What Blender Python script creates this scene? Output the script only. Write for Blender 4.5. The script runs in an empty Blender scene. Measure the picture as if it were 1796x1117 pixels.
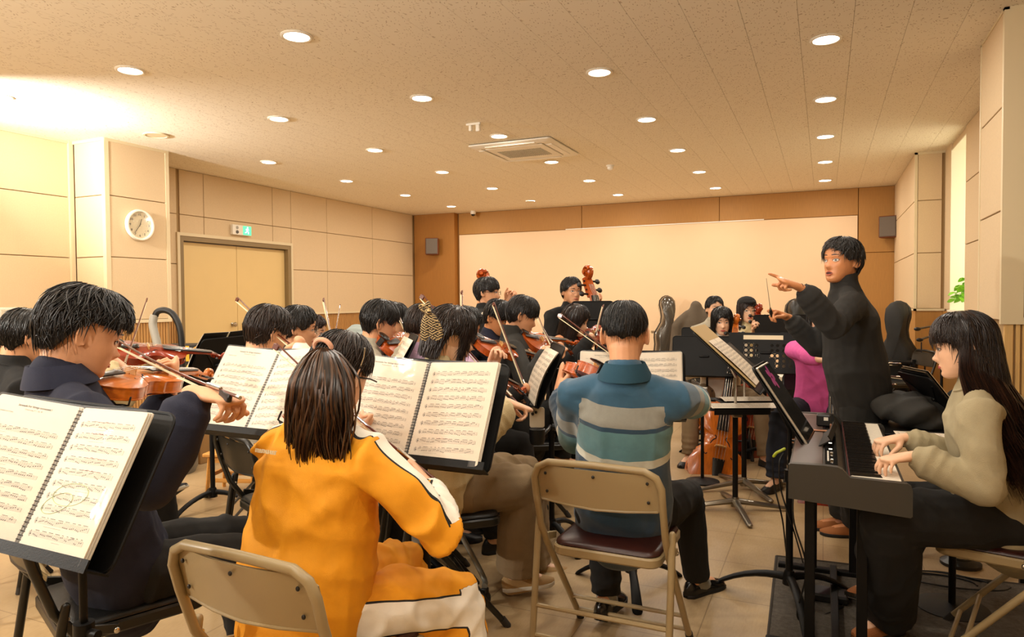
import bpy, bmesh, math, random
import numpy as np
from mathutils import Vector, Matrix

SC = bpy.context.scene
COL = SC.collection
PI = math.pi
rnd = random.Random(7)
rng = np.random.default_rng(7)

# ------------------------------------------------------------------ camera
CAM_Z = 1.33
CEIL = 3.0
FPX = 1220.0
CX, CY = 898.0, 558.5
def _cd(x, y): return np.array([x-CX, -(y-CY), -FPX])
_Y = _cd(1446, 520); _Y /= np.linalg.norm(_Y)
_X = -_cd(-1820, 543); _X -= _X.dot(_Y)*_Y; _X /= np.linalg.norm(_X)
_Z = np.cross(_X, _Y)
RW = np.array([_X, _Y, _Z])                      # room axes from the camera's axes
cam_data = bpy.data.cameras.new('camera')
cam = bpy.data.objects.new('camera', cam_data); COL.objects.link(cam)
M = Matrix([list(map(float, RW[i])) + [0.0] for i in range(3)] + [[0, 0, 0, 1]])
M.translation = Vector((0, 0, CAM_Z))
cam.matrix_world = M
cam_data.sensor_width = 36.0
cam_data.lens = FPX/1796*36.0
cam_data.clip_start = 0.05
cam_data.dof.use_dof = False
SC.camera = cam

# ------------------------------------------------------------------ world, exposure
SC.view_settings.view_transform = 'Standard'
SC.view_settings.look = 'None'
SC.view_settings.gamma = 1.0
SC.view_settings.use_curve_mapping = False
SC.view_settings.exposure = 0.0
W = bpy.data.worlds.new('world'); SC.world = W; W.use_nodes = True
W.node_tree.nodes['Background'].inputs[0].default_value = (1.0, 0.9, 0.75, 1)
W.node_tree.nodes['Background'].inputs[1].default_value = 0.12

def area_light(name, loc, target, size, power, color, shape='DISK', spread=PI, size_y=None):
    d = bpy.data.lights.new(name, 'AREA'); d.shape = shape; d.size = size
    if size_y: d.size_y = size_y
    d.energy = power; d.color = color; d.spread = spread
    o = bpy.data.objects.new(name, d); COL.objects.link(o)
    o.location = loc
    o.rotation_euler = (Vector(target)-Vector(loc)).to_track_quat('-Z', 'Y').to_euler()
    return o
# the ceiling's grid of downlights (the fixtures themselves are built with the ceiling)
LX = [0.0, -1.525, -3.05, -4.58, -6.12]
LY = [-1.0, 0.5, 2.0, 3.5, 5.0, 6.5, 8.0, 9.5, 11.0]
WARM = (1.0, 0.925, 0.815)
for lx in LX:
    for ly in LY:
        if (lx, ly) == (-6.12, 5.0): continue
        area_light('downlight_lamp', (lx, ly, CEIL-0.012), (lx, ly, 0), 0.14, 11.0, WARM)
# two photographer's strobes out of view: one by the left wall, one left of the camera
area_light('strobe_lamp', (-6.35, 2.85, 2.58), (-5.9, 5.2, 3.25), 0.20, 60.0, (1.0, 0.97, 0.91), spread=1.9)
area_light('strobe_lamp', (-4.8, -0.8, 2.15), (-1.5, 5.5, 1.0), 0.14, 115.0, (1.0, 0.95, 0.86))
# added uplight behind the camera, brightens the near ceiling and the foreground
area_light('added_uplight', (-1.2, -0.9, 1.9), (-1.4, 0.3, 3.0), 0.12, 52.0, (1.0, 0.97, 0.90), spread=2.6)
# ------------------------------------------------------------------ placing helpers
def V(*a): return np.array(a, float)
def nrm(v):
    v = np.asarray(v, float); return v/(np.linalg.norm(v)+1e-12)
def atd(x, y, d):                                 # the room point seen at pixel (x, y), d metres deep
    return RW @ _cd(x, y)*d/FPX + V(0, 0, CAM_Z)
def atz(x, y, z):
    d = RW @ _cd(x, y); return d*((z-CAM_Z)/d[2]) + V(0, 0, CAM_Z)
def aty(x, y, yy):
    d = RW @ _cd(x, y); return d*(yy/d[1]) + V(0, 0, CAM_Z)
def atx(x, y, xx):
    d = RW @ _cd(x, y); return d*(xx/d[0]) + V(0, 0, CAM_Z)
def dirv(yaw, pitch=0):                           # yaw in degrees from +X
    a, b = math.radians(yaw), math.radians(pitch)
    return V(math.cos(a)*math.cos(b), math.sin(a)*math.cos(b), math.sin(b))
def rotv(v, axis, deg):
    a = math.radians(deg); k = nrm(axis); v = np.asarray(v, float)
    return v*math.cos(a)+np.cross(k, v)*math.sin(a)+k*np.dot(k, v)*(1-math.cos(a))

# ------------------------------------------------------------------ materials
def lin(c):
    if isinstance(c, str):
        c = c.lstrip('#'); c = [int(c[i:i+2], 16)/255 for i in (0, 2, 4)]
    return tuple(x/12.92 if x <= 0.04045 else ((x+0.055)/1.055)**2.4 for x in c)
MATS = {}
def mat(name, color, rough=0.5, metal=0.0, var=0.0, vscale=8.0, bump=0.0, bscale=60.0, coat=0.0,
        sheen=0.0, emit=0.0, ecol=None, stretch=(1, 1, 1), alpha=1.0, trans=0.0, attr=None, ramp=None, spec=0.5):
    if name in MATS: return MATS[name]
    m = bpy.data.materials.new(name); m.use_nodes = True
    nt = m.node_tree; N = nt.nodes; L = nt.links; b = N['Principled BSDF']
    c = lin(color)+(1,)
    b.inputs['Base Color'].default_value = c
    b.inputs['Roughness'].default_value = rough
    b.inputs['Metallic'].default_value = metal
    b.inputs['Specular IOR Level'].default_value = spec
    if coat: b.inputs['Coat Weight'].default_value = coat; b.inputs['Coat Roughness'].default_value = 0.12
    if sheen: b.inputs['Sheen Weight'].default_value = sheen; b.inputs['Sheen Roughness'].default_value = 0.6
    if trans: b.inputs['Transmission Weight'].default_value = trans
    if alpha < 1: b.inputs['Alpha'].default_value = alpha
    if emit:
        b.inputs['Emission Strength'].default_value = emit
        b.inputs['Emission Color'].default_value = (lin(ecol) if ecol else lin(color))+(1,)
    tc = N.new('ShaderNodeTexCoord'); mp = N.new('ShaderNodeMapping')
    L.new(tc.outputs['Object'], mp.inputs['Vector']); mp.inputs['Scale'].default_value = stretch
    src = None
    if attr:
        a = N.new('ShaderNodeAttribute'); a.attribute_name = attr
        if ramp:
            r = N.new('ShaderNodeValToRGB'); r.color_ramp.interpolation = 'CONSTANT'
            els = r.color_ramp.elements
            while len(els) > 1: els.remove(els[-1])
            els[0].position = ramp[0][0]; els[0].color = lin(ramp[0][1])+(1,)
            for p, cc in ramp[1:]:
                e = els.new(p); e.color = lin(cc)+(1,)
            L.new(a.outputs['Fac'], r.inputs['Fac']); src = r.outputs['Color']
        else: src = a.outputs['Color']
        L.new(src, b.inputs['Base Color'])
    if var:
        n = N.new('ShaderNodeTexNoise'); n.inputs['Scale'].default_value = vscale; n.inputs['Detail'].default_value = 5
        L.new(mp.outputs[0], n.inputs['Vector'])
        mr = N.new('ShaderNodeMapRange'); mr.inputs[1].default_value = 0.3; mr.inputs[2].default_value = 0.7
        mr.inputs[3].default_value = 1-var; mr.inputs[4].default_value = 1+var
        L.new(n.outputs[0], mr.inputs[0])
        mx = N.new('ShaderNodeVectorMath'); mx.operation = 'SCALE'
        if src: L.new(src, mx.inputs[0])
        else: mx.inputs[0].default_value = c[:3]
        L.new(mr.outputs[0], mx.inputs['Scale']); L.new(mx.outputs[0], b.inputs['Base Color'])
    if bump:
        n2 = N.new('ShaderNodeTexNoise'); n2.inputs['Scale'].default_value = bscale; n2.inputs['Detail'].default_value = 3
        L.new(mp.outputs[0], n2.inputs['Vector'])
        bp = N.new('ShaderNodeBump'); bp.inputs['Strength'].default_value = bump; bp.inputs['Distance'].default_value = 0.01
        L.new(n2.outputs[0], bp.inputs['Height']); L.new(bp.outputs[0], b.inputs['Normal'])
    MATS[name] = m
    return m

# ------------------------------------------------------------------ mesh builder
class MB:
    def __init__(s): s.v = []; s.f = []; s.n = 0
    def add(s, v, f):
        v = np.asarray(v, float).reshape(-1, 3)
        s.v.append(v); o = s.n
        if isinstance(f, np.ndarray): f = f.tolist()
        s.f.extend([[i+o for i in q] for q in f]); s.n += len(v); return s
    def join(s, o):
        if o.n: s.add(np.concatenate(o.v), o.f)
        return s
    def verts(s): return np.concatenate(s.v) if s.v else np.zeros((0, 3))
    def box(s, lo, hi, bev=0.0):
        x0, y0, z0 = lo; x1, y1, z1 = hi
        if bev <= 0:
            v = [(x0,y0,z0),(x1,y0,z0),(x1,y1,z0),(x0,y1,z0),(x0,y0,z1),(x1,y0,z1),(x1,y1,z1),(x0,y1,z1)]
            return s.add(v, [(0,3,2,1),(4,5,6,7),(0,1,5,4),(1,2,6,5),(2,3,7,6),(3,0,4,7)])
        b = bev; rings = []
        for z, i in ((z0, b), (z0+b, 0), (z1-b, 0), (z1, b)):
            k = b-i if i else b
            rings.append([(x0+i+b*(i==0),y0+i,z),(x1-i-b*(i==0),y0+i,z),(x1-i,y0+i+b*(i==0),z),(x1-i,y1-i-b*(i==0),z),
                          (x1-i-b*(i==0),y1-i,z),(x0+i+b*(i==0),y1-i,z),(x0+i,y1-i-b*(i==0),z),(x0+i,y0+i+b*(i==0),z)])
        v = np.array(rings).reshape(-1, 3); f = []
        for r in range(3):
            for k in range(8): f.append((r*8+k, r*8+(k+1)%8, r*8+8+(k+1)%8, r*8+8+k))
        f.append(tuple(range(7, -1, -1))); f.append(tuple(range(24, 32)))
        return s.add(v, f)
    def obox(s, c, ax, ay, az, hx, hy, hz, bev=0.0):   # oriented box
        t = MB().box((-hx,-hy,-hz), (hx,hy,hz), bev); v = t.verts()
        return s.add(np.asarray(c)+v[:,0:1]*nrm(ax)+v[:,1:2]*nrm(ay)+v[:,2:3]*nrm(az), t.f)
    def loft(s, rings, cap=True, closed=True):     # rings (R, n, 3)
        rings = np.asarray(rings, float); R, n = rings.shape[:2]
        i = np.arange(R-1)[:, None]*n; k = np.arange(n if closed else n-1)[None, :]; k2 = (k+1) % n
        q = np.stack([i+k, i+k2, i+n+k2, i+n+k], -1).reshape(-1, 4).tolist()
        if cap:
            q.append(list(range(n-1, -1, -1))); q.append(list(range((R-1)*n, R*n)))
        return s.add(rings.reshape(-1, 3), q)
    def tube(s, pts, r, n=10, round_=False, ry=None, up=None, flat=None):
        pts = np.asarray(pts, float); m = len(pts)
        r = np.broadcast_to(np.asarray(r, float), (m,)).copy()
        ry = r.copy() if ry is None else np.broadcast_to(np.asarray(ry, float), (m,)).copy()
        t = np.gradient(pts, axis=0); t /= (np.linalg.norm(t, axis=1, keepdims=True)+1e-12)
        u = np.asarray(up, float) if up is not None else (V(0,0,1) if abs(t[0][2]) < 0.9 else V(1,0,0))
        fr = []
        for i in range(m):
            a = u-np.dot(u, t[i])*t[i]; a = nrm(a); b = np.cross(t[i], a); fr.append((a, b))
            if up is None: u = a
        P, RX, RY, F = [], [], [], []
        if round_:
            for k in (80, 55, 28):
                a = math.radians(k); P.append(pts[0]-t[0]*r[0]*math.sin(a)); RX.append(r[0]*math.cos(a)); RY.append(ry[0]*math.cos(a)); F.append(fr[0])
        for i in range(m): P.append(pts[i]); RX.append(r[i]); RY.append(ry[i]); F.append(fr[i])
        if round_:
            for k in (28, 55, 80):
                a = math.radians(k); P.append(pts[-1]+t[-1]*r[-1]*math.sin(a)); RX.append(r[-1]*math.cos(a)); RY.append(ry[-1]*math.cos(a)); F.append(fr[-1])
        th = np.linspace(0, 2*PI, n, endpoint=False)
        rings = [p+np.outer(np.cos(th)*ryy, a)+np.outer(np.sin(th)*rx, b) for p, rx, ryy, (a, b) in zip(P, RX, RY, F)]
        return s.loft(rings)
    def cyl(s, a, b, r, n=12, r2=None): return s.tube([a, b], [r, r if r2 is None else r2], n)
    def ell(s, c, rad, ax=(1,0,0), ay=(0,1,0), az=(0,0,1), n=14, m=9):
        th = np.linspace(0, 2*PI, n, endpoint=False); rings = []
        for ph in np.linspace(-PI/2+0.12, PI/2-0.12, m):
            rings.append(np.asarray(c)+np.outer(np.cos(th)*math.cos(ph)*rad[0], nrm(ax))+np.outer(np.sin(th)*math.cos(ph)*rad[1], nrm(ay))+math.sin(ph)*rad[2]*nrm(az))
        return s.loft(rings)
    def lathe(s, prof, n=20, c=(0,0,0)):
        th = np.linspace(0, 2*PI, n, endpoint=False)
        return s.loft([np.stack([c[0]+r*np.cos(th), c[1]+r*np.sin(th), np.full(n, c[2]+z)], -1) for r, z in prof])
    def prism(s, poly, d0, d1, o=(0,0,0), ax=(1,0,0), ay=(0,1,0), az=(0,0,1), bev=0.0):  # 2-D outline extruded along az
        poly = np.asarray(poly, float); c = poly.mean(0); ax, ay, az, o = map(lambda q: np.asarray(q, float), (ax, ay, az, o))
        def ring(d, k):
            q = poly if not k else poly-(poly-c)/np.maximum(np.linalg.norm(poly-c, axis=1, keepdims=True), 1e-6)*k
            return o+q[:,0:1]*ax+q[:,1:2]*ay+d*az
        if bev: return s.loft([ring(d0, bev), ring(d0+bev, 0), ring(d1-bev, 0), ring(d1, bev)])
        return s.loft([ring(d0, 0), ring(d1, 0)])
    def xf(s, o, ax, ay, az):                      # move the whole builder into a frame
        v = s.verts(); s.v = [np.asarray(o)+v[:,0:1]*np.asarray(ax)+v[:,1:2]*np.asarray(ay)+v[:,2:3]*np.asarray(az)]; return s

def rrect(w, h, r, n=4, cx=0, cy=0):
    out = []
    for sx, sy, a0 in ((1,-1,-90),(1,1,0),(-1,1,90),(-1,-1,180)):
        for k in range(n+1):
            a = math.radians(a0+90*k/n); out.append((cx+sx*(w/2-r)+r*math.cos(a), cy+sy*(h/2-r)+r*math.sin(a)))
    return out
def newmesh(name, mb, material, smooth=True, angle=40):
    me = bpy.data.meshes.new(name)
    me.from_pydata(mb.verts().tolist(), [], mb.f); me.update()
    if material: me.materials.append(material)
    if smooth:
        me.shade_smooth()
        try: me.set_sharp_from_angle(angle=math.radians(angle))
        except Exception: pass
    return me
def obj(name, mb, material, parent=None, smooth=True, world=False, angle=40, label=None):
    me = newmesh(name, mb, material, smooth, angle)
    return link(name, me, parent, world, label)
def link(name, me, parent=None, world=False, label=None):
    o = bpy.data.objects.new(name, me); COL.objects.link(o)
    if parent is not None:
        o.parent = parent
        if world:
            r = parent
            while r.parent is not None: r = r.parent
            me.transform(Matrix.Translation(-Vector(r['_base'])) if '_base' in r else Matrix.Translation(-r.location))
    if label: o['label'] = label
    return o
def tag(o, label, cat, group=None, kind=None):
    o['label'] = label; o['category'] = cat
    if group: o['group'] = group
    if kind: o['kind'] = kind
    return o
def empty(name, label, cat, loc=(0,0,0), rz=0.0, group=None):
    o = bpy.data.objects.new(name, None); COL.objects.link(o); o.empty_display_size = 0.1
    o.location = tuple(map(float, loc)); o.rotation_euler = (0, 0, rz)
    return tag(o, label, cat, group)
def copy_tree(root, loc=None, rz=None, label=None, group=None, matrix=None):
    def rec(o, par):
        c = o.copy(); COL.objects.link(c); c.parent = par
        for ch in o.children: rec(ch, c)
        return c
    c = rec(root, None)
    if matrix is not None: c.matrix_world = matrix
    if loc is not None: c.location = tuple(map(float, loc))
    if rz is not None: c.rotation_euler = (0, 0, rz)
    if label: c['label'] = label
    if group: c['group'] = group
    return c
def frame_matrix(o, ax, ay, az):
    m = Matrix([[float(ax[i]), float(ay[i]), float(az[i]), float(o[i])] for i in range(3)]+[[0,0,0,1]])
    return m
def snoise(P, freq, seed=0, n=5):
    g = np.random.default_rng(seed+11); out = np.zeros(len(P))
    for _ in range(n):
        d = nrm(g.normal(size=3)); e = nrm(g.normal(size=3)); a, b = g.uniform(0, 6.28, 2); k = g.uniform(0.6, 1.6)
        out += np.sin(P@d*freq*k+a+1.7*np.sin(P@e*freq*0.7+b))
    return out/n
def crom(pts, n):                                  # smooth curve through points
    p = [np.asarray(q, float) for q in pts]; p = [2*p[0]-p[1]]+p+[2*p[-1]-p[-2]]; out = []
    for i in range(1, len(p)-2):
        for t in np.linspace(0, 1, n, endpoint=False):
            out.append(0.5*((2*p[i])+(-p[i-1]+p[i+1])*t+(2*p[i-1]-5*p[i]+4*p[i+1]-p[i+2])*t*t+(-p[i-1]+3*p[i]-3*p[i+1]+p[i+2])*t**3))
    out.append(p[-2]); return np.array(out)
# ------------------------------------------------------------------ the room
def struct(name, mb, m, smooth=False):
    o = obj(name, mb, m, None, smooth); o['kind'] = 'structure'; return o
M_PANEL = mat('beige_fabric_panel', '#d8bf99', 0.9, var=0.035, vscale=90, bump=0.15, bscale=500)
M_TRIM = mat('cream_trim', '#dccba6', 0.5)
M_WOOD = mat('brown_wall_wood', '#ad7c3a', 0.6, var=0.06, vscale=14, stretch=(6, 6, 0.5))
M_WAIN = mat('wainscot_wood', '#b98a50', 0.55, var=0.10, vscale=14, stretch=(6, 6, 0.5))
M_SLAT = mat('slat_wood', '#d3ab6c', 0.5, var=0.08, vscale=14, stretch=(6, 6, 0.5))
M_DARKGAP = mat('dark_groove', '#3a2510', 0.9)
M_SCREEN = mat('cream_screen', '#eecfa8', 0.85, var=0.01, vscale=3)
M_DOOR = mat('cream_door', '#e0c387', 0.45, var=0.01, vscale=4)
M_DFRAME = mat('grey_brown_frame', '#8a7550', 0.45)
M_STEEL = mat('brushed_steel', '#b9b2a4', 0.28, metal=1.0)
M_WHITE = mat('white_plastic', '#ece6d8', 0.4)
M_BLACKP = mat('black_plastic', '#121110', 0.45)

# floor of vinyl tiles: each tile edge shows faintly
def floor_mat():
    m = bpy.data.materials.new('vinyl_floor'); m.use_nodes = True
    nt = m.node_tree; N = nt.nodes; L = nt.links; b = N['Principled BSDF']
    b.inputs['Roughness'].default_value = 0.38
    tc = N.new('ShaderNodeTexCoord'); n = N.new('ShaderNodeTexNoise'); n.inputs['Scale'].default_value = 2.2; n.inputs['Detail'].default_value = 8
    L.new(tc.outputs['Object'], n.inputs['Vector'])
    mp = N.new('ShaderNodeMapping'); mp.inputs['Scale'].default_value = (60, 14, 1); L.new(tc.outputs['Object'], mp.inputs['Vector'])
    n2 = N.new('ShaderNodeTexNoise'); n2.inputs['Scale'].default_value = 2.0; n2.inputs['Detail'].default_value = 4; L.new(mp.outputs[0], n2.inputs['Vector'])
    r = N.new('ShaderNodeValToRGB'); r.color_ramp.elements[0].position = 0.3; r.color_ramp.elements[1].position = 0.7
    r.color_ramp.elements[0].color = lin('#a58a63')+(1,); r.color_ramp.elements[1].color = lin('#b89c74')+(1,)
    mx = N.new('ShaderNodeMix'); mx.inputs[0].default_value = 0.45; L.new(n.outputs[0], mx.inputs[2]); L.new(n2.outputs[0], mx.inputs[3])
    L.new(mx.outputs[0], r.inputs[0])
    br = N.new('ShaderNodeTexBrick'); br.offset = 0.0; br.inputs['Scale'].default_value = 1.0; br.inputs['Brick Width'].default_value = 0.45
    br.inputs['Row Height'].default_value = 0.45; br.inputs['Mortar Size'].default_value = 0.0025; br.inputs['Mortar Smooth'].default_value = 0.3
    L.new(tc.outputs['Object'], br.inputs['Vector'])
    m2 = N.new('ShaderNodeMix'); m2.data_type = 'RGBA'; L.new(br.outputs['Fac'], m2.inputs[0]); L.new(r.outputs[0], m2.inputs[6])
    m2.inputs[7].default_value = lin('#8a714f')+(1,)
    L.new(m2.outputs[2], b.inputs['Base Color'])
    r2 = N.new('ShaderNodeMapRange'); r2.inputs[3].default_value = 0.30; r2.inputs[4].default_value = 0.5; L.new(n.outputs[0], r2.inputs[0]); L.new(r2.outputs[0], b.inputs['Roughness'])
    return m
struct('floor', MB().box((-8.2, -3.0, -0.12), (3.2, 12.6, 0.0)), floor_mat())

# ceiling: backing slab and long boards with open joints
def ceil_mat():
    m = bpy.data.materials.new('speckled_ceiling_board'); m.use_nodes = True
    nt = m.node_tree; N = nt.nodes; L = nt.links; b = N['Principled BSDF']; b.inputs['Roughness'].default_value = 0.9
    tc = N.new('ShaderNodeTexCoord'); nz = N.new('ShaderNodeTexNoise'); nz.inputs['Scale'].default_value = 7
    L.new(tc.outputs['Object'], nz.inputs['Vector'])
    ad = N.new('ShaderNodeVectorMath'); ad.operation = 'MULTIPLY_ADD'; ad.inputs[1].default_value = (0.15, 0.15, 0.15)
    L.new(nz.outputs['Color'], ad.inputs[0]); L.new(tc.outputs['Object'], ad.inputs[2])
    mp = N.new('ShaderNodeMapping'); mp.inputs['Scale'].default_value = (60, 22, 1); mp.inputs['Rotation'].default_value = (0, 0, 0.5); L.new(ad.outputs[0], mp.inputs['Vector'])
    vo = N.new('ShaderNodeTexVoronoi'); vo.voronoi_dimensions = '2D'; vo.inputs['Scale'].default_value = 1.0; L.new(mp.outputs[0], vo.inputs['Vector'])
    cmp_ = N.new('ShaderNodeMapRange'); cmp_.inputs[1].default_value = 0.13; cmp_.inputs[2].default_value = 0.2; cmp_.inputs[3].default_value = 1.0; cmp_.inputs[4].default_value = 0.0
    L.new(vo.outputs['Distance'], cmp_.inputs[0])
    sep = N.new('ShaderNodeSeparateColor'); L.new(vo.outputs['Color'], sep.inputs[0])
    gt = N.new('ShaderNodeMath'); gt.operation = 'GREATER_THAN'; gt.inputs[1].default_value = 0.45; L.new(sep.outputs[0], gt.inputs[0])
    mu = N.new('ShaderNodeMath'); mu.operation = 'MULTIPLY'; L.new(cmp_.outputs[0], mu.inputs[0]); L.new(gt.outputs[0], mu.inputs[1])
    mu2 = N.new('ShaderNodeMath'); mu2.operation = 'MULTIPLY'; mu2.inputs[1].default_value = 0.6; L.new(mu.outputs[0], mu2.inputs[0])
    mx = N.new('ShaderNodeMix'); mx.data_type = 'RGBA'; mx.inputs[6].default_value = lin('#f2e9d6')+(1,); mx.inputs[7].default_value = lin('#9c8058')+(1,)
    L.new(mu2.outputs[0], mx.inputs[0]); L.new(mx.outputs[2], b.inputs['Base Color'])
    return m
M_CEIL = ceil_mat()
ceiling = struct('ceiling', MB().box((-8.2, -3.0, CEIL+0.012), (3.2, 12.6, CEIL+0.15)), mat('ceiling_back', '#b59f78', 0.9))
CP = 1.525/5
bme = None
x = -8.2+0.1
k0 = int(math.floor(-8.1/CP))
for k in range(k0, 11):
    x0 = k*CP+CP/2
    if bme is None: bme = newmesh('ceiling_board', MB().box((0.001, -3.0, 0), (CP-0.001, 12.6, 0.02)), M_CEIL, False)
    o = bpy.data.objects.new('ceiling_board', bme); COL.objects.link(o); o.location = (x0, 0, CEIL); o.parent = ceiling

# panelled walls: a grid of panels with recessed joints over a backing
def wall(name, lo, hi, back, panels, m=M_PANEL, backm=None):
    """backing box plus panels (lo, hi) each an object"""
    w = struct(name, MB().box(lo, hi), backm or mat('panel_joint', '#a98a5d', 0.9)); 
    for plo, phi, mm in panels:
        o = obj('wall_panel', MB().box(plo, phi, 0.003), mm or m, w, smooth=False)
    return w
ZS = [1.135, 1.79, 2.42, 3.0]
G = 0.004
def grid_x(xf, thick, ys, zs, sgn, m=None):          # panels on a wall facing +x (sgn=1) or -x
    out = []
    for a, b in zip(ys[:-1], ys[1:]):
        for c, d in zip(zs[:-1], zs[1:]):
            x0, x1 = sorted((xf, xf-sgn*thick)); out.append(((x0, a+G, c+G), (x1, b-G, d-G), m))
    return out
def grid_y(yf, thick, xs, zs, sgn, m=None):
    out = []
    for a, b in zip(xs[:-1], xs[1:]):
        for c, d in zip(zs[:-1], zs[1:]):
            y0, y1 = sorted((yf, yf-sgn*thick)); out.append(((a+G, y0, c+G), (b-G, y1, d-G), m))
    return out
def ribs(name, parent, a, b, nrmv, z0, z1, pitch=0.035, m=None):     # upright wainscot ribs between two floor points
    a, b = np.array(a, float), np.array(b, float); L = np.linalg.norm(b-a); d = (b-a)/L; n = np.array(nrmv, float); mb = MB()
    k = int(L/pitch)
    for i in range(k):
        c = a+d*(i+0.5)*pitch
        mb.obox((c[0]+n[0]*0.006, c[1]+n[1]*0.006, (z0+z1)/2), (d[0], d[1], 0), (n[0], n[1], 0), (0,0,1), pitch*0.34, 0.006, (z1-z0)/2)
    o = obj(name, mb, m or M_WAIN, parent, smooth=False)
    o['kind'] = 'stuff'
    return o
# left front wall
w = wall('wall_left', (-7.5, -3.0, 0), (-7.225, 4.8, CEIL), None, grid_x(-7.2, 0.025, [-3, -1.75, -0.5, 0.75, 2.0, 3.4, 4.76], ZS, 1))
ribs('wainscot_rib', w, (-7.225, -3), (-7.225, 4.8), (1, 0), 0.1, 1.10, m=M_WAIN)
obj('wainscot_cap', MB().box((-7.225, -3, 1.105), (-7.185, 4.8, 1.14), 0.004), M_TRIM, w, smooth=False)
obj('corner_trim', MB().box((-7.225, 4.755, 1.1), (-7.17, 4.8, CEIL)), M_TRIM, w, smooth=False)
obj('ceiling_trim', MB().box((-7.225, -3, 2.975), (-7.18, 4.8, CEIL)), M_TRIM, w, smooth=False)
# column on the left
w = wall('wall_left_column', (-7.5, 4.82, 0), (-6.71, 5.54, CEIL), None,
         grid_y(4.80, 0.02, [-7.16, -6.73], ZS, -1)+grid_x(-6.69, 0.02, [4.84, 5.52], ZS, 1))
ribs('wainscot_rib', w, (-7.16, 4.82), (-6.7, 4.82), (0, -1), 0.1, 1.10)
ribs('wainscot_rib', w, (-6.71, 4.82), (-6.71, 5.54), (1, 0), 0.1, 1.10)
t = MB(); t.box((-6.735, 4.795, 1.1), (-6.685, 4.845, CEIL)); t.box((-6.73, 5.515, 1.1), (-6.685, 5.56, CEIL))
t.box((-7.17, 4.79, 2.97), (-6.69, 4.82, CEIL)); t.box((-6.71, 4.8, 2.97), (-6.683, 5.56, CEIL)); t.box((-7.17, 4.79, 1.1), (-6.69, 4.82, 1.135)); t.box((-6.71, 4.8, 1.1), (-6.68, 5.56, 1.135))
obj('corner_trim', t, M_TRIM, w, smooth=False)
# back part of the left wall, with the doorway
DY0, DY1, DZ = 6.38, 8.27, 2.10
ys = [5.56, 6.30]
pan = grid_x(-7.45, 0.02, [5.56, 6.30], [1.135, 1.80, 2.43, CEIL], 1)
pan += grid_x(-7.45, 0.02, [6.34, 6.72], [2.19, 2.43, CEIL], 1)+grid_x(-7.45, 0.02, [6.72, 7.97], [2.19, 2.43, CEIL], 1)
pan += grid_x(-7.45, 0.02, [7.97, 8.36], [2.19, 2.43, CEIL], 1)
pan += grid_x(-7.45, 0.02, [8.36, 9.20, 10.46, 11.80], [1.135, 1.80, 2.43, CEIL], 1)
w = wall('wall_left_back', (-7.75, 5.56, 0), (-7.47, DY0-0.06, CEIL), None, pan)
bk = MB().box((-7.75, DY0-0.06, DZ+0.06), (-7.47, DY1+0.06, CEIL)).box((-7.75, DY1+0.06, 0), (-7.47, 12.4, CEIL))
obj('wall_backing', bk, mat('panel_joint', '#a98a5d', 0.9), w, smooth=False)
ribs('wainscot_rib', w, (-7.47, 5.56), (-7.47, 6.3), (1, 0), 0.1, 1.10)
ribs('wainscot_rib', w, (-7.47, 8.36), (-7.47, 11.9), (1, 0), 0.1, 1.10)
obj('wainscot_cap', MB().box((-7.47, 5.56, 1.105), (-7.43, 6.3, 1.14)).box((-7.47, 8.36, 1.105), (-7.43, 11.9, 1.14)), M_TRIM, w, smooth=False)
# double door
d = MB().box((-7.56, DY0, 0.01), (-7.51, (DY0+DY1)/2-0.003, DZ-0.01), 0.003)
door = empty('door_1', 'double cream metal door in a grey-brown frame', 'door'); door['kind'] = 'structure'; del door['category']
obj('door_leaf', d, M_DOOR, door, smooth=False)
obj('door_leaf', MB().box((-7.56, (DY0+DY1)/2+0.003, 0.01), (-7.51, DY1, DZ-0.01), 0.003), M_DOOR, door, smooth=False)
fr = MB().box((-7.6, DY0-0.06, 0), (-7.435, DY0, DZ+0.06)).box((-7.6, DY1, 0), (-7.435, DY1+0.06, DZ+0.06)).box((-7.6, DY0, DZ), (-7.435, DY1, DZ+0.06))
obj('door_frame', fr, M_DFRAME, door, smooth=False)
tr = MB().box((-7.45, DY0-0.10, 0), (-7.425, DY0-0.06, DZ+0.1)).box((-7.45, DY1+0.06, 0), (-7.425, DY1+0.10, DZ+0.1)).box((-7.45, DY0-0.06, DZ+0.06), (-7.425, DY1+0.06, DZ+0.1))
obj('door_trim', tr, M_TRIM, door, smooth=False)
for s in (-0.10, 0.10):
    k = MB().lathe([(0.028, 0), (0.03, 0.006), (0.012, 0.012), (0.012, 0.035), (0.03, 0.045), (0.034, 0.06), (0.026, 0.072), (0.004, 0.076)], 16)
    k.xf((-7.51, (DY0+DY1)/2+s, 1.0), (0,1,0), (0,0,1), (1,0,0)); obj('door_knob', k, M_STEEL, door)
# far wall
YF = 12.0
w = wall('wall_back', (-8.0, YF+0.02, 0), (2.0, YF+0.3, CEIL), None,
   grid_y(YF, 0.02, [-6.52, -4.0, -1.6, 0.47], [2.58, CEIL], -1, M_WOOD)+grid_y(YF, 0.02, [0.47, 1.07], [0.1, 2.0, CEIL], -1, M_WOOD),
   backm=mat('wood_joint', '#7a501c', 0.8))
obj('wall_pilaster', MB().box((-7.45, 11.86, 0), (-6.54, 12.03, CEIL), 0.004), mat('pilaster_wood', '#a26c2a', 0.6, var=0.06, vscale=14, stretch=(6,6,0.5)), w, smooth=False)
sc = empty('projection_wall', 'large smooth cream projection wall panel at the far end', 'screen', (-3.0, YF-0.02, 0)); sc['kind'] = 'structure'; del sc['category']
obj('screen_surface', MB().box((-6.5, YF-0.015, 0.08), (0.46, YF+0.02, 2.575), 0.003), M_SCREEN, sc, world=True, smooth=False)
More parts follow.
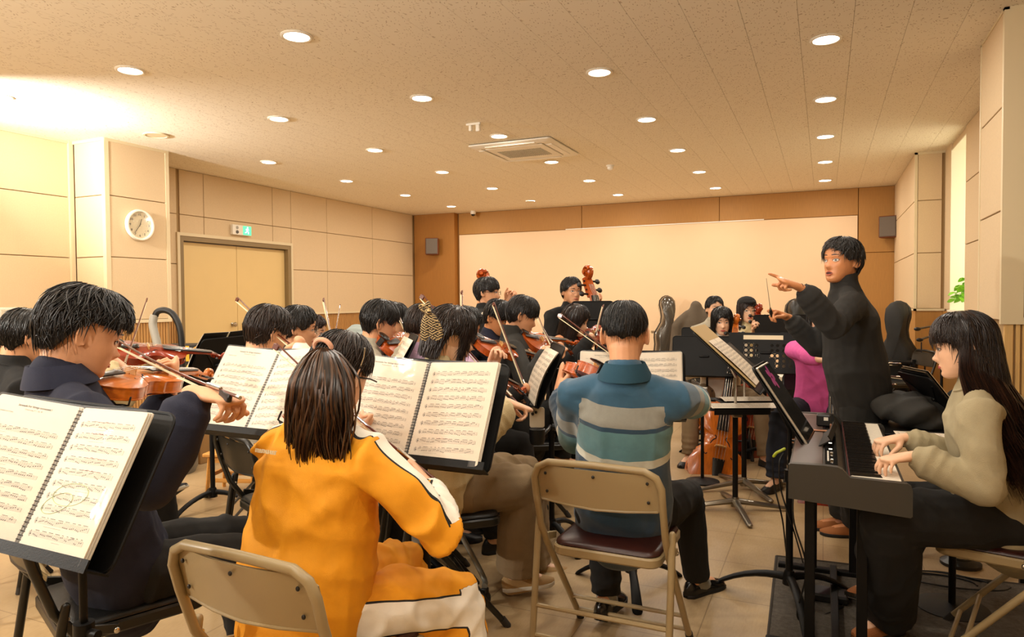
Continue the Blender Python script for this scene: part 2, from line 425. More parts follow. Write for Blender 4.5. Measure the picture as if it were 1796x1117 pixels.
obj('screen_rail', MB().box((-4.3, YF-0.03, 2.575), (-0.9, YF-0.005, 2.59)), M_WHITE, sc, world=True, smooth=False)
o = struct('baseboard_back', MB().box((-6.5, YF-0.03, 0), (1.07, YF, 0.1), 0.004), M_WOOD)
# right wall: pillar A (far), window recess, wall, pillar B (near)
w = wall('wall_right_pillar', (0.98, 9.41, 0), (1.9, 12.4, CEIL), None,
   grid_x(0.96, 0.02, [9.43, 11.2, 11.98], [1.18, 1.83, 2.44, CEIL], -1)+grid_y(9.39, 0.02, [0.985, 1.235], [1.18, 1.83, 2.44, CEIL], -1))
obj('pillar_base', MB().box((0.975, 9.40, 0.0), (1.30, 12.0, 1.155)), M_WOOD, w, smooth=False)
t = MB(); t.box((0.955, 9.383, 1.155), (0.985, 9.41, CEIL)); t.box((0.955, 9.383, 1.155), (1.27, 9.41, 1.18)); t.box((0.955, 9.383, 2.975), (1.27, 9.41, CEIL)); t.box((0.955, 9.383, 1.155), (0.98, 12.0, 1.18))
obj('corner_trim', t, M_TRIM, w, smooth=False)
w = wall('wall_right', (1.28, 4.9, 0), (1.9, 8.12, CEIL), None, grid_x(1.26, 0.02, [5.6, 6.85, 8.10], [1.18, 1.83, 2.44, CEIL], -1))
bk = MB().box((1.28, 9.01, 0), (1.9, 9.41, CEIL)).box((1.28, 8.12, 0), (1.9, 9.01, 1.15)).box((1.28, 8.12, 2.93), (1.9, 9.01, CEIL)).box((1.26, 9.01, 1.18), (1.28, 9.39, CEIL))
obj('wall_backing', bk, M_PANEL, w, smooth=False)
obj('window_reveal', MB().box((1.265, 9.0, 1.15), (1.9, 9.012, 2.93)).box((1.265, 8.118, 1.15), (1.9, 8.13, 2.93)).box((1.27, 8.12, 2.92), (1.9, 9.01, 2.932)), mat('white_reveal', '#efe9d4', 0.6), w, smooth=False)
obj('wall_base', MB().box((1.25, 4.9, 0), (1.285, 9.41, 1.15)), M_WOOD, w, smooth=False)
win = empty('window_1', 'narrow deep window recess in the right wall with a bright pane', 'window', (1.7, 8.56, 1.15)); win['kind'] = 'structure'; del win['category']
obj('window_sill', MB().box((1.24, 8.125, 1.15), (1.9, 9.005, 1.175), 0.003), mat('white_reveal', '#efe9d4', 0.6), win, world=True, smooth=False)
obj('window_pane', MB().box((1.82, 8.16, 1.2), (1.83, 8.98, 2.9)), mat('lit_blind', '#fff4d8', 0.6, emit=2.2, ecol='#fff2d6'), win, world=True, smooth=False)
obj('window_frame', MB().box((1.80, 8.13, 1.175), (1.85, 8.17, 2.92)).box((1.80, 8.96, 1.175), (1.85, 9.0, 2.92)).box((1.80, 8.13, 1.175), (1.85, 9.0, 1.21)).box((1.80, 8.13, 2.88), (1.85, 9.0, 2.92)), M_WHITE, win, world=True, smooth=False)
w = wall('wall_right_near_pillar', (0.97, 4.93, 0), (3.2, 5.58, CEIL), None,
   grid_x(0.95, 0.02, [4.935, 5.58], [1.18, 1.83, 2.44, CEIL], -1)+grid_y(4.91, 0.02, [1.06, 2.3, 3.1], [1.18, 1.83, 2.44, CEIL], -1))
obj('pillar_base', MB().box((0.975, 4.945, 0.0), (1.28, 5.6, 1.18)), M_WOOD, w, smooth=False)
t = MB(); t.box((0.945, 4.90, 1.16), (1.055, 4.94, CEIL)); t.box((1.055, 4.90, 1.16), (3.1, 4.93, 1.20)); t.box((1.055, 4.90, 2.95), (3.1, 4.93, CEIL)); t.box((0.945, 4.9, 2.985), (0.97, 5.58, CEIL)); t.box((0.945, 5.56, 1.18), (0.97, 5.585, CEIL))
obj('corner_trim', t, M_TRIM, w, smooth=False)
obj('slat_backing', MB().box((0.97, 4.935, 0), (3.1, 4.95, 1.16)), M_DARKGAP, w, smooth=False)
obj('slat', MB().box((0.965, 4.908, 0), (1.01, 4.94, 1.16), 0.003), M_SLAT, w, smooth=False)
sm = newmesh('slat', MB().box((0, 4.91, 0), (0.022, 4.94, 1.16), 0.002), M_SLAT, False)
for i in range(24):
    o = bpy.data.objects.new('slat', sm); COL.objects.link(o); o.location = (1.022+i*0.032, 0, 0); o.parent = w
struct('wall_front', MB().box((-8.0, -3.15, 0), (3.3, -3.0, CEIL)), M_PANEL)
struct('wall_right_near', MB().box((3.1, -3.0, 0), (3.25, 5.0, CEIL)), M_PANEL)

# ceiling fixtures
def lamp_light():
    rt = empty('ceiling_light', 'round recessed ceiling downlight with a white rim', 'ceiling light', (0, 0, CEIL), 0)
    obj('rim', MB().lathe([(0.078, -0.002), (0.098, 0.0), (0.1, -0.006), (0.09, -0.012), (0.08, -0.010), (0.078, -0.002)], 28), M_WHITE, rt)
    obj('diffuser', MB().lathe([(0.001, -0.009), (0.05, -0.009), (0.08, -0.005), (0.08, 0.0), (0.001, 0.0)], 28), mat('lit_diffuser', '#fff3dd', 0.5, emit=14, ecol='#fff0da'), rt)
    return rt
l0 = lamp_light(); first = True
rows = {3.5: 'nearest row', 5.0: 'second row from the camera', 6.5: 'third row', 8.0: 'fourth row', 9.5: 'fifth row', 11.0: 'row nearest the far wall'}
colsn = {0.0: 'rightmost line', -1.525: 'second line from the right wall', -3.05: 'middle line', -4.58: 'line second from the left wall', -6.12: 'line nearest the left wall'}
for lx in LX:
    for ly in LY:
        if (lx, ly) == (-6.12, 5.0) or ly < 3: continue
        o = l0 if first else copy_tree(l0); first = False
        o.location = (lx, ly, CEIL)
        o['label'] = 'round white ceiling downlight, %s, %s' % (colsn[lx], rows[ly]); o['group'] = 'downlights in the ceiling'
s = empty('ceiling_speaker', 'flat round cream cover on the ceiling near the left column', 'ceiling cover', (-6.12, 4.95, CEIL))
obj('cover_rim', MB().lathe([(0.11, 0), (0.12, -0.004), (0.118, -0.012), (0.10, -0.014), (0.10, 0)], 28), M_TRIM, s)
obj('cover_disc', MB().lathe([(0.002, -0.010), (0.1, -0.010), (0.1, 0), (0.002, 0)], 28), M_TRIM, s)
# four-way ceiling air conditioner
ac = empty('air_conditioner', 'square white ceiling cassette air conditioner with a perforated grille', 'air conditioner', (-3.06, 7.2, CEIL-0.004))
h = 0.475
b_ = MB(); ring = lambda a, z: np.array([(x, y, z) for x, y in rrect(2*a, 2*a, 0.03, 3)])
b_.loft([ring(h-0.03, 0), ring(h, -0.006), ring(h, -0.018), ring(h-0.05, -0.034), ring(h-0.10, -0.036), ring(h-0.105, -0.026), ring(0.34, -0.026), ring(0.338, -0.008)])
obj('casing', b_, M_WHITE, ac)
for k in range(4):
    a = k*PI/2; c, s_ = math.cos(a), math.sin(a); f = MB()
    f.obox((c*0.395, s_*0.395, -0.036), (-s_, c, 0), (c, s_, 0.0), (0, 0, 1), 0.29, 0.035, 0.004, 0.002); obj('air_flap', f, M_WHITE, ac, smooth=False)
obj('centre_panel', MB().box((-0.335, -0.335, -0.04), (0.335, 0.335, -0.01), 0.006), M_WHITE, ac, smooth=False)
g = MB()
for i in range(22):
    for j in range(12):
        q = (-0.25+0.5*i/21, -0.17+0.34*j/11); g.box((q[0]-0.008, q[1]-0.008, -0.043), (q[0]+0.004, q[1]+0.008, -0.0395))
go = obj('grille_hole', g, mat('grille_grey', '#8f8b78', 0.6), ac, smooth=False); go['kind'] = 'stuff'
# sprinkler heads, detector, dome camera
sp = empty('sprinkler_bracket', 'small white two-pronged bracket hanging from the ceiling before the air conditioner', 'ceiling fitting', (-3.05, 5.93, CEIL))
obj('mount', MB().box((-0.075, -0.015, -0.02), (0.075, 0.015, 0), 0.003), M_WHITE, sp, smooth=False)
obj('prong', MB().box((-0.045, -0.02, -0.075), (-0.015, 0.02, -0.02), 0.005), M_WHITE, sp, smooth=False)
obj('prong', MB().box((0.03, -0.02, -0.085), (0.07, 0.02, -0.02), 0.005), M_WHITE, sp, smooth=False)
sd = empty('ceiling_detector', 'small white round detector on the ceiling right of the air conditioner', 'detector', (-2.47, 8.55, CEIL))
obj('base', MB().lathe([(0.05, 0), (0.052, -0.012), (0.045, -0.018), (0.002, -0.018)], 20), M_WHITE, sd)
obj('sensor_head', MB().lathe([(0.038, -0.018), (0.036, -0.045), (0.02, -0.06), (0.002, -0.062)], 20), M_WHITE, sd)
p = aty(834, 374, 11.9)
cc = empty('dome_camera', 'small white dome security camera at the top of the far wall', 'security camera', (p[0], 11.8, 2.97))
obj('housing', MB().lathe([(0.05, 0.03), (0.055, 0.0), (0.05, -0.03), (0.002, -0.035)], 18), M_WHITE, cc)
obj('dome', MB().ell((0.0, -0.0, -0.035), (0.036, 0.036, 0.034)), mat('black_dome', '#151515', 0.1), cc)
p = atz(930, 352, CEIL)
cv = empty('ceiling_plate', 'small flat cream plate on the ceiling near the far wall', 'ceiling cover', (p[0], p[1], CEIL))
obj('plate', MB().lathe([(0.07, 0), (0.07, -0.008), (0.06, -0.012), (0.002, -0.012)], 20), M_TRIM, cv)

# wall clock
ck = empty('wall_clock', 'round white wall clock with dark digits on the left column', 'clock', atx(243, 395, -6.685))
def rz_lathe(prof, c=(0,0,0), n=36): return MB().lathe(prof, n).xf(c, (0,1,0), (0,0,1), (1,0,0))
obj('bezel', rz_lathe([(0.14, 0.0), (0.162, 0.0), (0.168, 0.02), (0.16, 0.042), (0.145, 0.042), (0.14, 0.03), (0.14, 0.0)]), M_WHITE, ck)
obj('dial', rz_lathe([(0.002, 0.018), (0.142, 0.018), (0.142, 0.004), (0.002, 0.004)]), mat('clock_dial', '#e4d6b4', 0.5), ck)
def text_mesh(s, size, extrude=0.0005, align='CENTER', bold=0.0):
    cu = bpy.data.curves.new('t', 'FONT'); cu.body = s; cu.size = size; cu.extrude = extrude; cu.align_x = align; cu.align_y = 'CENTER'; cu.resolution_u = 2; cu.offset = bold
    o = bpy.data.objects.new('t', cu); COL.objects.link(o)
    dg = bpy.context.evaluated_depsgraph_get(); me = bpy.data.meshes.new_from_object(o.evaluated_get(dg))
    v = np.array([q.co[:] for q in me.vertices]); f = [list(q.vertices) for q in me.polygons]
    bpy.data.objects.remove(o); bpy.data.curves.remove(cu); bpy.data.meshes.remove(me)
    return MB().add(v, f)
M_INK = mat('ink', '#2a2622', 0.7)
for i in range(12):
    a = PI/2-(i+1)*PI/6; tm = text_mesh(str(i+1), 0.033, bold=0.001)
    tm.xf((0.019, 0.112*math.cos(a), 0.112*math.sin(a)), (0,1,0), (0,0,1), (1,0,0)); obj('numeral', tm, M_INK, ck, smooth=False)
def hand_(name, ang, ln, w_):
    a = math.radians(90-ang); d_ = V(0, math.cos(a), math.sin(a)); e_ = V(0, -math.sin(a), math.cos(a))
    obj(name, MB().obox(V(0.022,0,0)+d_*ln*0.4, d_, e_, (1,0,0), ln*0.6, w_, 0.001), M_INK, ck, smooth=False)
hand_('hour_hand', 18, 0.07, 0.004); hand_('minute_hand', 217, 0.10, 0.003)
obj('clock_glass', rz_lathe([(0.002, 0.036), (0.14, 0.034), (0.14, 0.033), (0.002, 0.035)]), mat('clear_glass', '#ffffff', 0.05, trans=1.0, alpha=0.25), ck)
# exit sign
p = atx(422, 404, -7.43); es = empty('exit_sign', 'white box sign with a green lit running figure above the double door', 'sign', (-7.45, p[1], p[2]))
obj('housing', MB().box((0, -0.17, -0.07), (0.05, 0.17, 0.07), 0.006), M_WHITE, es, smooth=False)
obj('lit_panel', MB().box((0.05, 0.015, -0.062), (0.054, 0.165, 0.062)), mat('green_lit', '#45c98a', 0.4, emit=1.4, ecol='#56d99b'), es, smooth=False)
fig = MB(); cy_ = 0.09
fig.ell((0.056, cy_+0.004, 0.042), (0.002, 0.011, 0.011)); fig.tube([(0.056, cy_, 0.03), (0.056, cy_-0.008, 0.0)], 0.008, 6); fig.tube([(0.056, cy_-0.008, 0), (0.056, cy_+0.02, -0.02), (0.056, cy_+0.016, -0.045)], 0.005, 6)
fig.tube([(0.056, cy_-0.008, 0), (0.056, cy_-0.02, -0.025), (0.056, cy_-0.042, -0.03)], 0.005, 6); fig.tube([(0.056, cy_, 0.026), (0.056, cy_+0.026, 0.01)], 0.004, 6); fig.tube([(0.056, cy_, 0.026), (0.056, cy_-0.028, 0.012)], 0.004, 6)
obj('running_figure', fig, mat('lit_white', '#ffffff', 0.4, emit=2.5, ecol='#f4fff4'), es)
obj('sensor_disc', rz_lathe([(0.002, 0.008), (0.022, 0.008), (0.024, 0)], (0.05, -0.09, -0.03), 16), mat('grey_plastic', '#5b564e', 0.5), es)
obj('button_ring', rz_lathe([(0.014, 0.004), (0.022, 0.004), (0.022, 0), (0.014, 0)], (0.05, -0.09, 0.03), 16), mat('mid_grey', '#a8a294', 0.5), es)
p = atx(296, 391, -7.43); pd = empty('wall_button_plate', 'small white plate on the wall just right of the left column', 'wall plate', (-7.45, 5.62, p[2]))
obj('plate', MB().box((0, -0.035, -0.06), (0.02, 0.035, 0.06), 0.004), M_WHITE, pd, smooth=False)
# light switches at far left
p = atx(20, 549, -7.19); sw = empty('light_switch_plate', 'white double light switch plate on the left wall behind the man in black', 'light switch', (-7.2, p[1], p[2]))
obj('plate', MB().box((0, -0.12, -0.055), (0.012, 0.12, 0.055), 0.004), M_WHITE, sw, smooth=False)
for dy in (-0.075, -0.025, 0.025, 0.075): obj('rocker', MB().box((0.012, dy-0.02, -0.035), (0.02, dy+0.02, 0.035), 0.003), mat('rocker', '#cfc6b2', 0.4), sw, smooth=False)
# wall speakers
def wspeaker(p, yaw, lab):
    s = empty('wall_speaker', lab, 'speaker', p, yaw, 'speakers on the far wall')
    obj('cabinet', MB().box((-0.125, -0.10, -0.16), (0.125, 0.10, 0.16), 0.01), mat('red_brown_wood', '#6e3418', 0.4, var=0.12, vscale=12), s, smooth=False)
    obj('grille', MB().box((-0.112, -0.118, -0.148), (0.112, -0.10, 0.148), 0.01), mat('speaker_cloth', '#6d6257', 0.9, bump=0.4, bscale=300), s, smooth=False)
    obj('bracket', MB().box((-0.03, 0.10, -0.03), (0.03, 0.18, 0.03)), M_BLACKP, s, smooth=False)
wspeaker((-6.93, 11.68, 2.35), 0.45, 'brown box speaker high on the far wall, left of the screen')
p = aty(1560, 398, 11.82); wspeaker((p[0], 11.82, p[2]), -0.3, 'brown box speaker high on the far wall, right of the screen')
# ------------------------------------------------------------------ people
def cloth(name, col, rough=0.92, var=0.05, vs=25, bump=0.25, bs=700, **k): return mat(name, col, rough, var=var, vscale=vs, bump=bump, bscale=bs, sheen=k.pop('sheen', 0.0), **k)
M_SKIN = mat('skin', '#dba077', 0.48, var=0.05, vscale=30, bump=0.05, bscale=220)
M_SKIN_PALE = mat('pale_skin', '#e6b592', 0.46, var=0.04, vscale=30, bump=0.05, bscale=220)
M_LIP = mat('lip', '#b5604c', 0.4)
M_LIPRED = mat('rosy_lip', '#b04a42', 0.35)
def hair_mat(name, dark, light, rough):
    m = bpy.data.materials.new(name); m.use_nodes = True; nt = m.node_tree; N = nt.nodes; L = nt.links; b = N['Principled BSDF']
    b.inputs['Roughness'].default_value = rough; b.inputs['Specular IOR Level'].default_value = 0.55
    a = N.new('ShaderNodeAttribute'); a.attribute_name = 'hv'; r = N.new('ShaderNodeValToRGB')
    r.color_ramp.elements[0].color = lin(dark)+(1,); r.color_ramp.elements[1].color = lin(light)+(1,); L.new(a.outputs['Fac'], r.inputs[0]); L.new(r.outputs[0], b.inputs['Base Color'])
    return m
M_HAIR = hair_mat('black_hair', '#080605', '#1a130e', 0.38); M_HAIRB = hair_mat('dark_brown_hair', '#0e0806', '#2c1a10', 0.37)
M_HAIRP = hair_mat('brown_hair', '#150b07', '#3a2317', 0.35); M_HAIRW = hair_mat('wavy_brown_hair', '#150c06', '#5c3a20', 0.34)
def set_hv(me, N_, per, seed=0):
    g = np.random.default_rng(seed); v = np.repeat(g.uniform(0, 1, N_)**1.5, per); set_attr(me, 'hv', v[:len(me.vertices)])
M_EYE = mat('eyeball', '#ffffff', 0.2, attr='Col')
M_LASH = mat('lash', '#120c09', 0.6)

def remesh(mb, voxel, smooth=2, name='m', factor=0.5):
    me = bpy.data.meshes.new(name); me.from_pydata(mb.verts().tolist(), [], mb.f); me.update()
    o = bpy.data.objects.new(name, me); COL.objects.link(o)
    r = o.modifiers.new('r', 'REMESH'); r.mode = 'VOXEL'; r.voxel_size = voxel; r.use_smooth_shade = True
    if smooth:
        s = o.modifiers.new('s', 'SMOOTH'); s.iterations = smooth; s.factor = factor
    dg = bpy.context.evaluated_depsgraph_get()
    out = bpy.data.meshes.new_from_object(o.evaluated_get(dg)); bpy.data.objects.remove(o); bpy.data.meshes.remove(me)
    out.name = name; out.shade_smooth()
    return out
def get_co(me):
    a = np.empty(len(me.vertices)*3); me.vertices.foreach_get('co', a); return a.reshape(-1, 3)
def get_no(me):
    a = np.empty(len(me.vertices)*3); me.vertex_normals.foreach_get('vector', a); return a.reshape(-1, 3)
def set_co(me, co): me.vertices.foreach_set('co', co.ravel()); me.update()
def set_attr(me, name, vals):
    a = me.attributes.new(name, 'FLOAT', 'POINT'); a.data.foreach_set('value', np.asarray(vals, float).ravel())
def set_col(me, cols):
    a = me.attributes.new('Col', 'FLOAT_COLOR', 'POINT'); c = np.concatenate([cols, np.ones((len(cols), 1))], 1); a.data.foreach_set('color', c.ravel())

# --- head surface in head space: x right, y forward, z up, origin between the ears
HP = np.array([  # z, front, back, half width
 (-.114,.066,.034,.016),(-.108,.078,.010,.030),(-.094,.083,-.018,.043),(-.072,.083,-.046,.055),(-.046,.084,-.066,.0635),
 (-.020,.086,-.083,.069),(.0,.085,-.093,.072),(.022,.087,-.099,.0745),(.046,.088,-.101,.0765),(.070,.080,-.095,.073),(.090,.063,-.078,.062),(.104,.040,-.054,.044),(.112,.018,-.030,.024),(.1155,.0,-.012,.008)])
def head_prof(z):
    return [np.interp(z, HP[:, 0], HP[:, i]) for i in (1, 2, 3)]
def feat(x, z):
    g = lambda cx, cz, sx, sz: np.exp(-((x-cx)/sx)**2-((z-cz)/sz)**2)
    y = 0.0075*np.exp(-(x/0.0085)**2)*np.clip((0.028-z)/0.05, 0, 1)*(z > -0.05)
    y = y+0.0165*g(0, -0.034, 0.0105, 0.011)+0.006*g(0.011, -0.039, 0.006, 0.007)+0.006*g(-0.011, -0.039, 0.006, 0.007)
    y = y-0.0085*g(0.031, 0.001, 0.016, 0.011)-0.0085*g(-0.031, 0.001, 0.016, 0.011)-0.003*g(0, .008, .012, .01)
    y = y+0.0035*g(0.03, 0.021, 0.02, 0.007)+0.0035*g(-0.03, 0.021, 0.02, 0.007)+0.003*g(0.042, -0.028, 0.016, 0.016)+0.003*g(-0.042, -0.028, 0.016, 0.016)
    y = y+0.0055*g(0, -0.066, 0.022, 0.010)-0.0035*g(0, -0.081, 0.02, 0.006)+0.004*g(0, -0.096, 0.018, 0.009)
    return y
def face_y(x, z):
    yf, yb, w = head_prof(z); c = (yf+yb)/2; d = (yf-yb)/2
    s = np.clip(np.abs(x)/w, 0, 0.98)
    return c+d*(1-s**2.25)**(1/2.25)+feat(x, z)*(1-s**3)
def head_mb(n=64, m=52, slim=1.0):
    zs = np.concatenate([np.linspace(-.114, -.09, 5), np.linspace(-.086, .07, m-12), np.linspace(.076, .1155, 8)])
    rings = []
    th = np.linspace(0, 2*PI, n, endpoint=False)
    for z in zs:
        yf, yb, w = head_prof(z); c = (yf+yb)/2; d = (yf-yb)/2
        e = 2/2.25; x = w*np.sign(np.sin(th))*np.abs(np.sin(th))**e; y = c+d*np.sign(np.cos(th))*np.abs(np.cos(th))**e
        front = np.cos(th) > 0.05
        y = y+np.where(front, feat(x, np.full(n, z))*np.clip(np.cos(th)*3, 0, 1), 0)
        rings.append(np.stack([x*slim, y, np.full(n, z)], -1))
    return MB().loft(rings)
def ear_mb(side):
    mb = MB(); c = V(side*0.073, -0.012, -0.008)
    ax = nrm(V(side*0.35, -0.94, 0)); n = nrm(np.cross(V(0,0,1), ax))*1.0
    mb.ell(c+ax*0.010, (0.016, 0.0045, 0.029), ax, nrm(np.cross(V(0,0,1), ax)), V(0,0,1), 14, 9)
    t = np.linspace(-2.0, 2.3, 14); pts = [c+ax*(0.010+0.0165*math.cos(a))+V(0,0,1)*(0.004+0.029*math.sin(a)*-1)+V(side*0.003, 0, 0) for a in t]
    mb.tube(pts, 0.0040, 8, True); return mb
def eye_parts(root, Hm, openness=1.0, skin=None, look=(0, 0), glasses=None, lash=1.0, brow='flat', mouth='closed', lip=None, age=False):
    """eyes, brows, mouth in head space -> world through Hm(points)"""
    for s in (-1, 1):
        nu, nv = 15, 9; v = []; cols = []
        for i in range(nu):
            u = -1+2*i/(nu-1)
            for j in range(nv):
                w_ = -1+2*j/(nv-1); hh = 0.0056*openness*(1-u*u)**0.7
                x = 0.0315*s+0.0142*u; z = 0.0005+hh*w_+0.0012*u*s
                y = face_y(0.0315*s+0.0142*u, 0.0+hh*w_)+0.0022+0.0035*(1-u*u)*(1-0.4*w_*w_)
                v.append((x, y, z)); ir = math.hypot(0.0142*u-look[0], (hh*w_-look[1]))
                cols.append((0.002, 0.0015, 0.001) if ir < 0.0024 else ((0.018, 0.008, 0.004) if ir < 0.0056 else (0.62, 0.55, 0.48)))
        f = [(i*nv+j, (i+1)*nv+j, (i+1)*nv+j+1, i*nv+j+1) for i in range(nu-1) for j in range(nv-1)]
        me = newmesh('eye', MB().add(Hm(np.array(v)), f), M_EYE, True, 80); set_col(me, np.array(cols)); link('eye', me, root, True)
        up = [(0.0315*s+0.0146*u, face_y(0.0315*s+0.0146*u, 0.0)+0.0062*(1-u*u*0.5)+0.0, 0.0008+0.0060*openness*(1-u*u)**0.6+0.0012*u*s) for u in np.linspace(-1, 1, 9)]
        lid = MB().tube(Hm(np.array(up)), [0.0010*lash]*9, 6, True)
        obj('eyelash', lid, M_LASH, root, world=True)
        up2 = [(p[0], p[1]-0.0015, p[2]+0.0034) for p in up]
        obj('eyelid', MB().tube(Hm(np.array(up2)), [0.0012]+[0.0032]*7+[0.0012], 8, True), skin, root, world=True)
        bz = 0.0245 if brow == 'flat' else 0.028
        bp = [(s*(0.014+0.034*t), face_y(s*(0.014+0.034*t), bz)+0.0018, bz+0.004*math.sin(t*2.4)-0.003*t) for t in np.linspace(0, 1, 7)]
        obj('eyebrow', MB().tube(Hm(np.array(bp)), [0.0016, 0.0026, 0.0028, 0.0027, 0.0023, 0.0017, 0.0008], 6, True, ry=[0.0012]*7, up=Hm(V(0,1,0)[None])[0]-Hm(V(0,0,0)[None])[0]), M_HAIR, root, world=True)
    lipm = lip or M_LIP
    gap = 0.0 if mouth == 'closed' else 0.006
    xs = np.linspace(-1, 1, 11)
    for nm, dz, r in (('upper_lip', 0.0028+gap, 0.0034), ('lower_lip', -0.0032-gap, 0.0042)):
        pts = [(0.0225*t, face_y(0.0225*t, -0.067)-0.0008, -0.067+dz*(1-abs(t)**2.2)) for t in xs]
        obj(nm, MB().tube(Hm(np.array(pts)), [r*(0.25+0.75*(1-abs(t)**2)) for t in xs], 8, True), lipm, root, world=True)
    if gap:
        pts = [(0.018*t, face_y(0.018*t, -0.067)-0.001, -0.067) for t in xs]
        obj('mouth_opening', MB().tube(Hm(np.array(pts)), [0.0055*(1-abs(t)**2*0.7) for t in xs], 8, True, ry=[0.0015]*11, up=Hm(V(0,1,0)[None])[0]-Hm(V(0,0,0)[None])[0]), mat('mouth_dark', '#4a1c15', 0.6), root, world=True)
    if glasses:
        g = MB()
        for s in (-1, 1):
            pts = [(0.034*s+0.0235*math.cos(a), 0.0, -0.004+0.019*math.sin(a)) for a in np.linspace(0, 2*PI, 20)]
            pts = [(x, 0.106-0.25*abs(x)**1.5*2, z) for x, y, z in pts]
            g.tube(Hm(np.array(pts)), 0.0011, 6)
            g.tube(Hm(np.array([(0.058*s, 0.093, 0.002), (0.072*s, 0.05, 0.003), (0.077*s, -0.01, 0.003), (0.076*s, -0.03, -0.008)])), 0.0012, 6)
        g.tube(Hm(np.array([(-0.011, 0.106, 0.0), (0, 0.108, 0.003), (0.011, 0.106, 0.0)])), 0.0012, 6)
        go = obj('glasses', g, glasses, root, world=True)
        for s in (-1, 1):
            c_ = (0.034*s, 0.104-0.5*0.034**1.5, -0.004); q = []
            for a in np.linspace(0, 2*PI, 16, endpoint=False): q.append((c_[0]+0.023*math.cos(a), 0.105-0.5*abs(c_[0]+0.023*math.cos(a))**1.5, c_[2]+0.0185*math.sin(a)))
            q = np.array(q); obj('lens', MB().loft([Hm(q), Hm(q+V(0,-0.0008,0))]), mat('lens_glass', '#ffffff', 0.03, alpha=0.10, spec=0.5), go)
            lo = bpy.data.objects[-1] if False else None
    return
# --- hair: shell over the cranium cut at an edge height that changes round the head, plus locks
def hair_edge(style, az):      # az degrees from front, symmetric -> z
    return np.interp(np.abs(az), style['az'], style['z'])
STY = {
 'bowl':   dict(az=[0, 30, 50, 68, 80, 95, 110, 140, 180], z=[.030, .026, .012, .000, .018, .018, -.035, -.066, -.072], r=(.086, .103, .106), cz=.024, drop=0.35),
 'short':  dict(az=[0, 30, 50, 62, 78, 95, 110, 140, 180], z=[.068, .066, .055, .012, .010, .018, -.025, -.045, -.050], r=(.082, .104, .101), cz=.024, drop=0.3),
 'messy':  dict(az=[0, 30, 50, 65, 78, 95, 108, 140, 180], z=[.046, .042, .042, .030, .036, .040, .0, -.060, -.068], r=(.089, .112, .112), cz=.024, drop=0.2),
 'part':   dict(az=[0, 22, 45, 66, 80, 95, 110, 140, 180], z=[.074, .060, .038, .006, .002, .014, -.04, -.066, -.072], r=(.087, .104, .110), cz=.024, drop=0.35),
 'bob':    dict(az=[0, 25, 42, 50, 60, 70, 82, 98, 110, 140, 180], z=[.040, .030, -.03, -.12, -.10, .010, .026, .0, -.105, -.115, -.105], r=(.092, .106, .110), cz=.022, drop=0.0),
 'long':   dict(az=[0, 22, 40, 55, 70, 100, 140, 180], z=[.050, .040, .000, -.10, -.20, -.26, -.30, -.30], r=(.090, .106, .110), cz=.022, drop=0.0),
 'crop':   dict(az=[0, 30, 50, 62, 78, 95, 110, 140, 180], z=[.070, .068, .060, .040, .038, .042, .014, -.006, -.014], r=(.0795, .102, .103), cz=.024, drop=0.3),
 'longp':  dict(az=[0, 25, 48, 64, 78, 100, 140, 180], z=[.034, .028, .030, .018, .004, -.22, -.30, -.30], r=(.088, .106, .110), cz=.022, drop=0.0),
 'tied':   dict(az=[0, 30, 50, 70, 82, 96, 110, 140, 180], z=[.068, .062, .046, .010, .012, .022, -.030, -.068, -.078], r=(.083, .106, .106), cz=.022, drop=0.3),
}
def hair_surf(st, az, z, off=0.0, low=1.0):
    """az radians from front; returns head-space points"""
    rx, ry, rz = st['r']; rx += off; ry += off; rz += off; cz = st['cz']
    up = np.clip((z-cz)/rz, -1, 1); R = np.where(z > cz, np.clip(1-np.abs(up)**2.35, 0, 1)**0.5, 1-st['drop']*((cz-z)/0.1)**2*0.55)
    c = np.cos(az); ryy = np.where(c > 0, ry*0.96, ry*1.06)
    yc = np.where(c < 0, 0, 0)-0.004
    x = rx*R*np.sin(az); y = yc+ryy*R*c
    # nape follows the skull in
    if st['drop'] > 0: y = y+np.where(c < 0, np.clip(cz-0.02-z, 0, 0.1)*0.25*(-c), 0)
    return np.stack([x, y, z+np.zeros_like(x)], -1)
def strands(paths, rads, n=3):
    """paths (N,S,3), rads (N,S) -> builder of thin tapered locks"""
    N, S = paths.shape[:2]
    t = np.gradient(paths, axis=1); t /= np.linalg.norm(t, axis=2, keepdims=True)+1e-9
    ref = np.array([0.31, 0.17, 0.93]); a = np.cross(t, ref); a /= np.linalg.norm(a, axis=2, keepdims=True)+1e-9; b = np.cross(t, a)
    th = np.linspace(0, 2*PI, n, endpoint=False)
    ring = paths[:, :, None, :]+(np.cos(th)[None, None, :, None]*a[:, :, None, :]+np.sin(th)[None, None, :, None]*b[:, :, None, :])*rads[:, :, None, None]
    v = ring.reshape(-1, 3)
    i = (np.arange(N)[:, None, None]*S+np.arange(S-1)[None, :, None])*n; k = np.arange(n)[None, None, :]; k2 = (k+1) % n
    f = np.stack([i+k, i+k2, i+n+k2, i+n+k], -1).reshape(-1, 4)
    return MB().add(v, f)
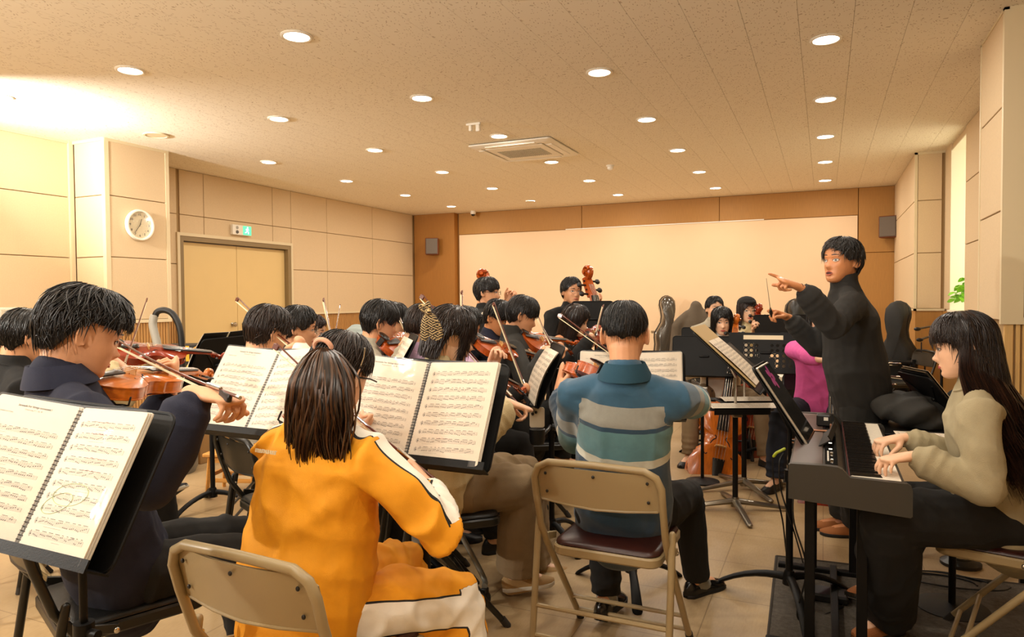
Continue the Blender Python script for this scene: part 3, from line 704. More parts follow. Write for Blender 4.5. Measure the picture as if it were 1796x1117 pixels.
def hair(root, Hm, style, m, seed=0, nstr=500, lock=0.0022, rough=0.003, lift=0.006, wave=0.0, edge_jit=0.012, bias=None, name='hair'):
    st = STY[style]; g = np.random.default_rng(seed)
    cz, rz = st['cz'], st['r'][2]
    # shell
    n, k = 72, 22
    az = np.linspace(-PI, PI, n, endpoint=False); ze = hair_edge(st, np.degrees(az)); ze = ze+0.004*np.sin(az*9+seed)+0.002*np.sin(az*17)
    outer = []
    for j in range(k):
        t = (j+0.35)/(k-0.65); ph = t
        z = cz+rz*0.999-(cz+rz-ze)*(ph**1.35)
        p = hair_surf(st, az, z, -0.001)
        d = rough*(np.sin(az*23+3*np.sin(az*5+seed)+t*2)*0.5+0.5*np.sin(az*37+seed*2))*min(1, t*3)
        nn = p-V(0, 0, cz); nn /= np.linalg.norm(nn, axis=1, keepdims=True); outer.append(p+nn*d[:, None])
    inner = [hair_surf(st, az, ze+0.002, -0.010-0.004), hair_surf(st, az, ze*0.5+0.5*(cz+rz*0.9), -0.02)]
    mb = MB().loft(outer+inner); 
    mb.v = [Hm(v) for v in mb.v]
    ho = obj(name, mb, m, root, world=True, angle=180)
    sv = np.tile(np.clip(.25+.25*np.sin(np.arange(n)*2.3)+.2*np.sin(np.arange(n)*5.1+seed), 0, 1), len(outer)+2); set_attr(ho.data, 'hv', sv[:len(ho.data.vertices)])
    # locks
    S = 9; a0 = g.uniform(-PI, PI, nstr); e0 = hair_edge(st, np.degrees(a0))
    t0 = g.uniform(0.0, 0.8, nstr)**0.8; t1 = np.minimum(t0+g.uniform(0.25, 0.55, nstr), 1.0)
    tt = t0[:, None]+(t1-t0)[:, None]*np.linspace(0, 1, S)[None]
    jit = g.normal(0, edge_jit, nstr)[:, None]*(np.linspace(0, 1, S)[None]**2)
    top = cz+rz*0.995; z = top-(top-e0[:, None]+jit)*(tt**1.35)
    sw = g.normal(0, 0.18, nstr)[:, None]*np.linspace(0, 1, S)[None]; A = a0[:, None]+sw+wave*np.sin(tt*9+g.uniform(0, 6, nstr)[:, None])*0.06
    if bias: A = A+bias*np.linspace(0, 1, S)[None]**1.2
    off = g.uniform(-0.001, 0.004, nstr)[:, None]+lift*g.uniform(0, 1, nstr)[:, None]**2*np.linspace(0.2, 1, S)[None]*np.where(tt > 0.85, 0.7, 1)
    P = hair_surf(st, A, z, off); 
    rr = lock*g.uniform(0.5, 1.2, nstr)[:, None]*np.array([0.5, 0.9, 1, 1, 1, 0.9, 0.75, 0.5, 0.1])[None]
    lk = strands(P, rr); lk.v = [Hm(v) for v in lk.v]
    o = obj('hair_strands', lk, m, ho, angle=180); set_hv(o.data, nstr, S*3, seed)
    b = root['_base']; o.data.transform(Matrix.Translation(-Vector(b)))
    o['kind'] = 'stuff'
    return ho

def hand_mb(W, F, N, side, pose='relax', sc=1.0, spread=1.0, curls=None, thumb=None):
    F = nrm(F); N = nrm(N-np.dot(N, F)*F); T = np.cross(F, N) if side > 0 else np.cross(N, F)
    P = {'relax': [(20,30,20),(24,34,22),(28,36,24),(32,38,25)], 'bow': [(38,62,35),(58,62,35),(60,62,35),(52,55,30)], 'keys': [(22,38,25),(26,40,26),(26,40,26),(22,36,24)],
         'neck': [(55,75,45),(50,72,45),(48,70,45),(42,66,42)], 'point': [(-4,6,4),(62,85,50),(70,90,50),(74,90,50)], 'pinch': [(50,60,30),(62,70,40),(66,74,44),(70,76,44)]}[pose] if curls is None else curls
    mb = MB(); s = sc
    mb.tube([W-F*0.02*s, W+F*0.010*s, W+F*0.04*s, W+F*0.082*s], V(0.027, 0.029, 0.038, 0.041)*s, 12, True, ry=V(0.019, 0.019, 0.016, 0.0125)*s, up=N)
    fb = (0.030, 0.010, -0.0105, -0.0295); ln = (0.072, 0.080, 0.074, 0.058); ax = np.cross(F, N)
    for i in range(4):
        b = W+(F*(0.084-0.004*abs(i-1))+T*fb[i])*s; d = nrm(F+T*(0.10, 0.03, -0.05, -0.13)[i]*spread); p = [b-d*0.02*s, b]; a = 0; L = ln[i]*s
        for q, seg in enumerate((0.44, 0.31, 0.25)):
            a += P[i][q]; b = b+rotv(d, ax, a)*L*seg; p.append(b)
        r0 = (0.0088, 0.009, 0.0086, 0.0074)[i]*s
        mb.tube(p, [r0*1.05, r0, r0*0.95, r0*0.9, r0*0.74], 9, True)
    td = thumb or (0.62, 0.62, 0.42)
    tb = W+(F*0.022+T*0.020+N*0.004)*s; d = nrm(F*td[0]+T*td[1]+N*td[2]); d2 = nrm(F*(td[0]+0.35)+T*(td[1]-0.35)+N*td[2])
    mb.tube([tb, tb+d*0.042*s, tb+d*0.042*s+d2*0.030*s, tb+d*0.042*s+d2*0.054*s], V(0.015, 0.0125, 0.0105, 0.0085)*s, 9, True)
    return mb
def ik(S, Wt, l1, l2, hint):
    d = Wt-S; L = np.linalg.norm(d); L = min(L, (l1+l2)*0.995); u = nrm(d); Wt = S+u*L
    a = (l1*l1-l2*l2+L*L)/(2*L); h = math.sqrt(max(l1*l1-a*a, 1e-6)); hp = nrm(hint-np.dot(hint, u)*u)
    return S+u*a+hp*h, Wt

def person(label, H, yaw, seat=0.45, lean=0.05, lean_side=0.0, head_yaw=None, head_pitch=0, head_roll=0, skin=None, hsty='bowl', hcol=None, hseed=1, hopt={},
           top=None, topm=None, trm=None, shoem=None, wr=None, wl=None, pose_r='bow', pose_l='neck', fr=None, nr=None, fl=None, nl=None, hint_r=None, hint_l=None,
           fem=False, vox=0.0085, face=True, loose=1.0, legs='sit', knee=(8, 8), foot=(0.05, 0.05), standing=False, collar='crew', glasses=None, mouth='closed',
           hs=1.0, sleeve=1.0, legloose=1.0, hip=None, openness=1.0, look=(0, 0), fold=1.0, collarm=None, group=None, kneepos=None, ankpos=None, toe=None, skin_only=False, hem=0.0, socks=None, shs=1.0, barefoot=False, lip=None, brow='flat', eyedetail=True, shoekind='shoe', curl_l=None, curl_r=None, upper=None, thumb_r=None, neck=0.034):
    skin = skin or (M_SKIN_PALE if fem else M_SKIN); hcol = hcol or M_HAIR
    H = np.asarray(H, float); F = dirv(yaw); U = V(0, 0, 1); Rt = nrm(np.cross(F, U))
    hy = yaw if head_yaw is None else head_yaw
    hf = dirv(hy); hr = nrm(np.cross(hf, U)); hf = rotv(hf, hr, head_pitch); hu = np.cross(hr, hf)
    if head_roll: hr = rotv(hr, hf, head_roll); hu = rotv(hu, hf, head_roll)
    hscale = (0.95 if fem else 1.0)*hs
    def Hm(p): p = np.asarray(p, float)*hscale; return H+p[..., 0:1]*hr+p[..., 1:2]*hf+p[..., 2:3]*hu
    g = 0.93 if fem else 1.0
    nb = H-hu*0.108*g-hf*0.028-U*neck
    hz = (seat+0.085) if not standing else (hip[2] if hip is not None else 0.88)
    if hip is None: hipc = V(*(nb-F*lean+Rt*lean_side)[:2], hz)
    else: hipc = np.asarray(hip, float)
    base = V(hipc[0], hipc[1], 0)
    root = empty('person', label, 'person', base, 0, group); root['_base'] = [float(q) for q in base]
    sp = nb-hipc; spd = nrm(sp)
    def sp_at(t, bow=0.0): return hipc+sp*t-F*bow*math.sin(t*PI)
    fw = nrm(F-np.dot(F, spd)*spd)
    sw = (0.165 if fem else 0.190)*shs
    sh_r = nb+Rt*sw-spd*0.075; sh_l = nb-Rt*sw-spd*0.075
    l1, l2 = 0.285*g, 0.25*g
    wr = np.asarray(wr if wr is not None else hipc+F*0.30+Rt*0.12+U*0.08, float); wl = np.asarray(wl if wl is not None else hipc+F*0.30-Rt*0.12+U*0.08, float)
    need = max(np.linalg.norm(wr-sh_r), 0); 
    hr_ = hint_r if hint_r is not None else -U*0.8+Rt*0.6-F*0.2; hl_ = hint_l if hint_l is not None else -U*0.9-Rt*0.35-F*0.1
    el_r, wr = ik(sh_r, wr, l1, l2, np.asarray(hr_, float)); el_l, wl = ik(sh_l, wl, l1, l2, np.asarray(hl_, float))
    # legs
    J = {}
    for s, nm in ((1, 'r'), (-1, 'l')):
        i = 0 if s > 0 else 1
        hj = hipc+Rt*s*0.09+U*(-0.01)
        if standing:
            kn = V(*(hj+F*0.02)[:2], 0.48); an = V(*(hj-F*0.02)[:2], 0.085)
        else:
            dk = rotv(F, U, -s*knee[i]); kn = hj+dk*0.41*g; kn[2] = max(0.47*g, seat+0.045); an = kn+dk*foot[i]; an[2] = 0.085
        if kneepos and kneepos[i] is not None: kn = np.asarray(kneepos[i], float)
        if ankpos and ankpos[i] is not None: an = np.asarray(ankpos[i], float)
        J['h'+nm], J['k'+nm], J['a'+nm] = hj, kn, an
    # ---- body, one skin
    b = MB(); hm = head_mb(); hm.v = [Hm(v) for v in hm.v]; b.join(hm)
    for s in (-1, 1):
        e = ear_mb(s); e.v = [Hm(v) for v in e.v]; b.join(e)
    nk = H-hu*0.045-hf*0.028
    b.tube([nk, (nk*0.5+nb*0.5)-hf*0.003, nb, nb-spd*0.05], V(0.056, 0.053, 0.056, 0.062)*g, 16, True, ry=V(0.058, 0.054, 0.055, 0.058)*g, up=fw)
    b.tube([sp_at(-0.1), sp_at(0.15), sp_at(0.45), sp_at(0.75), sp_at(0.88)], V(0.13, 0.13, 0.105, 0.125, 0.09), 16, True, ry=V(0.085, 0.09, 0.075, 0.08, 0.055), up=fw)
    for s, sh, el, w_ in ((1, sh_r, el_r, wr), (-1, sh_l, el_l, wl)):
        b.tube([nb+Rt*s*0.06-spd*0.065, sh, sh*0.5+el*0.5, el], V(0.034, 0.040, 0.038, 0.036)*g, 10, True)
        b.tube([el, el*0.6+w_*0.4, el*0.1+w_*0.9], V(0.037, 0.036, 0.026)*g, 10, True)
    hsx = 0.93 if fem else 1.02
    def_f = lambda w_, el: nrm(w_-el)
    fr_ = np.asarray(fr, float) if fr is not None else def_f(wr, el_r); fl_ = np.asarray(fl, float) if fl is not None else def_f(wl, el_l)
    nr_ = np.asarray(nr, float) if nr is not None else -U; nl_ = np.asarray(nl, float) if nl is not None else U
    b.join(hand_mb(wr, fr_, nr_, 1, pose_r, hsx, curls=curl_r, thumb=thumb_r)); b.join(hand_mb(wl, fl_, nl_, -1, pose_l, hsx, curls=curl_l))
    for nm in 'rl':
        h_, k_, a_ = J['h'+nm], J['k'+nm], J['a'+nm]
        b.tube([h_, (h_+k_)/2, k_], V(0.07, 0.06, 0.046), 10, True); b.tube([k_, k_*0.6+a_*0.4, a_], V(0.045, 0.046, 0.034), 10, True)
        td = nrm((k_-h_)*V(1,1,0)) if not standing else F
        if toe and toe['rl'.index(nm)] is not None: td = nrm(np.asarray(toe['rl'.index(nm)], float))
        J['t'+nm] = td; b.tube([a_-td*0.02-U*0.02, a_+td*0.10-U*0.055], V(0.03, 0.028), 8, True)
    bm_ = remesh(b, vox*0.62 if vox < 0.008 else vox*0.75, 1, 'body', 0.4)
    # colour variation of lips/cheeks/ears kept subtle through the skin material only
    bm_.materials.append(skin); link('body', bm_, root, True)
    if face and eyedetail:
        eye_parts(root, Hm, openness, skin, look, glasses, 1.0, brow, mouth, lip or (M_LIPRED if fem else M_LIP))
    # ---- top
    def garment(name, mb, material, v, fc, attr=None, sm=6):
        me = remesh(mb, v, sm, name, 0.5); co = get_co(me); no = get_no(me); d = np.zeros(len(co))
        for c, R, amp, ax, fq in fc:
            r = np.linalg.norm(co-c, axis=1)/R; m_ = np.exp(-r*r)
            ph = (co-c)@nrm(ax)*fq+2.2*snoise(co, 6, int(fq)+3)
            d += amp*1.2*fold*m_*(1-2*np.abs(np.sin(ph*0.8)))*np.clip(0.45+snoise(co, 8, int(fq*3)+int(amp*900)), 0, 1.2)
        sd_ = hseed*7+len(name)
        st_ = co+0.03*np.stack([snoise(co, 8, sd_+i) for i in range(3)], 1)
        n1 = snoise(st_*V(1, 1, .62), 13, sd_+1); n2 = snoise(st_*V(.8, 1.2, .9), 24, sd_+2); mk = np.clip(.55+.9*snoise(co, 6, sd_+4), 0, 1.3)
        d += fold*(0.0035*snoise(co, 11, 5)+mk*(.0115*np.exp(-(n1/.17)**2)-.0045)+.0050*mk*np.exp(-(n2/.2)**2))
        co = co+no*d[:, None]; set_co(me, co)
        if attr: set_attr(me, 'band', attr(co, no, dict(sh_r=sh_r, sh_l=sh_l, el_r=el_r, el_l=el_l, wr=wr, wl=wl, hip=hipc, nb=nb, sp=spd, F=fw, Rt=Rt, J=J)))
        me.materials.append(material); return link(name, me, root, True)
    tname, tm, tattr = (top or 'sweater'), topm, None
    if isinstance(tm, tuple): tm, tattr = tm
    lo = loose; al = min(loose, 1.35)
    c = MB(); cw = 0.93 if fem else 1.0
    hemt = -0.16-hem if standing else -0.10-hem
    c.tube([sp_at(hemt), sp_at(0.02), sp_at(0.25), sp_at(0.5), sp_at(0.74), sp_at(0.88), sp_at(0.97), nb+spd*0.012],
           V(0.170+0.01*lo, 0.172+0.012*lo, 0.152+0.02*lo, 0.150+0.016*lo, 0.168+0.010*lo, 0.148, 0.100, 0.071)*cw, 24, True,
           ry=V(0.120+0.01*lo, 0.126+0.012*lo, 0.112+0.018*lo, 0.112+0.014*lo, 0.118+0.008*lo, 0.100, 0.082, 0.068)*(cw if not fem else 0.95), up=fw)
    for s, sh, el, w_ in ((1, sh_r, el_r, wr), (-1, sh_l, el_l, wl)):
        c.tube([nb+Rt*s*0.050-spd*0.030, nb+Rt*s*(sw*0.55)-spd*0.050, sh-Rt*s*0.01-spd*0.004], V(0.044, 0.052, 0.058)*g, 14, True)
        c.tube([nb+Rt*s*0.09-spd*0.12, sh-spd*0.012, sh*0.5+el*0.5, el], V(0.08, 0.064+0.006*al, 0.055+0.009*al, 0.048+0.010*al)*g, 14, True)
        fa = w_-el; cend = sleeve
        if cend > 0.2:
            c.tube([el, el+fa*0.45*cend, el+fa*0.82*cend, el+fa*0.90*cend, el+fa*0.99*cend-nrm(fa)*0.004], V(0.049+0.010*al, 0.046+0.011*al, 0.040+0.012*al, 0.035+0.004*al, 0.034+0.002*al)*g, 14, False)
    fd = nrm(el_r-sh_r); fd2 = nrm(el_l-sh_l)
    fc = [(el_r, 0.10, 0.007, fd+nrm(wr-el_r), 70), (el_l, 0.10, 0.007, fd2+nrm(wl-el_l), 70), (sh_r-spd*0.07, 0.12, 0.006, spd+Rt*0.7, 55), (sh_l-spd*0.07, 0.12, 0.006, spd-Rt*0.7, 55),
          (sp_at(0.18), 0.20, 0.006, spd+Rt*0.25, 45), (sp_at(0.5), 0.22, 0.003, spd*0.7+Rt*0.7, 35), (wr*0.7+el_r*0.3, 0.07, 0.004, nrm(wr-el_r), 110), (wl*0.7+el_l*0.3, 0.07, 0.004, nrm(wl-el_l), 110)]
    top_o = garment(tname, c, tm, vox, fc, tattr)
    cm = collarm or tm
    def ringpts(cen, a, rx, ry, n=22, tilt=0.0, gapdeg=0):
        th = np.linspace(gapdeg/57.3, 2*PI-gapdeg/57.3, n); return [cen+fw*math.cos(t)*ry+Rt*math.sin(t)*rx+spd*(tilt*-math.cos(t)) for t in th]
    if collar == 'crew':
        obj('collar', MB().tube(ringpts(nb-spd*0.004+fw*0.006, 0, 0.074*g, 0.070*g, tilt=0.018), 0.0095, 8, False, ry=[0.006]*22), cm, root, world=True)
    elif collar == 'turtle':
        cc = MB(); cen = nb+spd*0.0
        rings = []
        for h_, r_ in ((-0.02, 0.085), (0.01, 0.073), (0.026, 0.069), (0.040, 0.068), (0.046, 0.064), (0.040, 0.058), (0.01, 0.058)):
            q = cen*(1)+spd*h_+(nk-nb)*(h_/0.12)*0.6; th = np.linspace(0, 2*PI, 28, endpoint=False)
            rings.append(q+np.outer(np.cos(th)*(r_*0.98), fw)+np.outer(np.sin(th)*r_, Rt)+np.outer(-np.cos(th)*0.012, spd)+np.outer(0.002*np.sin(th*5+h_*90), spd))
        obj('turtleneck', cc.loft(rings), cm, root, world=True)
    elif collar == 'polo':
        cc = MB(); rings = []
        for h_, r_ in ((-0.012, 0.098), (0.0, 0.094), (0.040, 0.074), (0.048, 0.070), (0.044, 0.066), (-0.012, 0.074)):
            th = np.linspace(0.35, 2*PI-0.35, 28)
            rings.append(nb+spd*h_+np.outer(np.cos(th)*r_*0.93, fw)+np.outer(np.sin(th)*r_, Rt)+np.outer(-np.cos(th)*0.016, spd)+fw*0.004)
        rings = np.array(rings); R_, n_ = rings.shape[:2]
        cc.loft(rings, cap=False, closed=False); obj('collar', cc, cm, root, world=True)
    # ---- trousers
    if trm is not None:
        c = MB(); ll = legloose
        c.tube([hipc-U*0.03-Rt*0.07, hipc-U*0.03+Rt*0.07], V(0.105, 0.105), 16, True)
        c.tube([hipc-U*0.05, sp_at(0.12)], V(0.160, 0.150)*cw, 18, True, ry=V(0.11, 0.115), up=fw)
        fcl = []
        for nm in 'rl':
            h_, k_, a_ = J['h'+nm], J['k'+nm], J['a'+nm]
            c.tube([h_-U*0.01, h_*0.5+k_*0.5, k_], V(0.096, 0.080+0.008*ll, 0.062+0.010*ll), 14, True)
            c.tube([k_, k_*0.5+a_*0.5, a_+U*0.0], V(0.060+0.012*ll, 0.050+0.018*ll, 0.044+0.016*ll), 14, False)
            fcl += [(k_, 0.12, 0.007, nrm(a_-k_)+nrm(k_-h_), 60), (a_+U*0.05, 0.09, 0.006, U, 75), (h_, 0.15, 0.006, F+Rt*0.4, 45)]
        tm2, ta2 = trm if isinstance(trm, tuple) else (trm, None)
        garment('trousers', c, tm2, vox*1.05, fcl, ta2)
    # ---- shoes
    sm = shoem or mat('black_shoe', '#14110f', 0.45)
    for nm in 'rl':
        a_, td = J['a'+nm], J['t'+nm]; sd = np.cross(td, U); sd = nrm(sd); up = np.cross(sd, td)
        k = 0.93 if fem else 1.0
        if shoekind == 'shoe':
            o_ = a_-up*0.085
            def prof(t): return np.interp(t, [-.075, -.06, -.02, .03, .08, .13, .165, .18], [.012, .030, .034, .035, .044, .046, .034, .012])
            xs = np.linspace(-.075, .18, 14)
            rings = []
            for x_ in xs:
                w_ = prof(x_); top_ = np.interp(x_, [-.075, -.05, 0, .05, .11, .18], [.05, .085, .088, .072, .052, .028])
                th = np.linspace(0, 2*PI, 14, endpoint=False); rings.append(o_+td*x_*k+np.outer(np.cos(th)*w_*k, sd)+np.outer(0.012+np.clip(np.sin(th), -0.3, 1)*(top_-0.012), up))
            so = obj('shoe', MB().loft(rings), sm, root, world=True)
            pl = [(x_*k, prof(x_)*1.06*k) for x_ in xs]+[(x_*k, -prof(x_)*1.06*k) for x_ in xs[::-1]]
            sl = MB().prism(pl, 0.0, 0.018, o_, td, sd, up, 0.002); so2 = obj('sole', sl, mat('white_sole', '#cfc6b4', 0.6) if shoem is not None and 'sneaker' in shoem.name else mat('black_sole', '#0c0b0a', 0.6), so)
            so2.data.transform(Matrix.Translation(-Vector([float(q) for q in base])))
        if socks is not None:
            obj('sock', MB().tube([a_+nrm(J['k'+nm]-a_)*0.11, a_+U*0.02, a_-up*0.03+td*0.01, a_-up*0.05+td*0.05], V(0.042, 0.040, 0.042, 0.036), 14, True), socks, root, world=True)
    if hsty: hair(root, Hm, hsty, hcol, hseed, **hopt)
    return dict(root=root, H=H, Hm=Hm, hf=hf, hu=hu, hr=hr, F=F, Rt=Rt, nb=nb, hip=hipc, J=J, wr=wr, wl=wl, el_r=el_r, el_l=el_l, fw=fw, sp=spd, fr=fr_, fl=fl_, nr=nr_, nl=nl_, hscale=hscale, sh_l=sh_l, sh_r=sh_r)
# ------------------------------------------------------------------ instruments
M_VARN = mat('orange_varnish', '#a8480f', 0.22, var=0.22, vscale=18, stretch=(1, 6, 6), coat=0.6)
M_VARNR = mat('red_varnish', '#8a2a0d', 0.22, var=0.2, vscale=18, stretch=(1, 6, 6), coat=0.6)
M_VARNG = mat('golden_varnish', '#c4671a', 0.24, var=0.2, vscale=14, stretch=(1, 6, 6), coat=0.6)
M_EBONY = mat('ebony', '#15110e', 0.3)
M_STRING = mat('string_steel', '#d8d4ca', 0.25, metal=1.0)
M_BRIDGE = mat('bridge_maple', '#d9a561', 0.5)
M_STICK = mat('bow_stick', '#5a2410', 0.3, coat=0.4)
M_BHAIR = mat('bow_hair', '#e9d7ae', 0.6)
M_SILVER = mat('silver', '#dcd8d0', 0.2, metal=1.0)
OUT = np.array([(0,.004),(.004,.028),(.012,.052),(.028,.078),(.05,.094),(.075,.1025),(.1,.1015),(.125,.093),(.143,.082),(.150,.0815),(.154,.076),(.163,.066),(.178,.058),(.195,.055),(.212,.057),(.227,.064),(.236,.074),(.240,.0745),(.248,.072),(.262,.079),(.28,.0835),(.3,.0835),(.32,.076),(.337,.061),(.348,.042),(.354,.022),(.356,.004)])
def outline():
    o = [(x, y) for x, y in OUT]+[(x, -y) for x, y in OUT[::-1]]; return np.array(o)
def string_body(kind, varn, label, s=1.0, rib=0.032, det=True):
    """x to the scroll, z out of the top plate, y across; origin at the end button"""
    big = kind in ('cello', 'bass')
    rt = empty({'violin': 'violin', 'viola': 'viola', 'cello': 'cello', 'bass': 'double_bass'}[kind], label, {'bass': 'double bass'}.get(kind, kind))
    o2 = outline(); n = len(o2)
    if kind == 'bass': o2[:, 1] *= 0.98*np.interp(o2[:, 0], [0, .2, .3, .356], [1.02, 1, .82, .35])
    def ring(k, z, f=1.0): 
        cx = 0.185; return np.stack([(cx+(o2[:, 0]-cx)*k)*s, o2[:, 1]*k*s, np.full(n, z*s)], -1)
    ribp = MB().loft([ring(0.975, -rib), ring(0.975, 0)]); obj('ribs', ribp, varn, rt, angle=30)
    arch = 0.015
    tp = MB().loft([ring(0.97, -0.001), ring(1.0, 0.0), ring(1.0, 0.003), ring(0.965, 0.004), ring(.85, .0075), ring(.65, .012), ring(.4, .0155), ring(.12, .017)])
    obj('top_plate', tp, varn, rt, angle=50)
    bp = MB().loft([ring(.12, -rib-.017), ring(.4, -rib-.0155), ring(.65, -rib-.012), ring(.85, -rib-.0075), ring(.965, -rib-.004), ring(1.0, -rib-.003), ring(1.0, -rib), ring(.97, -rib+.001)])
    obj('back_plate', bp, varn, rt, angle=50)
    nutx = 0.486 if not big else 0.356+0.26
    th = 0.0
    # neck, pegbox, scroll
    nk = MB()
    nk.tube(np.array([(0.335, 0, 0.004), (0.37, 0, 0.004), (nutx-0.02, 0, 0.0025), (nutx+0.005, 0, 0.0)])*s, V(0.019, 0.0165, 0.0125, 0.013)*s, 12, False, ry=V(0.026, 0.0125, 0.0085, 0.010)*s, up=V(0,0,1))
    obj('neck', nk, varn, rt)
    pbx = 0.066
    pb = MB(); rings = []
    for t, hw, z0, z1 in ((0, .0125, -.012, .004), (.3, .012, -.020, .001), (.65, .0115, -.026, -.006), (1, .011, -.030, -.014)):
        x_ = nutx+pbx*t; rings.append(np.array([(x_, -hw, z0), (x_, hw, z0), (x_, hw, z1), (x_, -hw, z1)])*s)
    pb.loft(rings)
    sc = []; c0 = V(nutx+pbx+0.016, 0, -0.012)
    for a in np.linspace(PI*1.15, -PI*2.2, 34):
        r_ = 0.020-0.0155*(PI*1.15-a)/(PI*3.35); sc.append(c0+V(math.cos(a)*r_, 0, math.sin(a)*r_))
    sc = np.array(sc); wd = np.linspace(0.0095, 0.0135, 34)
    pb.tube(sc*s, wd*s, 8, True, ry=np.linspace(0.0065, 0.003, 34)*s, up=V(1, 0, 0.01))
    pb.cyl(V(c0[0], -0.017, c0[2])*s, V(c0[0], 0.017, c0[2])*s, 0.0055*s, 10)
    obj('scroll', pb, varn, rt)
    for i, (t, sd) in enumerate(((.15, 1), (.38, -1), (.60, 1), (.82, -1))):
        x_ = nutx+pbx*t; z_ = -.006-.014*t; p = MB(); p.cyl(V(x_, -sd*0.014, z_)*s, V(x_, sd*0.026, z_)*s, 0.0032*s, 8)
        p.ell(V(x_, sd*0.033, z_)*s, V(0.0085, 0.009, 0.004)*s, n=10, m=7); obj('peg', p, M_EBONY, rt)
    bx, bh = 0.165, 0.036+0.004*big
    fb = MB(); fbx0 = 0.235 if not big else 0.225
    rings = []
    for x_, hw, z_ in ((fbx0, .0215, .0275), (.356, .0180, .0200), (nutx, .0118, .0115)):
        rings.append(np.array([(x_, -hw, z_-.0035), (x_, hw, z_-.0035), (x_, hw*.98, z_), (x_, hw*.5, z_+.0022), (x_, 0, z_+.003), (x_, -hw*.5, z_+.0022), (x_, -hw*.98, z_)])*s)
    fb.loft(rings); obj('fingerboard', fb, M_EBONY, rt, angle=50)
    br = MB().prism(np.array([(-.021, .012), (-.012, .010), (0, .020), (.012, .010), (.021, .012), (.018, .026), (.0195, bh-.002), (.0, bh+.003), (-.0195, bh-.002), (-.018, .026)])*s, -0.0025*s, 0.0025*s, V(bx, 0, 0)*s, V(0,1,0), V(0,0,1), V(1,0,0))
    obj('bridge', br, M_BRIDGE, rt, smooth=False)
    tlp = MB(); rings = []
    for x_, hw, z_ in ((.010, .009, .018), (.06, .015, .023), (.118, .022, .028)):
        rings.append(np.array([(x_, -hw, z_-.004), (x_, hw, z_-.004), (x_, hw, z_), (x_, 0, z_+.004), (x_, -hw, z_)])*s)
    tlp.loft(rings); obj('tailpiece', tlp, M_EBONY, rt, angle=50)
    st = MB()
    for k in (-1.5, -.5, .5, 1.5):
        st.tube(np.array([(.112, k*.0105, .030), (bx, k*.0112, bh+.0025-abs(k)*.0012), (nutx, k*.0055, .0150), (nutx+.04, k*.004, -.004)])*s, 0.0008*s if not big else 0.0007*s, 4)
    so = obj('strings', st, M_STRING, rt)
    if det:
        for sd in (-1, 1):
            pts = [(.205, sd*.0215), (.200, sd*.0175), (.193, sd*.019), (.190, sd*.024), (.182, sd*.031), (.166, sd*.037), (.150, sd*.043), (.141, sd*.0505), (.134, sd*.0515), (.130, sd*.047), (.134, sd*.043)]
            f = []
            for x_, y_ in pts:
                k = max(abs(y_)/np.interp(x_, OUT[:, 0], OUT[:, 1]), 0); z_ = np.interp(k, [.12, .4, .65, .85, .965], [.0170, .0155, .0120, .0075, .004]); f.append((x_, y_, z_+.0004))
            obj('f_hole', MB().tube(crom(np.array(f)*s, 3), 0.0022*s, 6, True, ry=[0.0010*s]*31, up=V(0,0,1)), mat('f_hole_dark', '#160a05', 0.9), rt)
    if not big:
        c = MB().ell(V(.032, .048, .022), V(.030, .036, .006), V(1, .25, 0), V(-.25, 1, 0), V(0, -.12, 1)); c.box((-.006, .02, -.03), (.002, .05, .018), 0.002)
        obj('chin_rest', c.xf((0,0,0), V(s,0,0), V(0,s,0), V(0,0,s)), M_EBONY, rt)
        c = MB().tube(np.array([(.05, -.085, -.050), (.045, -.03, -.062), (.04, .04, -.062), (.05, .09, -.050)])*s, [.010*s]*4, 8, True, ry=[.005*s]*4, up=V(0,0,1))
        for sd in (-1, 1): c.tube(np.array([(.05, sd*.082, -.052), (.05, sd*.104, -.045), (.05, sd*.106, -.022)])*s, .003*s, 6, True)
        obj('shoulder_rest', c, M_BLACKP, rt)
    else:
        obj('endpin', MB().tube(V(-0.22, 0, -rib/2)*s*np.array([[1],[0]])+V(0, 0, -rib/2)*s*np.array([[0],[1]]), [0.002*s*2, 0.002*s*2], 8), M_STEEL, rt)
    return rt
def bow_obj(label, s=1.0, heavy=1.0):
    """x from the frog to the tip, z away from the hair"""
    rt = empty('bow', label, 'bow'); L = 0.745*s
    t = np.linspace(0, 1, 12); z = 0.020-0.011*np.sin(t*PI)+0.0
    pts = np.stack([t*(L-0.01)-0.03, 0*t, z], -1)
    sk = MB().tube(pts, np.linspace(0.0045, 0.0030, 12)*heavy, 8, True); sk.obox((L-0.045, 0, 0.010), (1,0,-0.25), (0,1,0), (.25,0,1), 0.012, 0.004, 0.010, 0.002)
    obj('stick', sk, M_STICK, rt)
    fr = MB().obox((0.022, 0, 0.008), (1,0,0), (0,1,0), (0,0,1), 0.025, 0.0065, 0.011, 0.003); obj('frog', fr, M_EBONY, rt)
    obj('end_screw', MB().cyl((-0.046, 0, 0.020), (-0.030, 0, 0.020), 0.0048, 10), M_SILVER, rt)
    obj('winding', MB().tube([(0.05, 0, 0.0195), (0.12, 0, 0.0155)], 0.0052*heavy, 8), M_SILVER, rt)
    obj('bow_hair', MB().box((0.045, -0.0045, -0.0020), (L-0.045, 0.0045, 0.0010)), M_BHAIR, rt, smooth=False)
    return rt
VIOLIN = {}; BOW0 = []
def place_violin(fr, label, varn='o', kind='violin', s=1.0):
    key = (varn, kind, s); m = {'o': M_VARN, 'r': M_VARNR, 'g': M_VARNG}[varn]
    if key not in VIOLIN: o = VIOLIN[key] = string_body(kind, m, label, s); o.matrix_world = frame_matrix(*fr)
    else: o = copy_tree(VIOLIN[key], label=label, matrix=frame_matrix(*fr))
    o['group'] = 'violins in play'; return o
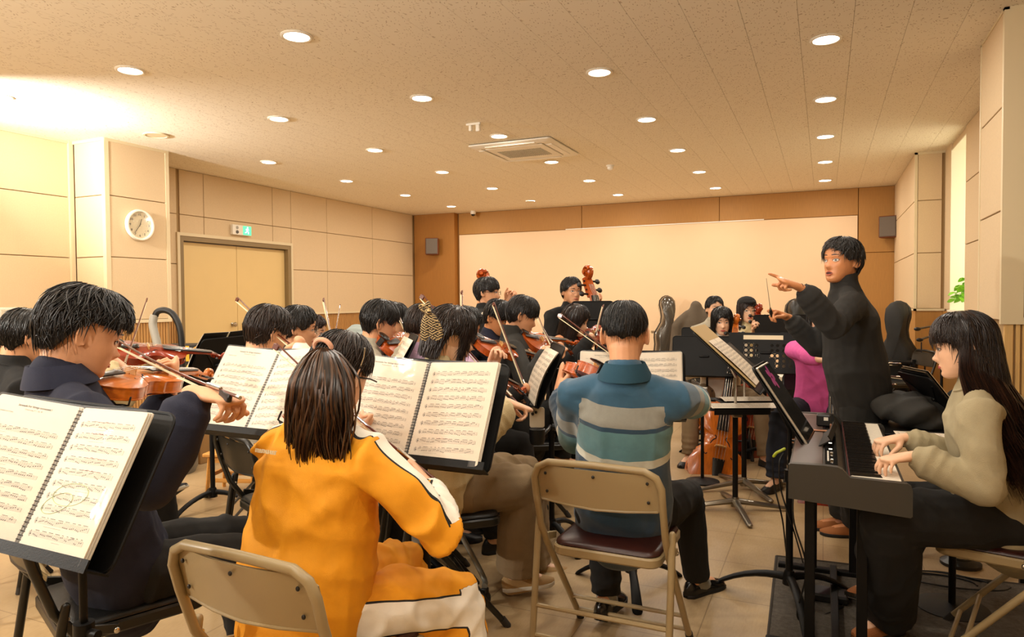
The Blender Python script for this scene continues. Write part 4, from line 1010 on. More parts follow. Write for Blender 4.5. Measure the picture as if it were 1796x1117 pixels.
def place_bow(frog, tip, up, label):
    ax = nrm(np.asarray(tip)-np.asarray(frog)); az = nrm(np.asarray(up)-np.dot(up, ax)*ax); ay = np.cross(az, ax)
    fm = frame_matrix(np.asarray(frog), ax, ay, az)
    if not BOW0: o = bow_obj(label); BOW0.append(o); o.matrix_world = fm
    else: o = copy_tree(BOW0[0], label=label, matrix=fm)
    o['group'] = 'bows in play'; return o
def violinist(label, H, yaw, vyaw=38, vpitch=-4, vtilt=28, s=0.30, bt=0, vlabel=None, blabel=None, varn='o', kind='violin', vs=1.0, frog=None, tip=None, vframe=None, wrov=None, wlov=None, place=True, boff=0.0, **k):
    H = np.asarray(H, float); F = dirv(yaw); U = V(0, 0, 1)
    hy = k.get('head_yaw'); hy = yaw+12 if hy is None else hy; k['head_yaw'] = hy; k.setdefault('head_pitch', -12); k.setdefault('head_roll', 6)
    hp = k['head_pitch']; hf = dirv(hy); hr = nrm(np.cross(hf, U)); hf = rotv(hf, hr, hp); hu = np.cross(hr, hf)
    fem = k.get('fem', False)
    if vframe is None:
        X = rotv(F, U, vyaw); X = rotv(X, np.cross(X, U), vpitch)
        Y = nrm(np.cross(U, X)); Z = np.cross(X, Y)
        Y = rotv(Y, X, vtilt); Z = rotv(Z, X, vtilt)
        P0 = H-hu*0.128+hf*0.012-hr*0.048-Z*0.012
    else: P0, X, Y, Z = vframe
    C = P0+X*0.205*vs+Z*0.038*vs
    if frog is None:
        Bd = rotv(Y, X, bt); Bd = rotv(Bd, Z, boff); frog = C-Bd*s; tip = frog+Bd*0.745
    frog = np.asarray(frog, float); tip = np.asarray(tip, float); Bd = nrm(tip-frog)
    bup = nrm(Z-np.dot(Z, Bd)*Bd)
    wr = frog+Bd*0.02+bup*0.060-X*0.055 if wrov is None else wrov
    k.setdefault('fr', X*0.65-bup*0.55+Bd*0.1); k.setdefault('nr', -bup*0.9-X*0.35)
    nkp = P0+X*0.455*vs
    wl = nkp-Z*0.075-X*0.02-U*0.035+Y*0.035 if wlov is None else wlov
    k.setdefault('fl', U*0.85+X*0.15+Z*0.3-Y*0.1); k.setdefault('nl', -Y*0.9-X*0.25+U*0.0)
    k.setdefault('hint_l', -U*1.0+np.cross(F, U)*0.25-F*0.1)
    p = person(label, H, yaw, wr=wr, wl=wl, pose_r='bow', pose_l='neck', **k)
    if place:
        place_violin((P0, X, Y, Z), vlabel or 'violin held by '+label, varn, kind, vs)
        place_bow(frog, tip, bup, blabel or 'bow held by '+label)
    p['vf'] = (P0, X, Y, Z); return p

# ------------------------------------------------------------------ folding chairs, music stands
M_CHAIR = mat('beige_enamel', '#a08c66', 0.36, bump=0.03, bscale=300)
M_CHAIRK = mat('black_enamel', '#17150f', 0.35)
M_VINYL = mat('maroon_vinyl', '#35160f', 0.32, var=0.1, vscale=20, bump=0.1, bscale=300)
M_VINYLK = mat('black_vinyl', '#121211', 0.35, bump=0.1, bscale=300)
M_FOOT = mat('rubber_foot', '#2c2722', 0.7)
def make_chair(label, fm, vm):
    r = empty('folding_chair', label, 'chair')
    W2 = 0.225
    def side(x): return [(x, .215, .0), (x, .20, .02), (x, -.15, .44), (x, -.205, .52), (x, -.245, .64)]
    u = [V(*p) for p in side(-W2)]
    top = [(-W2, -.262, .705), (-W2+.016, -.268, .742), (-W2+.055, -.271, .762), (0, -.276, .767), (W2-.055, -.271, .762), (W2-.016, -.268, .742), (W2, -.262, .705)]
    pts = side(-W2)+top+side(W2)[::-1]
    obj('frame_tube', MB().tube(pts, .0125, 12, True), fm, r)
    for s in (-1, 1):
        x = s*(W2+.018)
        lg = obj('leg', MB().tube([(x, -.180, .535), (x, -.190, .48), (x, -.262, .012)], [.0115, .0125, .0125], 10, True), fm, r)
        obj('foot_cap', MB().cyl((x, -.262, 0), (x, -.256, .035), .015, 10), M_FOOT, lg)
        obj('foot_cap', MB().cyl((s*W2, .215, 0), (s*W2, .190, .035), .015, 10), M_FOOT, r)
        obj('hinge', MB().obox((s*(W2+.004), -.10, .445), (0,1,-.25), (0,.25,1), (1,0,0), .045, .013, .006, .002), fm, r)
        for q in ((s*(W2+.012), -.178, .50), (s*(W2+.008), -.06, .43)): obj('rivet', MB().ell(q, (.006, .009, .009)), M_SILVER, r)
    pn = MB(); rings = []
    ph = .128
    for t in np.linspace(0, 1, 7):
        z = .622+ph*t; yy = -.244-.030*t*(1)-.0; rr = []
        for u_ in np.linspace(-1, 1, 13):
            w_ = W2-.004-(0.0 if t < .8 else .012*((t-.8)/.2)**2*3); rr.append((u_*w_, -.232-.030*t-.026*(1-u_*u_), z-.012*(1-abs(u_))*(1-t)))
        rings.append(rr)
    a = np.array(rings); b = a+V(0, .008, 0); R_, n_ = a.shape[:2]; al = np.concatenate([a, b[:, ::-1]], 1)
    obj('back_panel', MB().loft(al), fm, r, angle=35)
    for x, z in ((-.18, .655), (.18, .655), (-.18, .722), (.18, .722), (0, .73)):
        obj('screw_hole', MB().ell((x, -.236-.030*((z-.622)/ph)-.026*(1-(x/.22)**2)-.002, z), (.0055, .0035, .0055), n=10, m=7), mat('screw_dark', '#1b1510', 0.5), r)
    obj('back_lip', MB().tube([(-.205, -.234, .622), (-.1, -.252, .615), (0, -.258, .611), (.1, -.252, .615), (.205, -.234, .622)], .005, 8, True), fm, r)
    seat = MB(); poly = rrect(.395, .39, .045, 5)
    seat.prism(poly, .405, .440, (0, .01, 0), bev=.006); obj('seat_pan', seat, fm, r, angle=35)
    pad = MB(); 
    pad.loft([np.array([(x*k, y*k+.01, z) for x, y in rrect(.385, .38, .05, 5)]) for k, z in ((.97, .438), (1, .444), (.985, .452), (.90, .459), (.5, .463), (.1, .464))]); obj('seat_pad', pad, vm, r, angle=60)
    for (y, z) in ((.165, .06), (.10, .139)): obj('crossbar', MB().tube([(-W2, y, z), (W2, y, z)], .0085, 8), fm, r)
    for z in (.13, .23): 
        y = -.190-.072*(.46-z)/.448; obj('crossbar', MB().tube([(-W2-.018, y, z), (W2+.018, y, z)], .0085, 8), fm, r)
    return r
CH = {}
def chair(label, loc, yaw, kind='beige', group=None, scale=1.0):
    rz = math.radians(yaw-90)
    if kind not in CH: o = CH[kind] = make_chair(label, *( (M_CHAIR, M_VINYL) if kind == 'beige' else (M_CHAIRK, M_VINYLK))); o.location = (loc[0], loc[1], 0); o.rotation_euler = (0, 0, rz)
    else: o = copy_tree(CH[kind], (loc[0], loc[1], 0), rz, label)
    o['group'] = group or {'beige': 'beige folding chairs', 'black': 'black folding chairs'}[kind]; return o

M_STAND = mat('stand_black', '#0f0e0d', 0.5, bump=0.05, bscale=250, spec=0.22)
M_CHROME = mat('chrome', '#c9c6c0', 0.12, metal=1.0)
M_CASTAL = mat('cast_aluminium', '#8e8575', 0.3, metal=0.9)
def stand(label, loc, dc, face, tilt, w=0.50, h=0.34, base='arc', desk='solid', byaw=0, lip=0.055, chrome=False, group='music stands', ledge=0.0, bs=1.0, roll=0):
    """loc = foot of the pole, dc = centre of the desk, face = yaw the desk's front looks to, tilt = lean back in degrees"""
    loc = V(loc[0], loc[1], 0); dc = np.asarray(dc, float)
    r = empty('music_stand', label, 'music stand', loc, 0, group); rel = dc-loc
    n = rotv(dirv(face), np.cross(dirv(face), V(0,0,1)), tilt); ax = np.cross(V(0,0,1), dirv(face)); up = np.cross(n, ax)   # ax to the reader's right
    if roll: ax = rotv(ax, n, roll); up = rotv(up, n, roll)
    poly = rrect(w, h, 0.025, 4); d = MB()
    if desk == 'solid': d.prism(poly, -.004, .0, rel, ax, up, n); 
    elif desk == 'holes':
        # plate with real round openings, built as bars between two columns of holes
        holes = [(-.145, y) for y in (.06, .02, -.02)]+[(-.105, y) for y in (.06, .02, -.02)]+[(-.065, y) for y in (.06, .02, -.02)]+[(.045, y) for y in (.06, .02, -.02)]+[(.085, y) for y in (.06, .02, -.02, -.06, -.10)]+[(.13, y) for y in (.06, .02, -.02, -.06, -.10)]+[(.175, y) for y in (.06, .02, -.02, -.06, -.10)]
        bm = bmesh.new(); X = [-w/2]+sorted({q for hx, _ in holes for q in (hx-.017, hx+.017)})+[w/2]; Yv = [-h/2]+sorted({q for _, hy in holes for q in (hy-.017, hy+.017)}|{.105, .135})+[h/2]
        for i in range(len(X)-1):
            for j in range(len(Yv)-1):
                xc, yc = (X[i]+X[i+1])/2, (Yv[j]+Yv[j+1])/2
                hit = [q for q in holes if abs(q[0]-xc) < .003 and abs(q[1]-yc) < .003]
                if hit:
                    th = np.linspace(0, 2*PI, 16, endpoint=False)+PI/16; rr = .0125
                    inn = np.array([(hit[0][0]+rr*math.cos(t), hit[0][1]+rr*math.sin(t)) for t in th])
                    outq = np.array([(hit[0][0]+.017*math.cos(t)/max(abs(math.cos(t)), abs(math.sin(t))), hit[0][1]+.017*math.sin(t)/max(abs(math.cos(t)), abs(math.sin(t)))) for t in th])
                    P3 = lambda q, z: rel+q[:, 0:1]*ax+q[:, 1:2]*up+z*n
                    d.add(np.concatenate([P3(outq, 0), P3(inn, 0), P3(inn, -.003), P3(outq, -.003)]), [(k, (k+1)%16, 16+(k+1)%16, 16+k) for k in range(16)]+[(16+k, 16+(k+1)%16, 32+(k+1)%16, 32+k) for k in range(16)]+[(32+k, 32+(k+1)%16, 48+(k+1)%16, 48+k) for k in range(16)])
                else:
                    d.obox(rel+ax*xc+up*yc-n*.0015, ax, up, n, (X[i+1]-X[i])/2, (Yv[j+1]-Yv[j])/2, .0015)
        bm.free()
    obj('desk', d, M_STAND, r, smooth=False)
    if desk == 'holes': obj('name_strip', MB().obox(rel+up*.122-ax*.02+n*.001, ax, up, n, .145, .017, .001), M_TRIM, r, smooth=False)
    if desk == 'solid':
        e = MB(); rp = [rel+ax*x+up*y for x, y in rrect(w, h, .025, 4)]; e.tube(rp+[rp[0]], .0035, 6); obj('desk_rim', e, M_STAND, r)
        for sx in (-1, 1): obj('desk_rib', MB().tube([rel+ax*sx*.03-n*.006-up*.02, rel+ax*sx*(w/2-.04)-n*.005+up*(h/2-.05)], .004, 6, ry=.002 if False else None), M_STAND, r)
    lb = rel-up*(h/2); l_ = MB(); l_.obox(lb+n*(lip/2), ax, n, up, w/2, lip/2, .0022); l_.obox(lb+n*lip+up*.008, ax, n, up, w/2, .002, .012)
    obj('ledge', l_, M_STAND, r, smooth=False)
    bk = rel-n*.02
    obj('swivel', MB().tube([rel-n*.004-ax*.03, rel-n*.004+ax*.03], .012, 10, True).cyl(rel-n*.004, bk-n*.015, .014), M_STAND, r)
    hub = .10*bs if base != 'star' else .055
    top = bk-n*.01-V(0,0,.0)
    mid = V(0, 0, min(.62, top[2]*.66))
    pm = M_STAND
    obj('pole', MB().cyl((0,0,hub-.01), mid, .0150 if base != 'star' else .017, 14), pm, r)
    obj('inner_pole', MB().tube([mid-V(0,0,.05), V(0,0,max(mid[2]+.02, top[2]-.10)), top], .0085, 10, True), M_CHROME if chrome else pm, r)
    obj('collar', MB().cyl(mid-V(0,0,.03), mid+V(0,0,.02), .021, 14), pm, r)
    obj('knob', MB().cyl(mid+V(.018,0,0), mid+V(.045,0,0), .010, 10), pm, r)
    for k in range(3 if base != 'star' else 4):
        a = math.radians(byaw+k*(120 if base != 'star' else 90)); c, s = math.cos(a), math.sin(a); L = .27*bs
        if base == 'arc':
            t = np.linspace(0, 1, 8); pts = [(c*L*q, s*L*q, hub*(1-q**2.2)*.9+.012) for q in t]
            obj('leg', MB().tube(pts, np.interp(t, [0, .5, 1], [.017, .019, .024]), 10, True, ry=np.interp(t, [0, 1], [.018, .009]), up=V(0,0,1)), pm, r)
        elif base == 'star':
            pts = [(c*L*q, s*L*q, .060-.044*q) for q in (0, .5, 1)]
            obj('leg', MB().tube(pts, [.024, .022, .019], 8, True, ry=[.020, .015, .011], up=V(0,0,1)), M_CASTAL, r)
        else:
            obj('leg', MB().tube([(0,0,.22), (c*L*.5, s*L*.5, .11), (c*L, s*L, .012)], .008, 8, True), pm, r)
    obj('base_hub', MB().lathe([(.028, hub-.03), (.026, hub+.01), (.019, hub+.03), (.002, hub+.03)], 16), M_CASTAL if base == 'star' else pm, r)
    return r, dc, ax, up, n

# ------------------------------------------------------------------ printed scores
M_PAGE = mat('score_page', '#e3d5bf', 0.6, var=0.015, vscale=6, spec=0.3)
M_SLEEVE = mat('page_sleeve', '#ffffff', 0.06, alpha=0.05, bump=.25, bscale=9)
M_PRINT = mat('printed_notes', '#57504a', 0.7)
M_RED = mat('red_pencil', '#b0565c', 0.7)
M_GREEN = mat('green_pencil', '#a8c46a', 0.7)
def staff_page(w, h, seed, title=False, staves=10, x0=0.06, x1=0.94):
    g = random.Random(seed); mb = MB(); red = MB(); q = lambda m, a, b, c, d: m.add([(a, b, 0), (c, b, 0), (c, d, 0), (a, d, 0)], [(0, 1, 2, 3)])
    top = h*(.80 if title else .90); pitch = (top-h*.07)/(staves-0.4); sp = pitch*.085
    for s in range(staves if not title else staves-1):
        yb = top-pitch*(s+ (0.6 if title else .3)); xl, xr = w*x0, w*x1
        for k in range(5): q(mb, xl, yb+k*sp-.00014, xr, yb+k*sp+.00014)
        q(mb, xl, yb, xl+.0008, yb+4*sp); q(mb, xl+.004, yb-sp, xl+.0055, yb+5*sp); q(mb, xl+.003, yb+sp, xl+.008, yb+2*sp); q(mb, xr-.0006, yb, xr, yb+4*sp)
        x = xl+.016; grp = 0
        while x < xr-.006:
            nn = g.choice((2, 3, 4, 4, 4)); st = g.uniform(.0042, .0056); base = g.uniform(0, 3.4); drift = g.uniform(-.7, .7); xs = []
            for i in range(nn):
                if x > xr-.006: break
                yy = yb+sp*min(max(base+drift*i, -.8), 4.6); r = .0013
                mb.add([(x-r*1.3, yy-r*.5, 0), (x, yy-r, 0), (x+r*1.3, yy+r*.3, 0), (x+r*.3, yy+r, 0), (x-r, yy+r*.6, 0)], [(0, 1, 2, 3, 4)]); q(mb, x+r, yy, x+r+.00028, yb+5.4*sp); xs.append(x+r); x += st
            if len(xs) > 1: q(mb, xs[0], yb+5.2*sp, xs[-1], yb+5.7*sp)
            if g.random() < .35: x += .003; q(mb, x-.001, yb, x-.0007, yb+4*sp)
            x += .0022
        if g.random() < .7:
            a = g.uniform(xl, xr*.6); q(mb, a, yb-2.4*sp, a+g.uniform(.02, .06), yb-2.4*sp+.0004)
        if g.random() < .26:
            a = g.uniform(xl+.02, xr*.6); b = a+g.uniform(.03, .07); n_ = int((b-a)/.004)
            red.tube([(a+(b-a)*i/n_, yb+(5.6+g.uniform(-.7, .7))*sp, 0.0002) for i in range(n_+1)], .0004, 3)
    if title:
        t = text_mesh('Serenade For Strings movement I', h*.0235, 0.0001, bold=.0001); t.xf((w*.5, h*.955, 0), (1,0,0), (0,1,0), (0,0,1)); mb.join(t)
        t = text_mesh('Tchaikovsky, P. I.  Op. 48', h*.016, 0); t.xf((w*.5, h*.928, 0), (1,0,0), (0,1,0), (0,0,1)); mb.join(t)
        t = text_mesh('Andante non troppo', h*.015, 0, 'LEFT'); t.xf((w*.08, h*.895, 0), (1,0,0), (0,1,0), (0,0,1)); mb.join(t)
    return mb, red
def binder(label, c, ax, up, n, w=.225, h=.30, seed=1, open_=8, green=False, group='ring-bound scores', parts=True, label_title=True):
    """an open ring-bound folder of sleeves: c = centre of its lower edge on the ledge"""
    r = empty('score_binder', label, 'score', c, 0, group)
    for s in (-1, 1):
        a2 = rotv(ax, up, -s*open_); n2 = rotv(n, up, -s*open_)
        o = V(0,0,0)+n*.006 if s > 0 else -a2*w+n*.006
        for k, dz in enumerate((0, .004, .008)):
            pg = MB().prism(rrect(w-.004*k, h-.002*k, .006, 2, (w)/2+(.004 if s > 0 else -.004), h/2), dz, dz+.003, o, a2, up, n2)
            po = obj('page', pg, M_PAGE if k == 2 else mat('sleeve_edge', '#d6cdbd', 0.3), r, smooth=False)
        if parts:
            pm, rd = staff_page(w-.02, h*.96, seed+s*7, title=(s < 0 and label_title))
            for nm, m_, mt, zz in (('printed_music', pm, M_PRINT, .0113), ('red_pencil_marks', rd, M_RED, .0116)):
                if m_.n: m_.xf(o+n2*zz+a2*(.012 if s > 0 else .004)+up*h*.02, a2, up, n2); x = obj(nm, m_, mt, po, smooth=False); 
            if green and s > 0:
                g2 = MB()
                for (cx_, cy_, rx, ry, an) in ((.10, .12, .055, .022, .1), (.07, .10, .045, .018, .3)):
                    g2.tube([(cx_+rx*math.cos(t)*math.cos(an)-ry*math.sin(t)*math.sin(an), cy_+rx*math.cos(t)*math.sin(an)+ry*math.sin(t), 0) for t in np.linspace(0, 2*PI, 28)], .0005, 3)
                g2.xf(o+n2*.0118, a2, up, n2); obj('green_pencil_marks', g2, M_GREEN, po)
            obj('clear_sleeve', MB().prism(rrect(w, h+.004, .006, 2, w/2, h/2), .0135, .0142, o, a2, up, n2), M_SLEEVE, r, smooth=False)
    sp = MB(); k = 34
    for i in range(k):
        cc = up*(.012+(h-.024)*i/(k-1))+n*.010; th = np.linspace(0, 2*PI, 9)
        sp.tube([cc+ax*.011*math.cos(t)+n*.011*math.sin(t)+up*.0015*math.sin(t/2) for t in th], .0012, 4)
    so = obj('spiral_binding', sp, mat('wire_black', '#2b2926', 0.35, metal=0.6), r); so['kind'] = 'stuff'
    return r
def sheet(label, c, ax, up, n, w=.21, h=.297, seed=3, name='sheet_music', cat='sheet music', curve=0.0, two=False, group=None, staves=9):
    r = empty(name, label, cat, c, 0, group); W_ = w*(2 if two else 1); rings = []
    for t in np.linspace(0, 1, 9):
        z = curve*math.sin(t*PI)*1.0; rings.append([V(0,0,0)+ax*(x)+up*(h*t)+n*(z+.002) for x in (-W_/2, -W_/4, 0, W_/4, W_/2)])
    a = np.array(rings); al = np.concatenate([a, (a-n*.0012)[:, ::-1]], 1)
    po = obj('paper', MB().loft(al), M_PAGE, r, angle=30)
    for k in range(2 if two else 1):
        pm, rd = staff_page(w, h, seed+k, staves=staves); v = pm.verts(); xx = v[:, 0]-(W_/2)+k*w; t = v[:, 1]/h
        pm.v = [xx[:, None]*ax+(v[:, 1:2])*up+(curve*np.sin(t*PI)+.0026)[:, None]*n]; obj('printed_music', pm, M_PRINT, r, smooth=False)
    return r
# ------------------------------------------------------------------ the players
U_ = V(0, 0, 1)
def vy(x, a): return 114.2+math.degrees(math.atan((898-x)/FPX))-a     # yaw that shows angle a from «facing away», + to the right
def far_depth(p1_, d1, p2, L=0.745, lo=None):      # depth at pixel p2 so that it lies L from the point (p1, d1)
    a = atd(*p1_, d1); ds = np.linspace(d1 if lo is None else lo, d1+0.75, 300); e = [abs(np.linalg.norm(atd(*p2, q)-a)-L) for q in ds]
    return atd(*p2, ds[int(np.argmin(e))])
BLK = cloth('black_cloth', '#141312'); BLKT = cloth('black_trouser_cloth', '#171512'); NAVY = cloth('navy_cloth', '#1a1c2e', bs=500); GREYD = cloth('charcoal_cloth', '#2f2d29')
CREAM = cloth('cream_knit', '#d9c79a', bs=300, bump=.4); WHITE = cloth('white_cloth', '#e6dcc8'); GREY = cloth('light_grey_cloth', '#a79f8b'); LAV = cloth('lavender_cloth', '#c2a3bf'); DEN = cloth('dark_denim', '#20242f')
BEIGEP = cloth('beige_wool', '#8a7455', bs=400, bump=.35); PINK = cloth('pink_knit', '#d85a9c', bs=350, bump=.4); COND = cloth('charcoal_sweatshirt', '#24221f'); HOOD = cloth('beige_fleece', '#a39676', bs=500, bump=.35)
SNEAK = mat('tan_sneaker', '#a98552', 0.7, bump=.2, bscale=300); TAN = mat('tan_suede', '#9a5c2a', 0.8, bump=.3, bscale=300); SKT = mat('tanned_skin', '#cf8a5a', 0.4, var=0.05, vscale=30, bump=0.05, bscale=220)
TR = dict(trm=BLKT)
def seat_chair(p, yaw, label, kind='black', dx=0.0):
    c = p['hip']-dirv(yaw)*dx; return chair(label, (c[0], c[1]), yaw, kind)

# man in the striped polo
POLO = mat('striped_polo', '#2c5062', 0.95, var=0.05, vscale=60, bump=0.3, bscale=600, sheen=0.3, attr='band',
           ramp=[(0, '#143a54'), (.44, '#dedac6'), (.50, '#5f9098'), (.695, '#1c4560'), (.725, '#93938a'), (.855, '#24506a')])
def polo_band(co, no, k):
    up = k['sp']; u = (co-k['hip'])@up/np.linalg.norm(k['nb']-k['hip'])          # 0 hip .. 1 neck
    for sh, el, w in ((k['sh_r'], k['el_r'], k['wr']), (k['sh_l'], k['el_l'], k['wl'])):
        a = el-sh; La = np.linalg.norm(a); b = w-el; Lb = np.linalg.norm(b)
        ta = np.clip((co-sh)@a/La**2, -0.5, 1); tb = np.clip((co-el)@b/Lb**2, 0, 1.1)
        da = np.linalg.norm(co-(sh+ta[:, None]*a), axis=1); db = np.linalg.norm(co-(el+tb[:, None]*b), axis=1)
        s_ = np.where(db < da, La+tb*Lb, ta*La)
        lat = (co-k['nb'])@nrm((sh-k['nb'])-((sh-k['nb'])@up)*up); onarm = (lat > .150) & (np.minimum(da, db) < .105)
        u = np.where(onarm, 1.0-s_*1.62, u)
    return np.clip(u, 0.001, .999)
pH = atd(1096, 588, 2.50); yw = vy(1096, 8)
chair('beige metal folding chair with a maroon seat under the man in the striped polo', (-.70, 2.51), 89, 'beige')
fg = atd(1200, 712, 2.98)
p1 = violinist('man with cropped hair in a teal striped polo, seen from behind on a beige chair', pH, yw, s=.1, vyaw=30, hip=V(-.70, 2.56, .535), head_yaw=vy(1096, 2), head_pitch=-6, head_roll=0,
    frog=fg, tip=far_depth((1200, 712), 2.98, (967, 548)), vframe=None, wrov=atd(1226, 698, 3.0), fr=dirv(vy(1200, -60), 10), hint_r=RW@V(.6, -1, .15), hint_l=-U_+dirv(100)*.6, shs=.98,
    hsty='crop', hcol=M_HAIR, hopt=dict(nstr=1600, lock=.0011, lift=.002, edge_jit=.014), topm=(POLO, polo_band), collar='polo', collarm=mat('polo_collar', '#1f4557', 0.9, bump=.2, bscale=500), loose=1.3, hem=.03,
    socks=cloth('grey_sock', '#8f8c80'), shoem=mat('black_leather_shoe', '#0f0e0d', 0.2), vox=.0072, kneepos=(atd(1205, 868, 3.0), atd(1062, 905, 2.92)), ankpos=(atd(1222, 1010, 3.12), atd(1062, 1040, 2.85)), toe=(dirv(60), dirv(85)),
    vlabel='violin of the man in the striped polo, only its scroll showing at his left', blabel='bow rising to the left behind the striped polo man\'s head', **TR)

# woman in the yellow track suit, ponytail
YEL = mat('mustard_velour', '#e99d10', 0.75, var=0.05, vscale=20, bump=0.15, bscale=500, sheen=0.0, attr='band', ramp=[(0, '#f0e8d8'), (.30, '#15120f'), (.345, '#e99b0c')])
def yel_band(co, no, k):
    out = np.full(len(co), .9)
    for sh, el, w in ((k['sh_r'], k['el_r'], k['wr']), (k['sh_l'], k['el_l'], k['wl'])):
        for a, b in ((k['nb']*.6+sh*.4, sh), (sh, el), (el, el+(w-el)*.86)):
            d = b-a; L = np.linalg.norm(d); t = (co-a)@d/L**2; ta = np.clip(t, 0, 1); q = co-(a+ta[:, None]*d); r = np.linalg.norm(q, axis=1)
            o = k['Rt'] if sh is k['sh_r'] else -k['Rt']; ref = nrm(o*.55+V(0,0,1)*.8+k['F']*.35); ref = nrm(ref-(ref@d)*d/L**2); sd = np.abs(q@nrm(np.cross(d, ref))); top = q@ref
            ok = (t > -.05) & (t < 1.05) & (r < .115) & (top > 0.0)
            out = np.where(ok, np.minimum(out, sd/.11), out)
    return np.clip(out, .001, .999)
def yel_leg(co, no, k):
    out = np.full(len(co), .9)
    for s, n in ((1, 'r'), (-1, 'l')):
        J = k['J']
        for a, b in ((J['h'+n], J['k'+n]), (J['k'+n], J['a'+n])):
            d = b-a; L = np.linalg.norm(d); t = (co-a)@d/L**2; q = co-(a+np.clip(t, 0, 1)[:, None]*d); r = np.linalg.norm(q, axis=1)
            ref = k['Rt']*s; ref = nrm(ref-(ref@d)*d/L**2); sd = np.abs(q@nrm(np.cross(d, ref)))
            out = np.where((t > -.15) & (t < 1.2) & (r < .15) & (q@ref > 0), np.minimum(out, sd/.12), out)
    return np.clip(out, .001, .999)
YLEG = mat('mustard_velour_trousers', '#e99d10', 0.75, var=0.05, vscale=20, bump=0.15, bscale=500, sheen=0.0, attr='band', ramp=[(0, '#f0e8d8'), (.33, '#15120f'), (.37, '#e99b0c')])
yH = atd(596, 655, 1.93); yfrog = atd(742, 838, 2.02)
chair('beige folding chair at the front left, under the woman in yellow', (-1.175, 1.414), 87, 'beige')
p2 = violinist('woman in a mustard yellow track suit with white stripes and a long ponytail', yH, vy(600, 42), s=.1, vyaw=38, hip=V(-1.245, 1.42, .535), head_yaw=vy(600, 35), head_pitch=-18, head_roll=8,
    frog=yfrog, tip=far_depth((742, 838), 2.02, (466, 600)), wrov=atd(752, 852, 1.98), fr=RW@V(-.5, .45, -.6), hint_r=RW@V(.8, -.8, .6), wlov=atd(628, 775, 2.22), fem=True,
    hsty='tied', hcol=M_HAIRB, hseed=4, hopt=dict(nstr=900, lock=.0016, lift=.002, bias=0), topm=(YEL, yel_band), trm=(YLEG, yel_leg), collar=None, loose=2.9, shs=1.04, vox=.0072, legloose=2.4, fold=1.5, hem=.04,
    kneepos=(V(-.97, 1.73, .455), V(-1.25, 1.88, .47)), ankpos=(V(-.92, 1.70, .09), V(-1.22, 1.96, .09)), toe=(dirv(60), dirv(80)),
    vlabel='violin of the woman in yellow, hidden behind her head', blabel='bow in the hand of the woman in yellow, slanting up to the left')
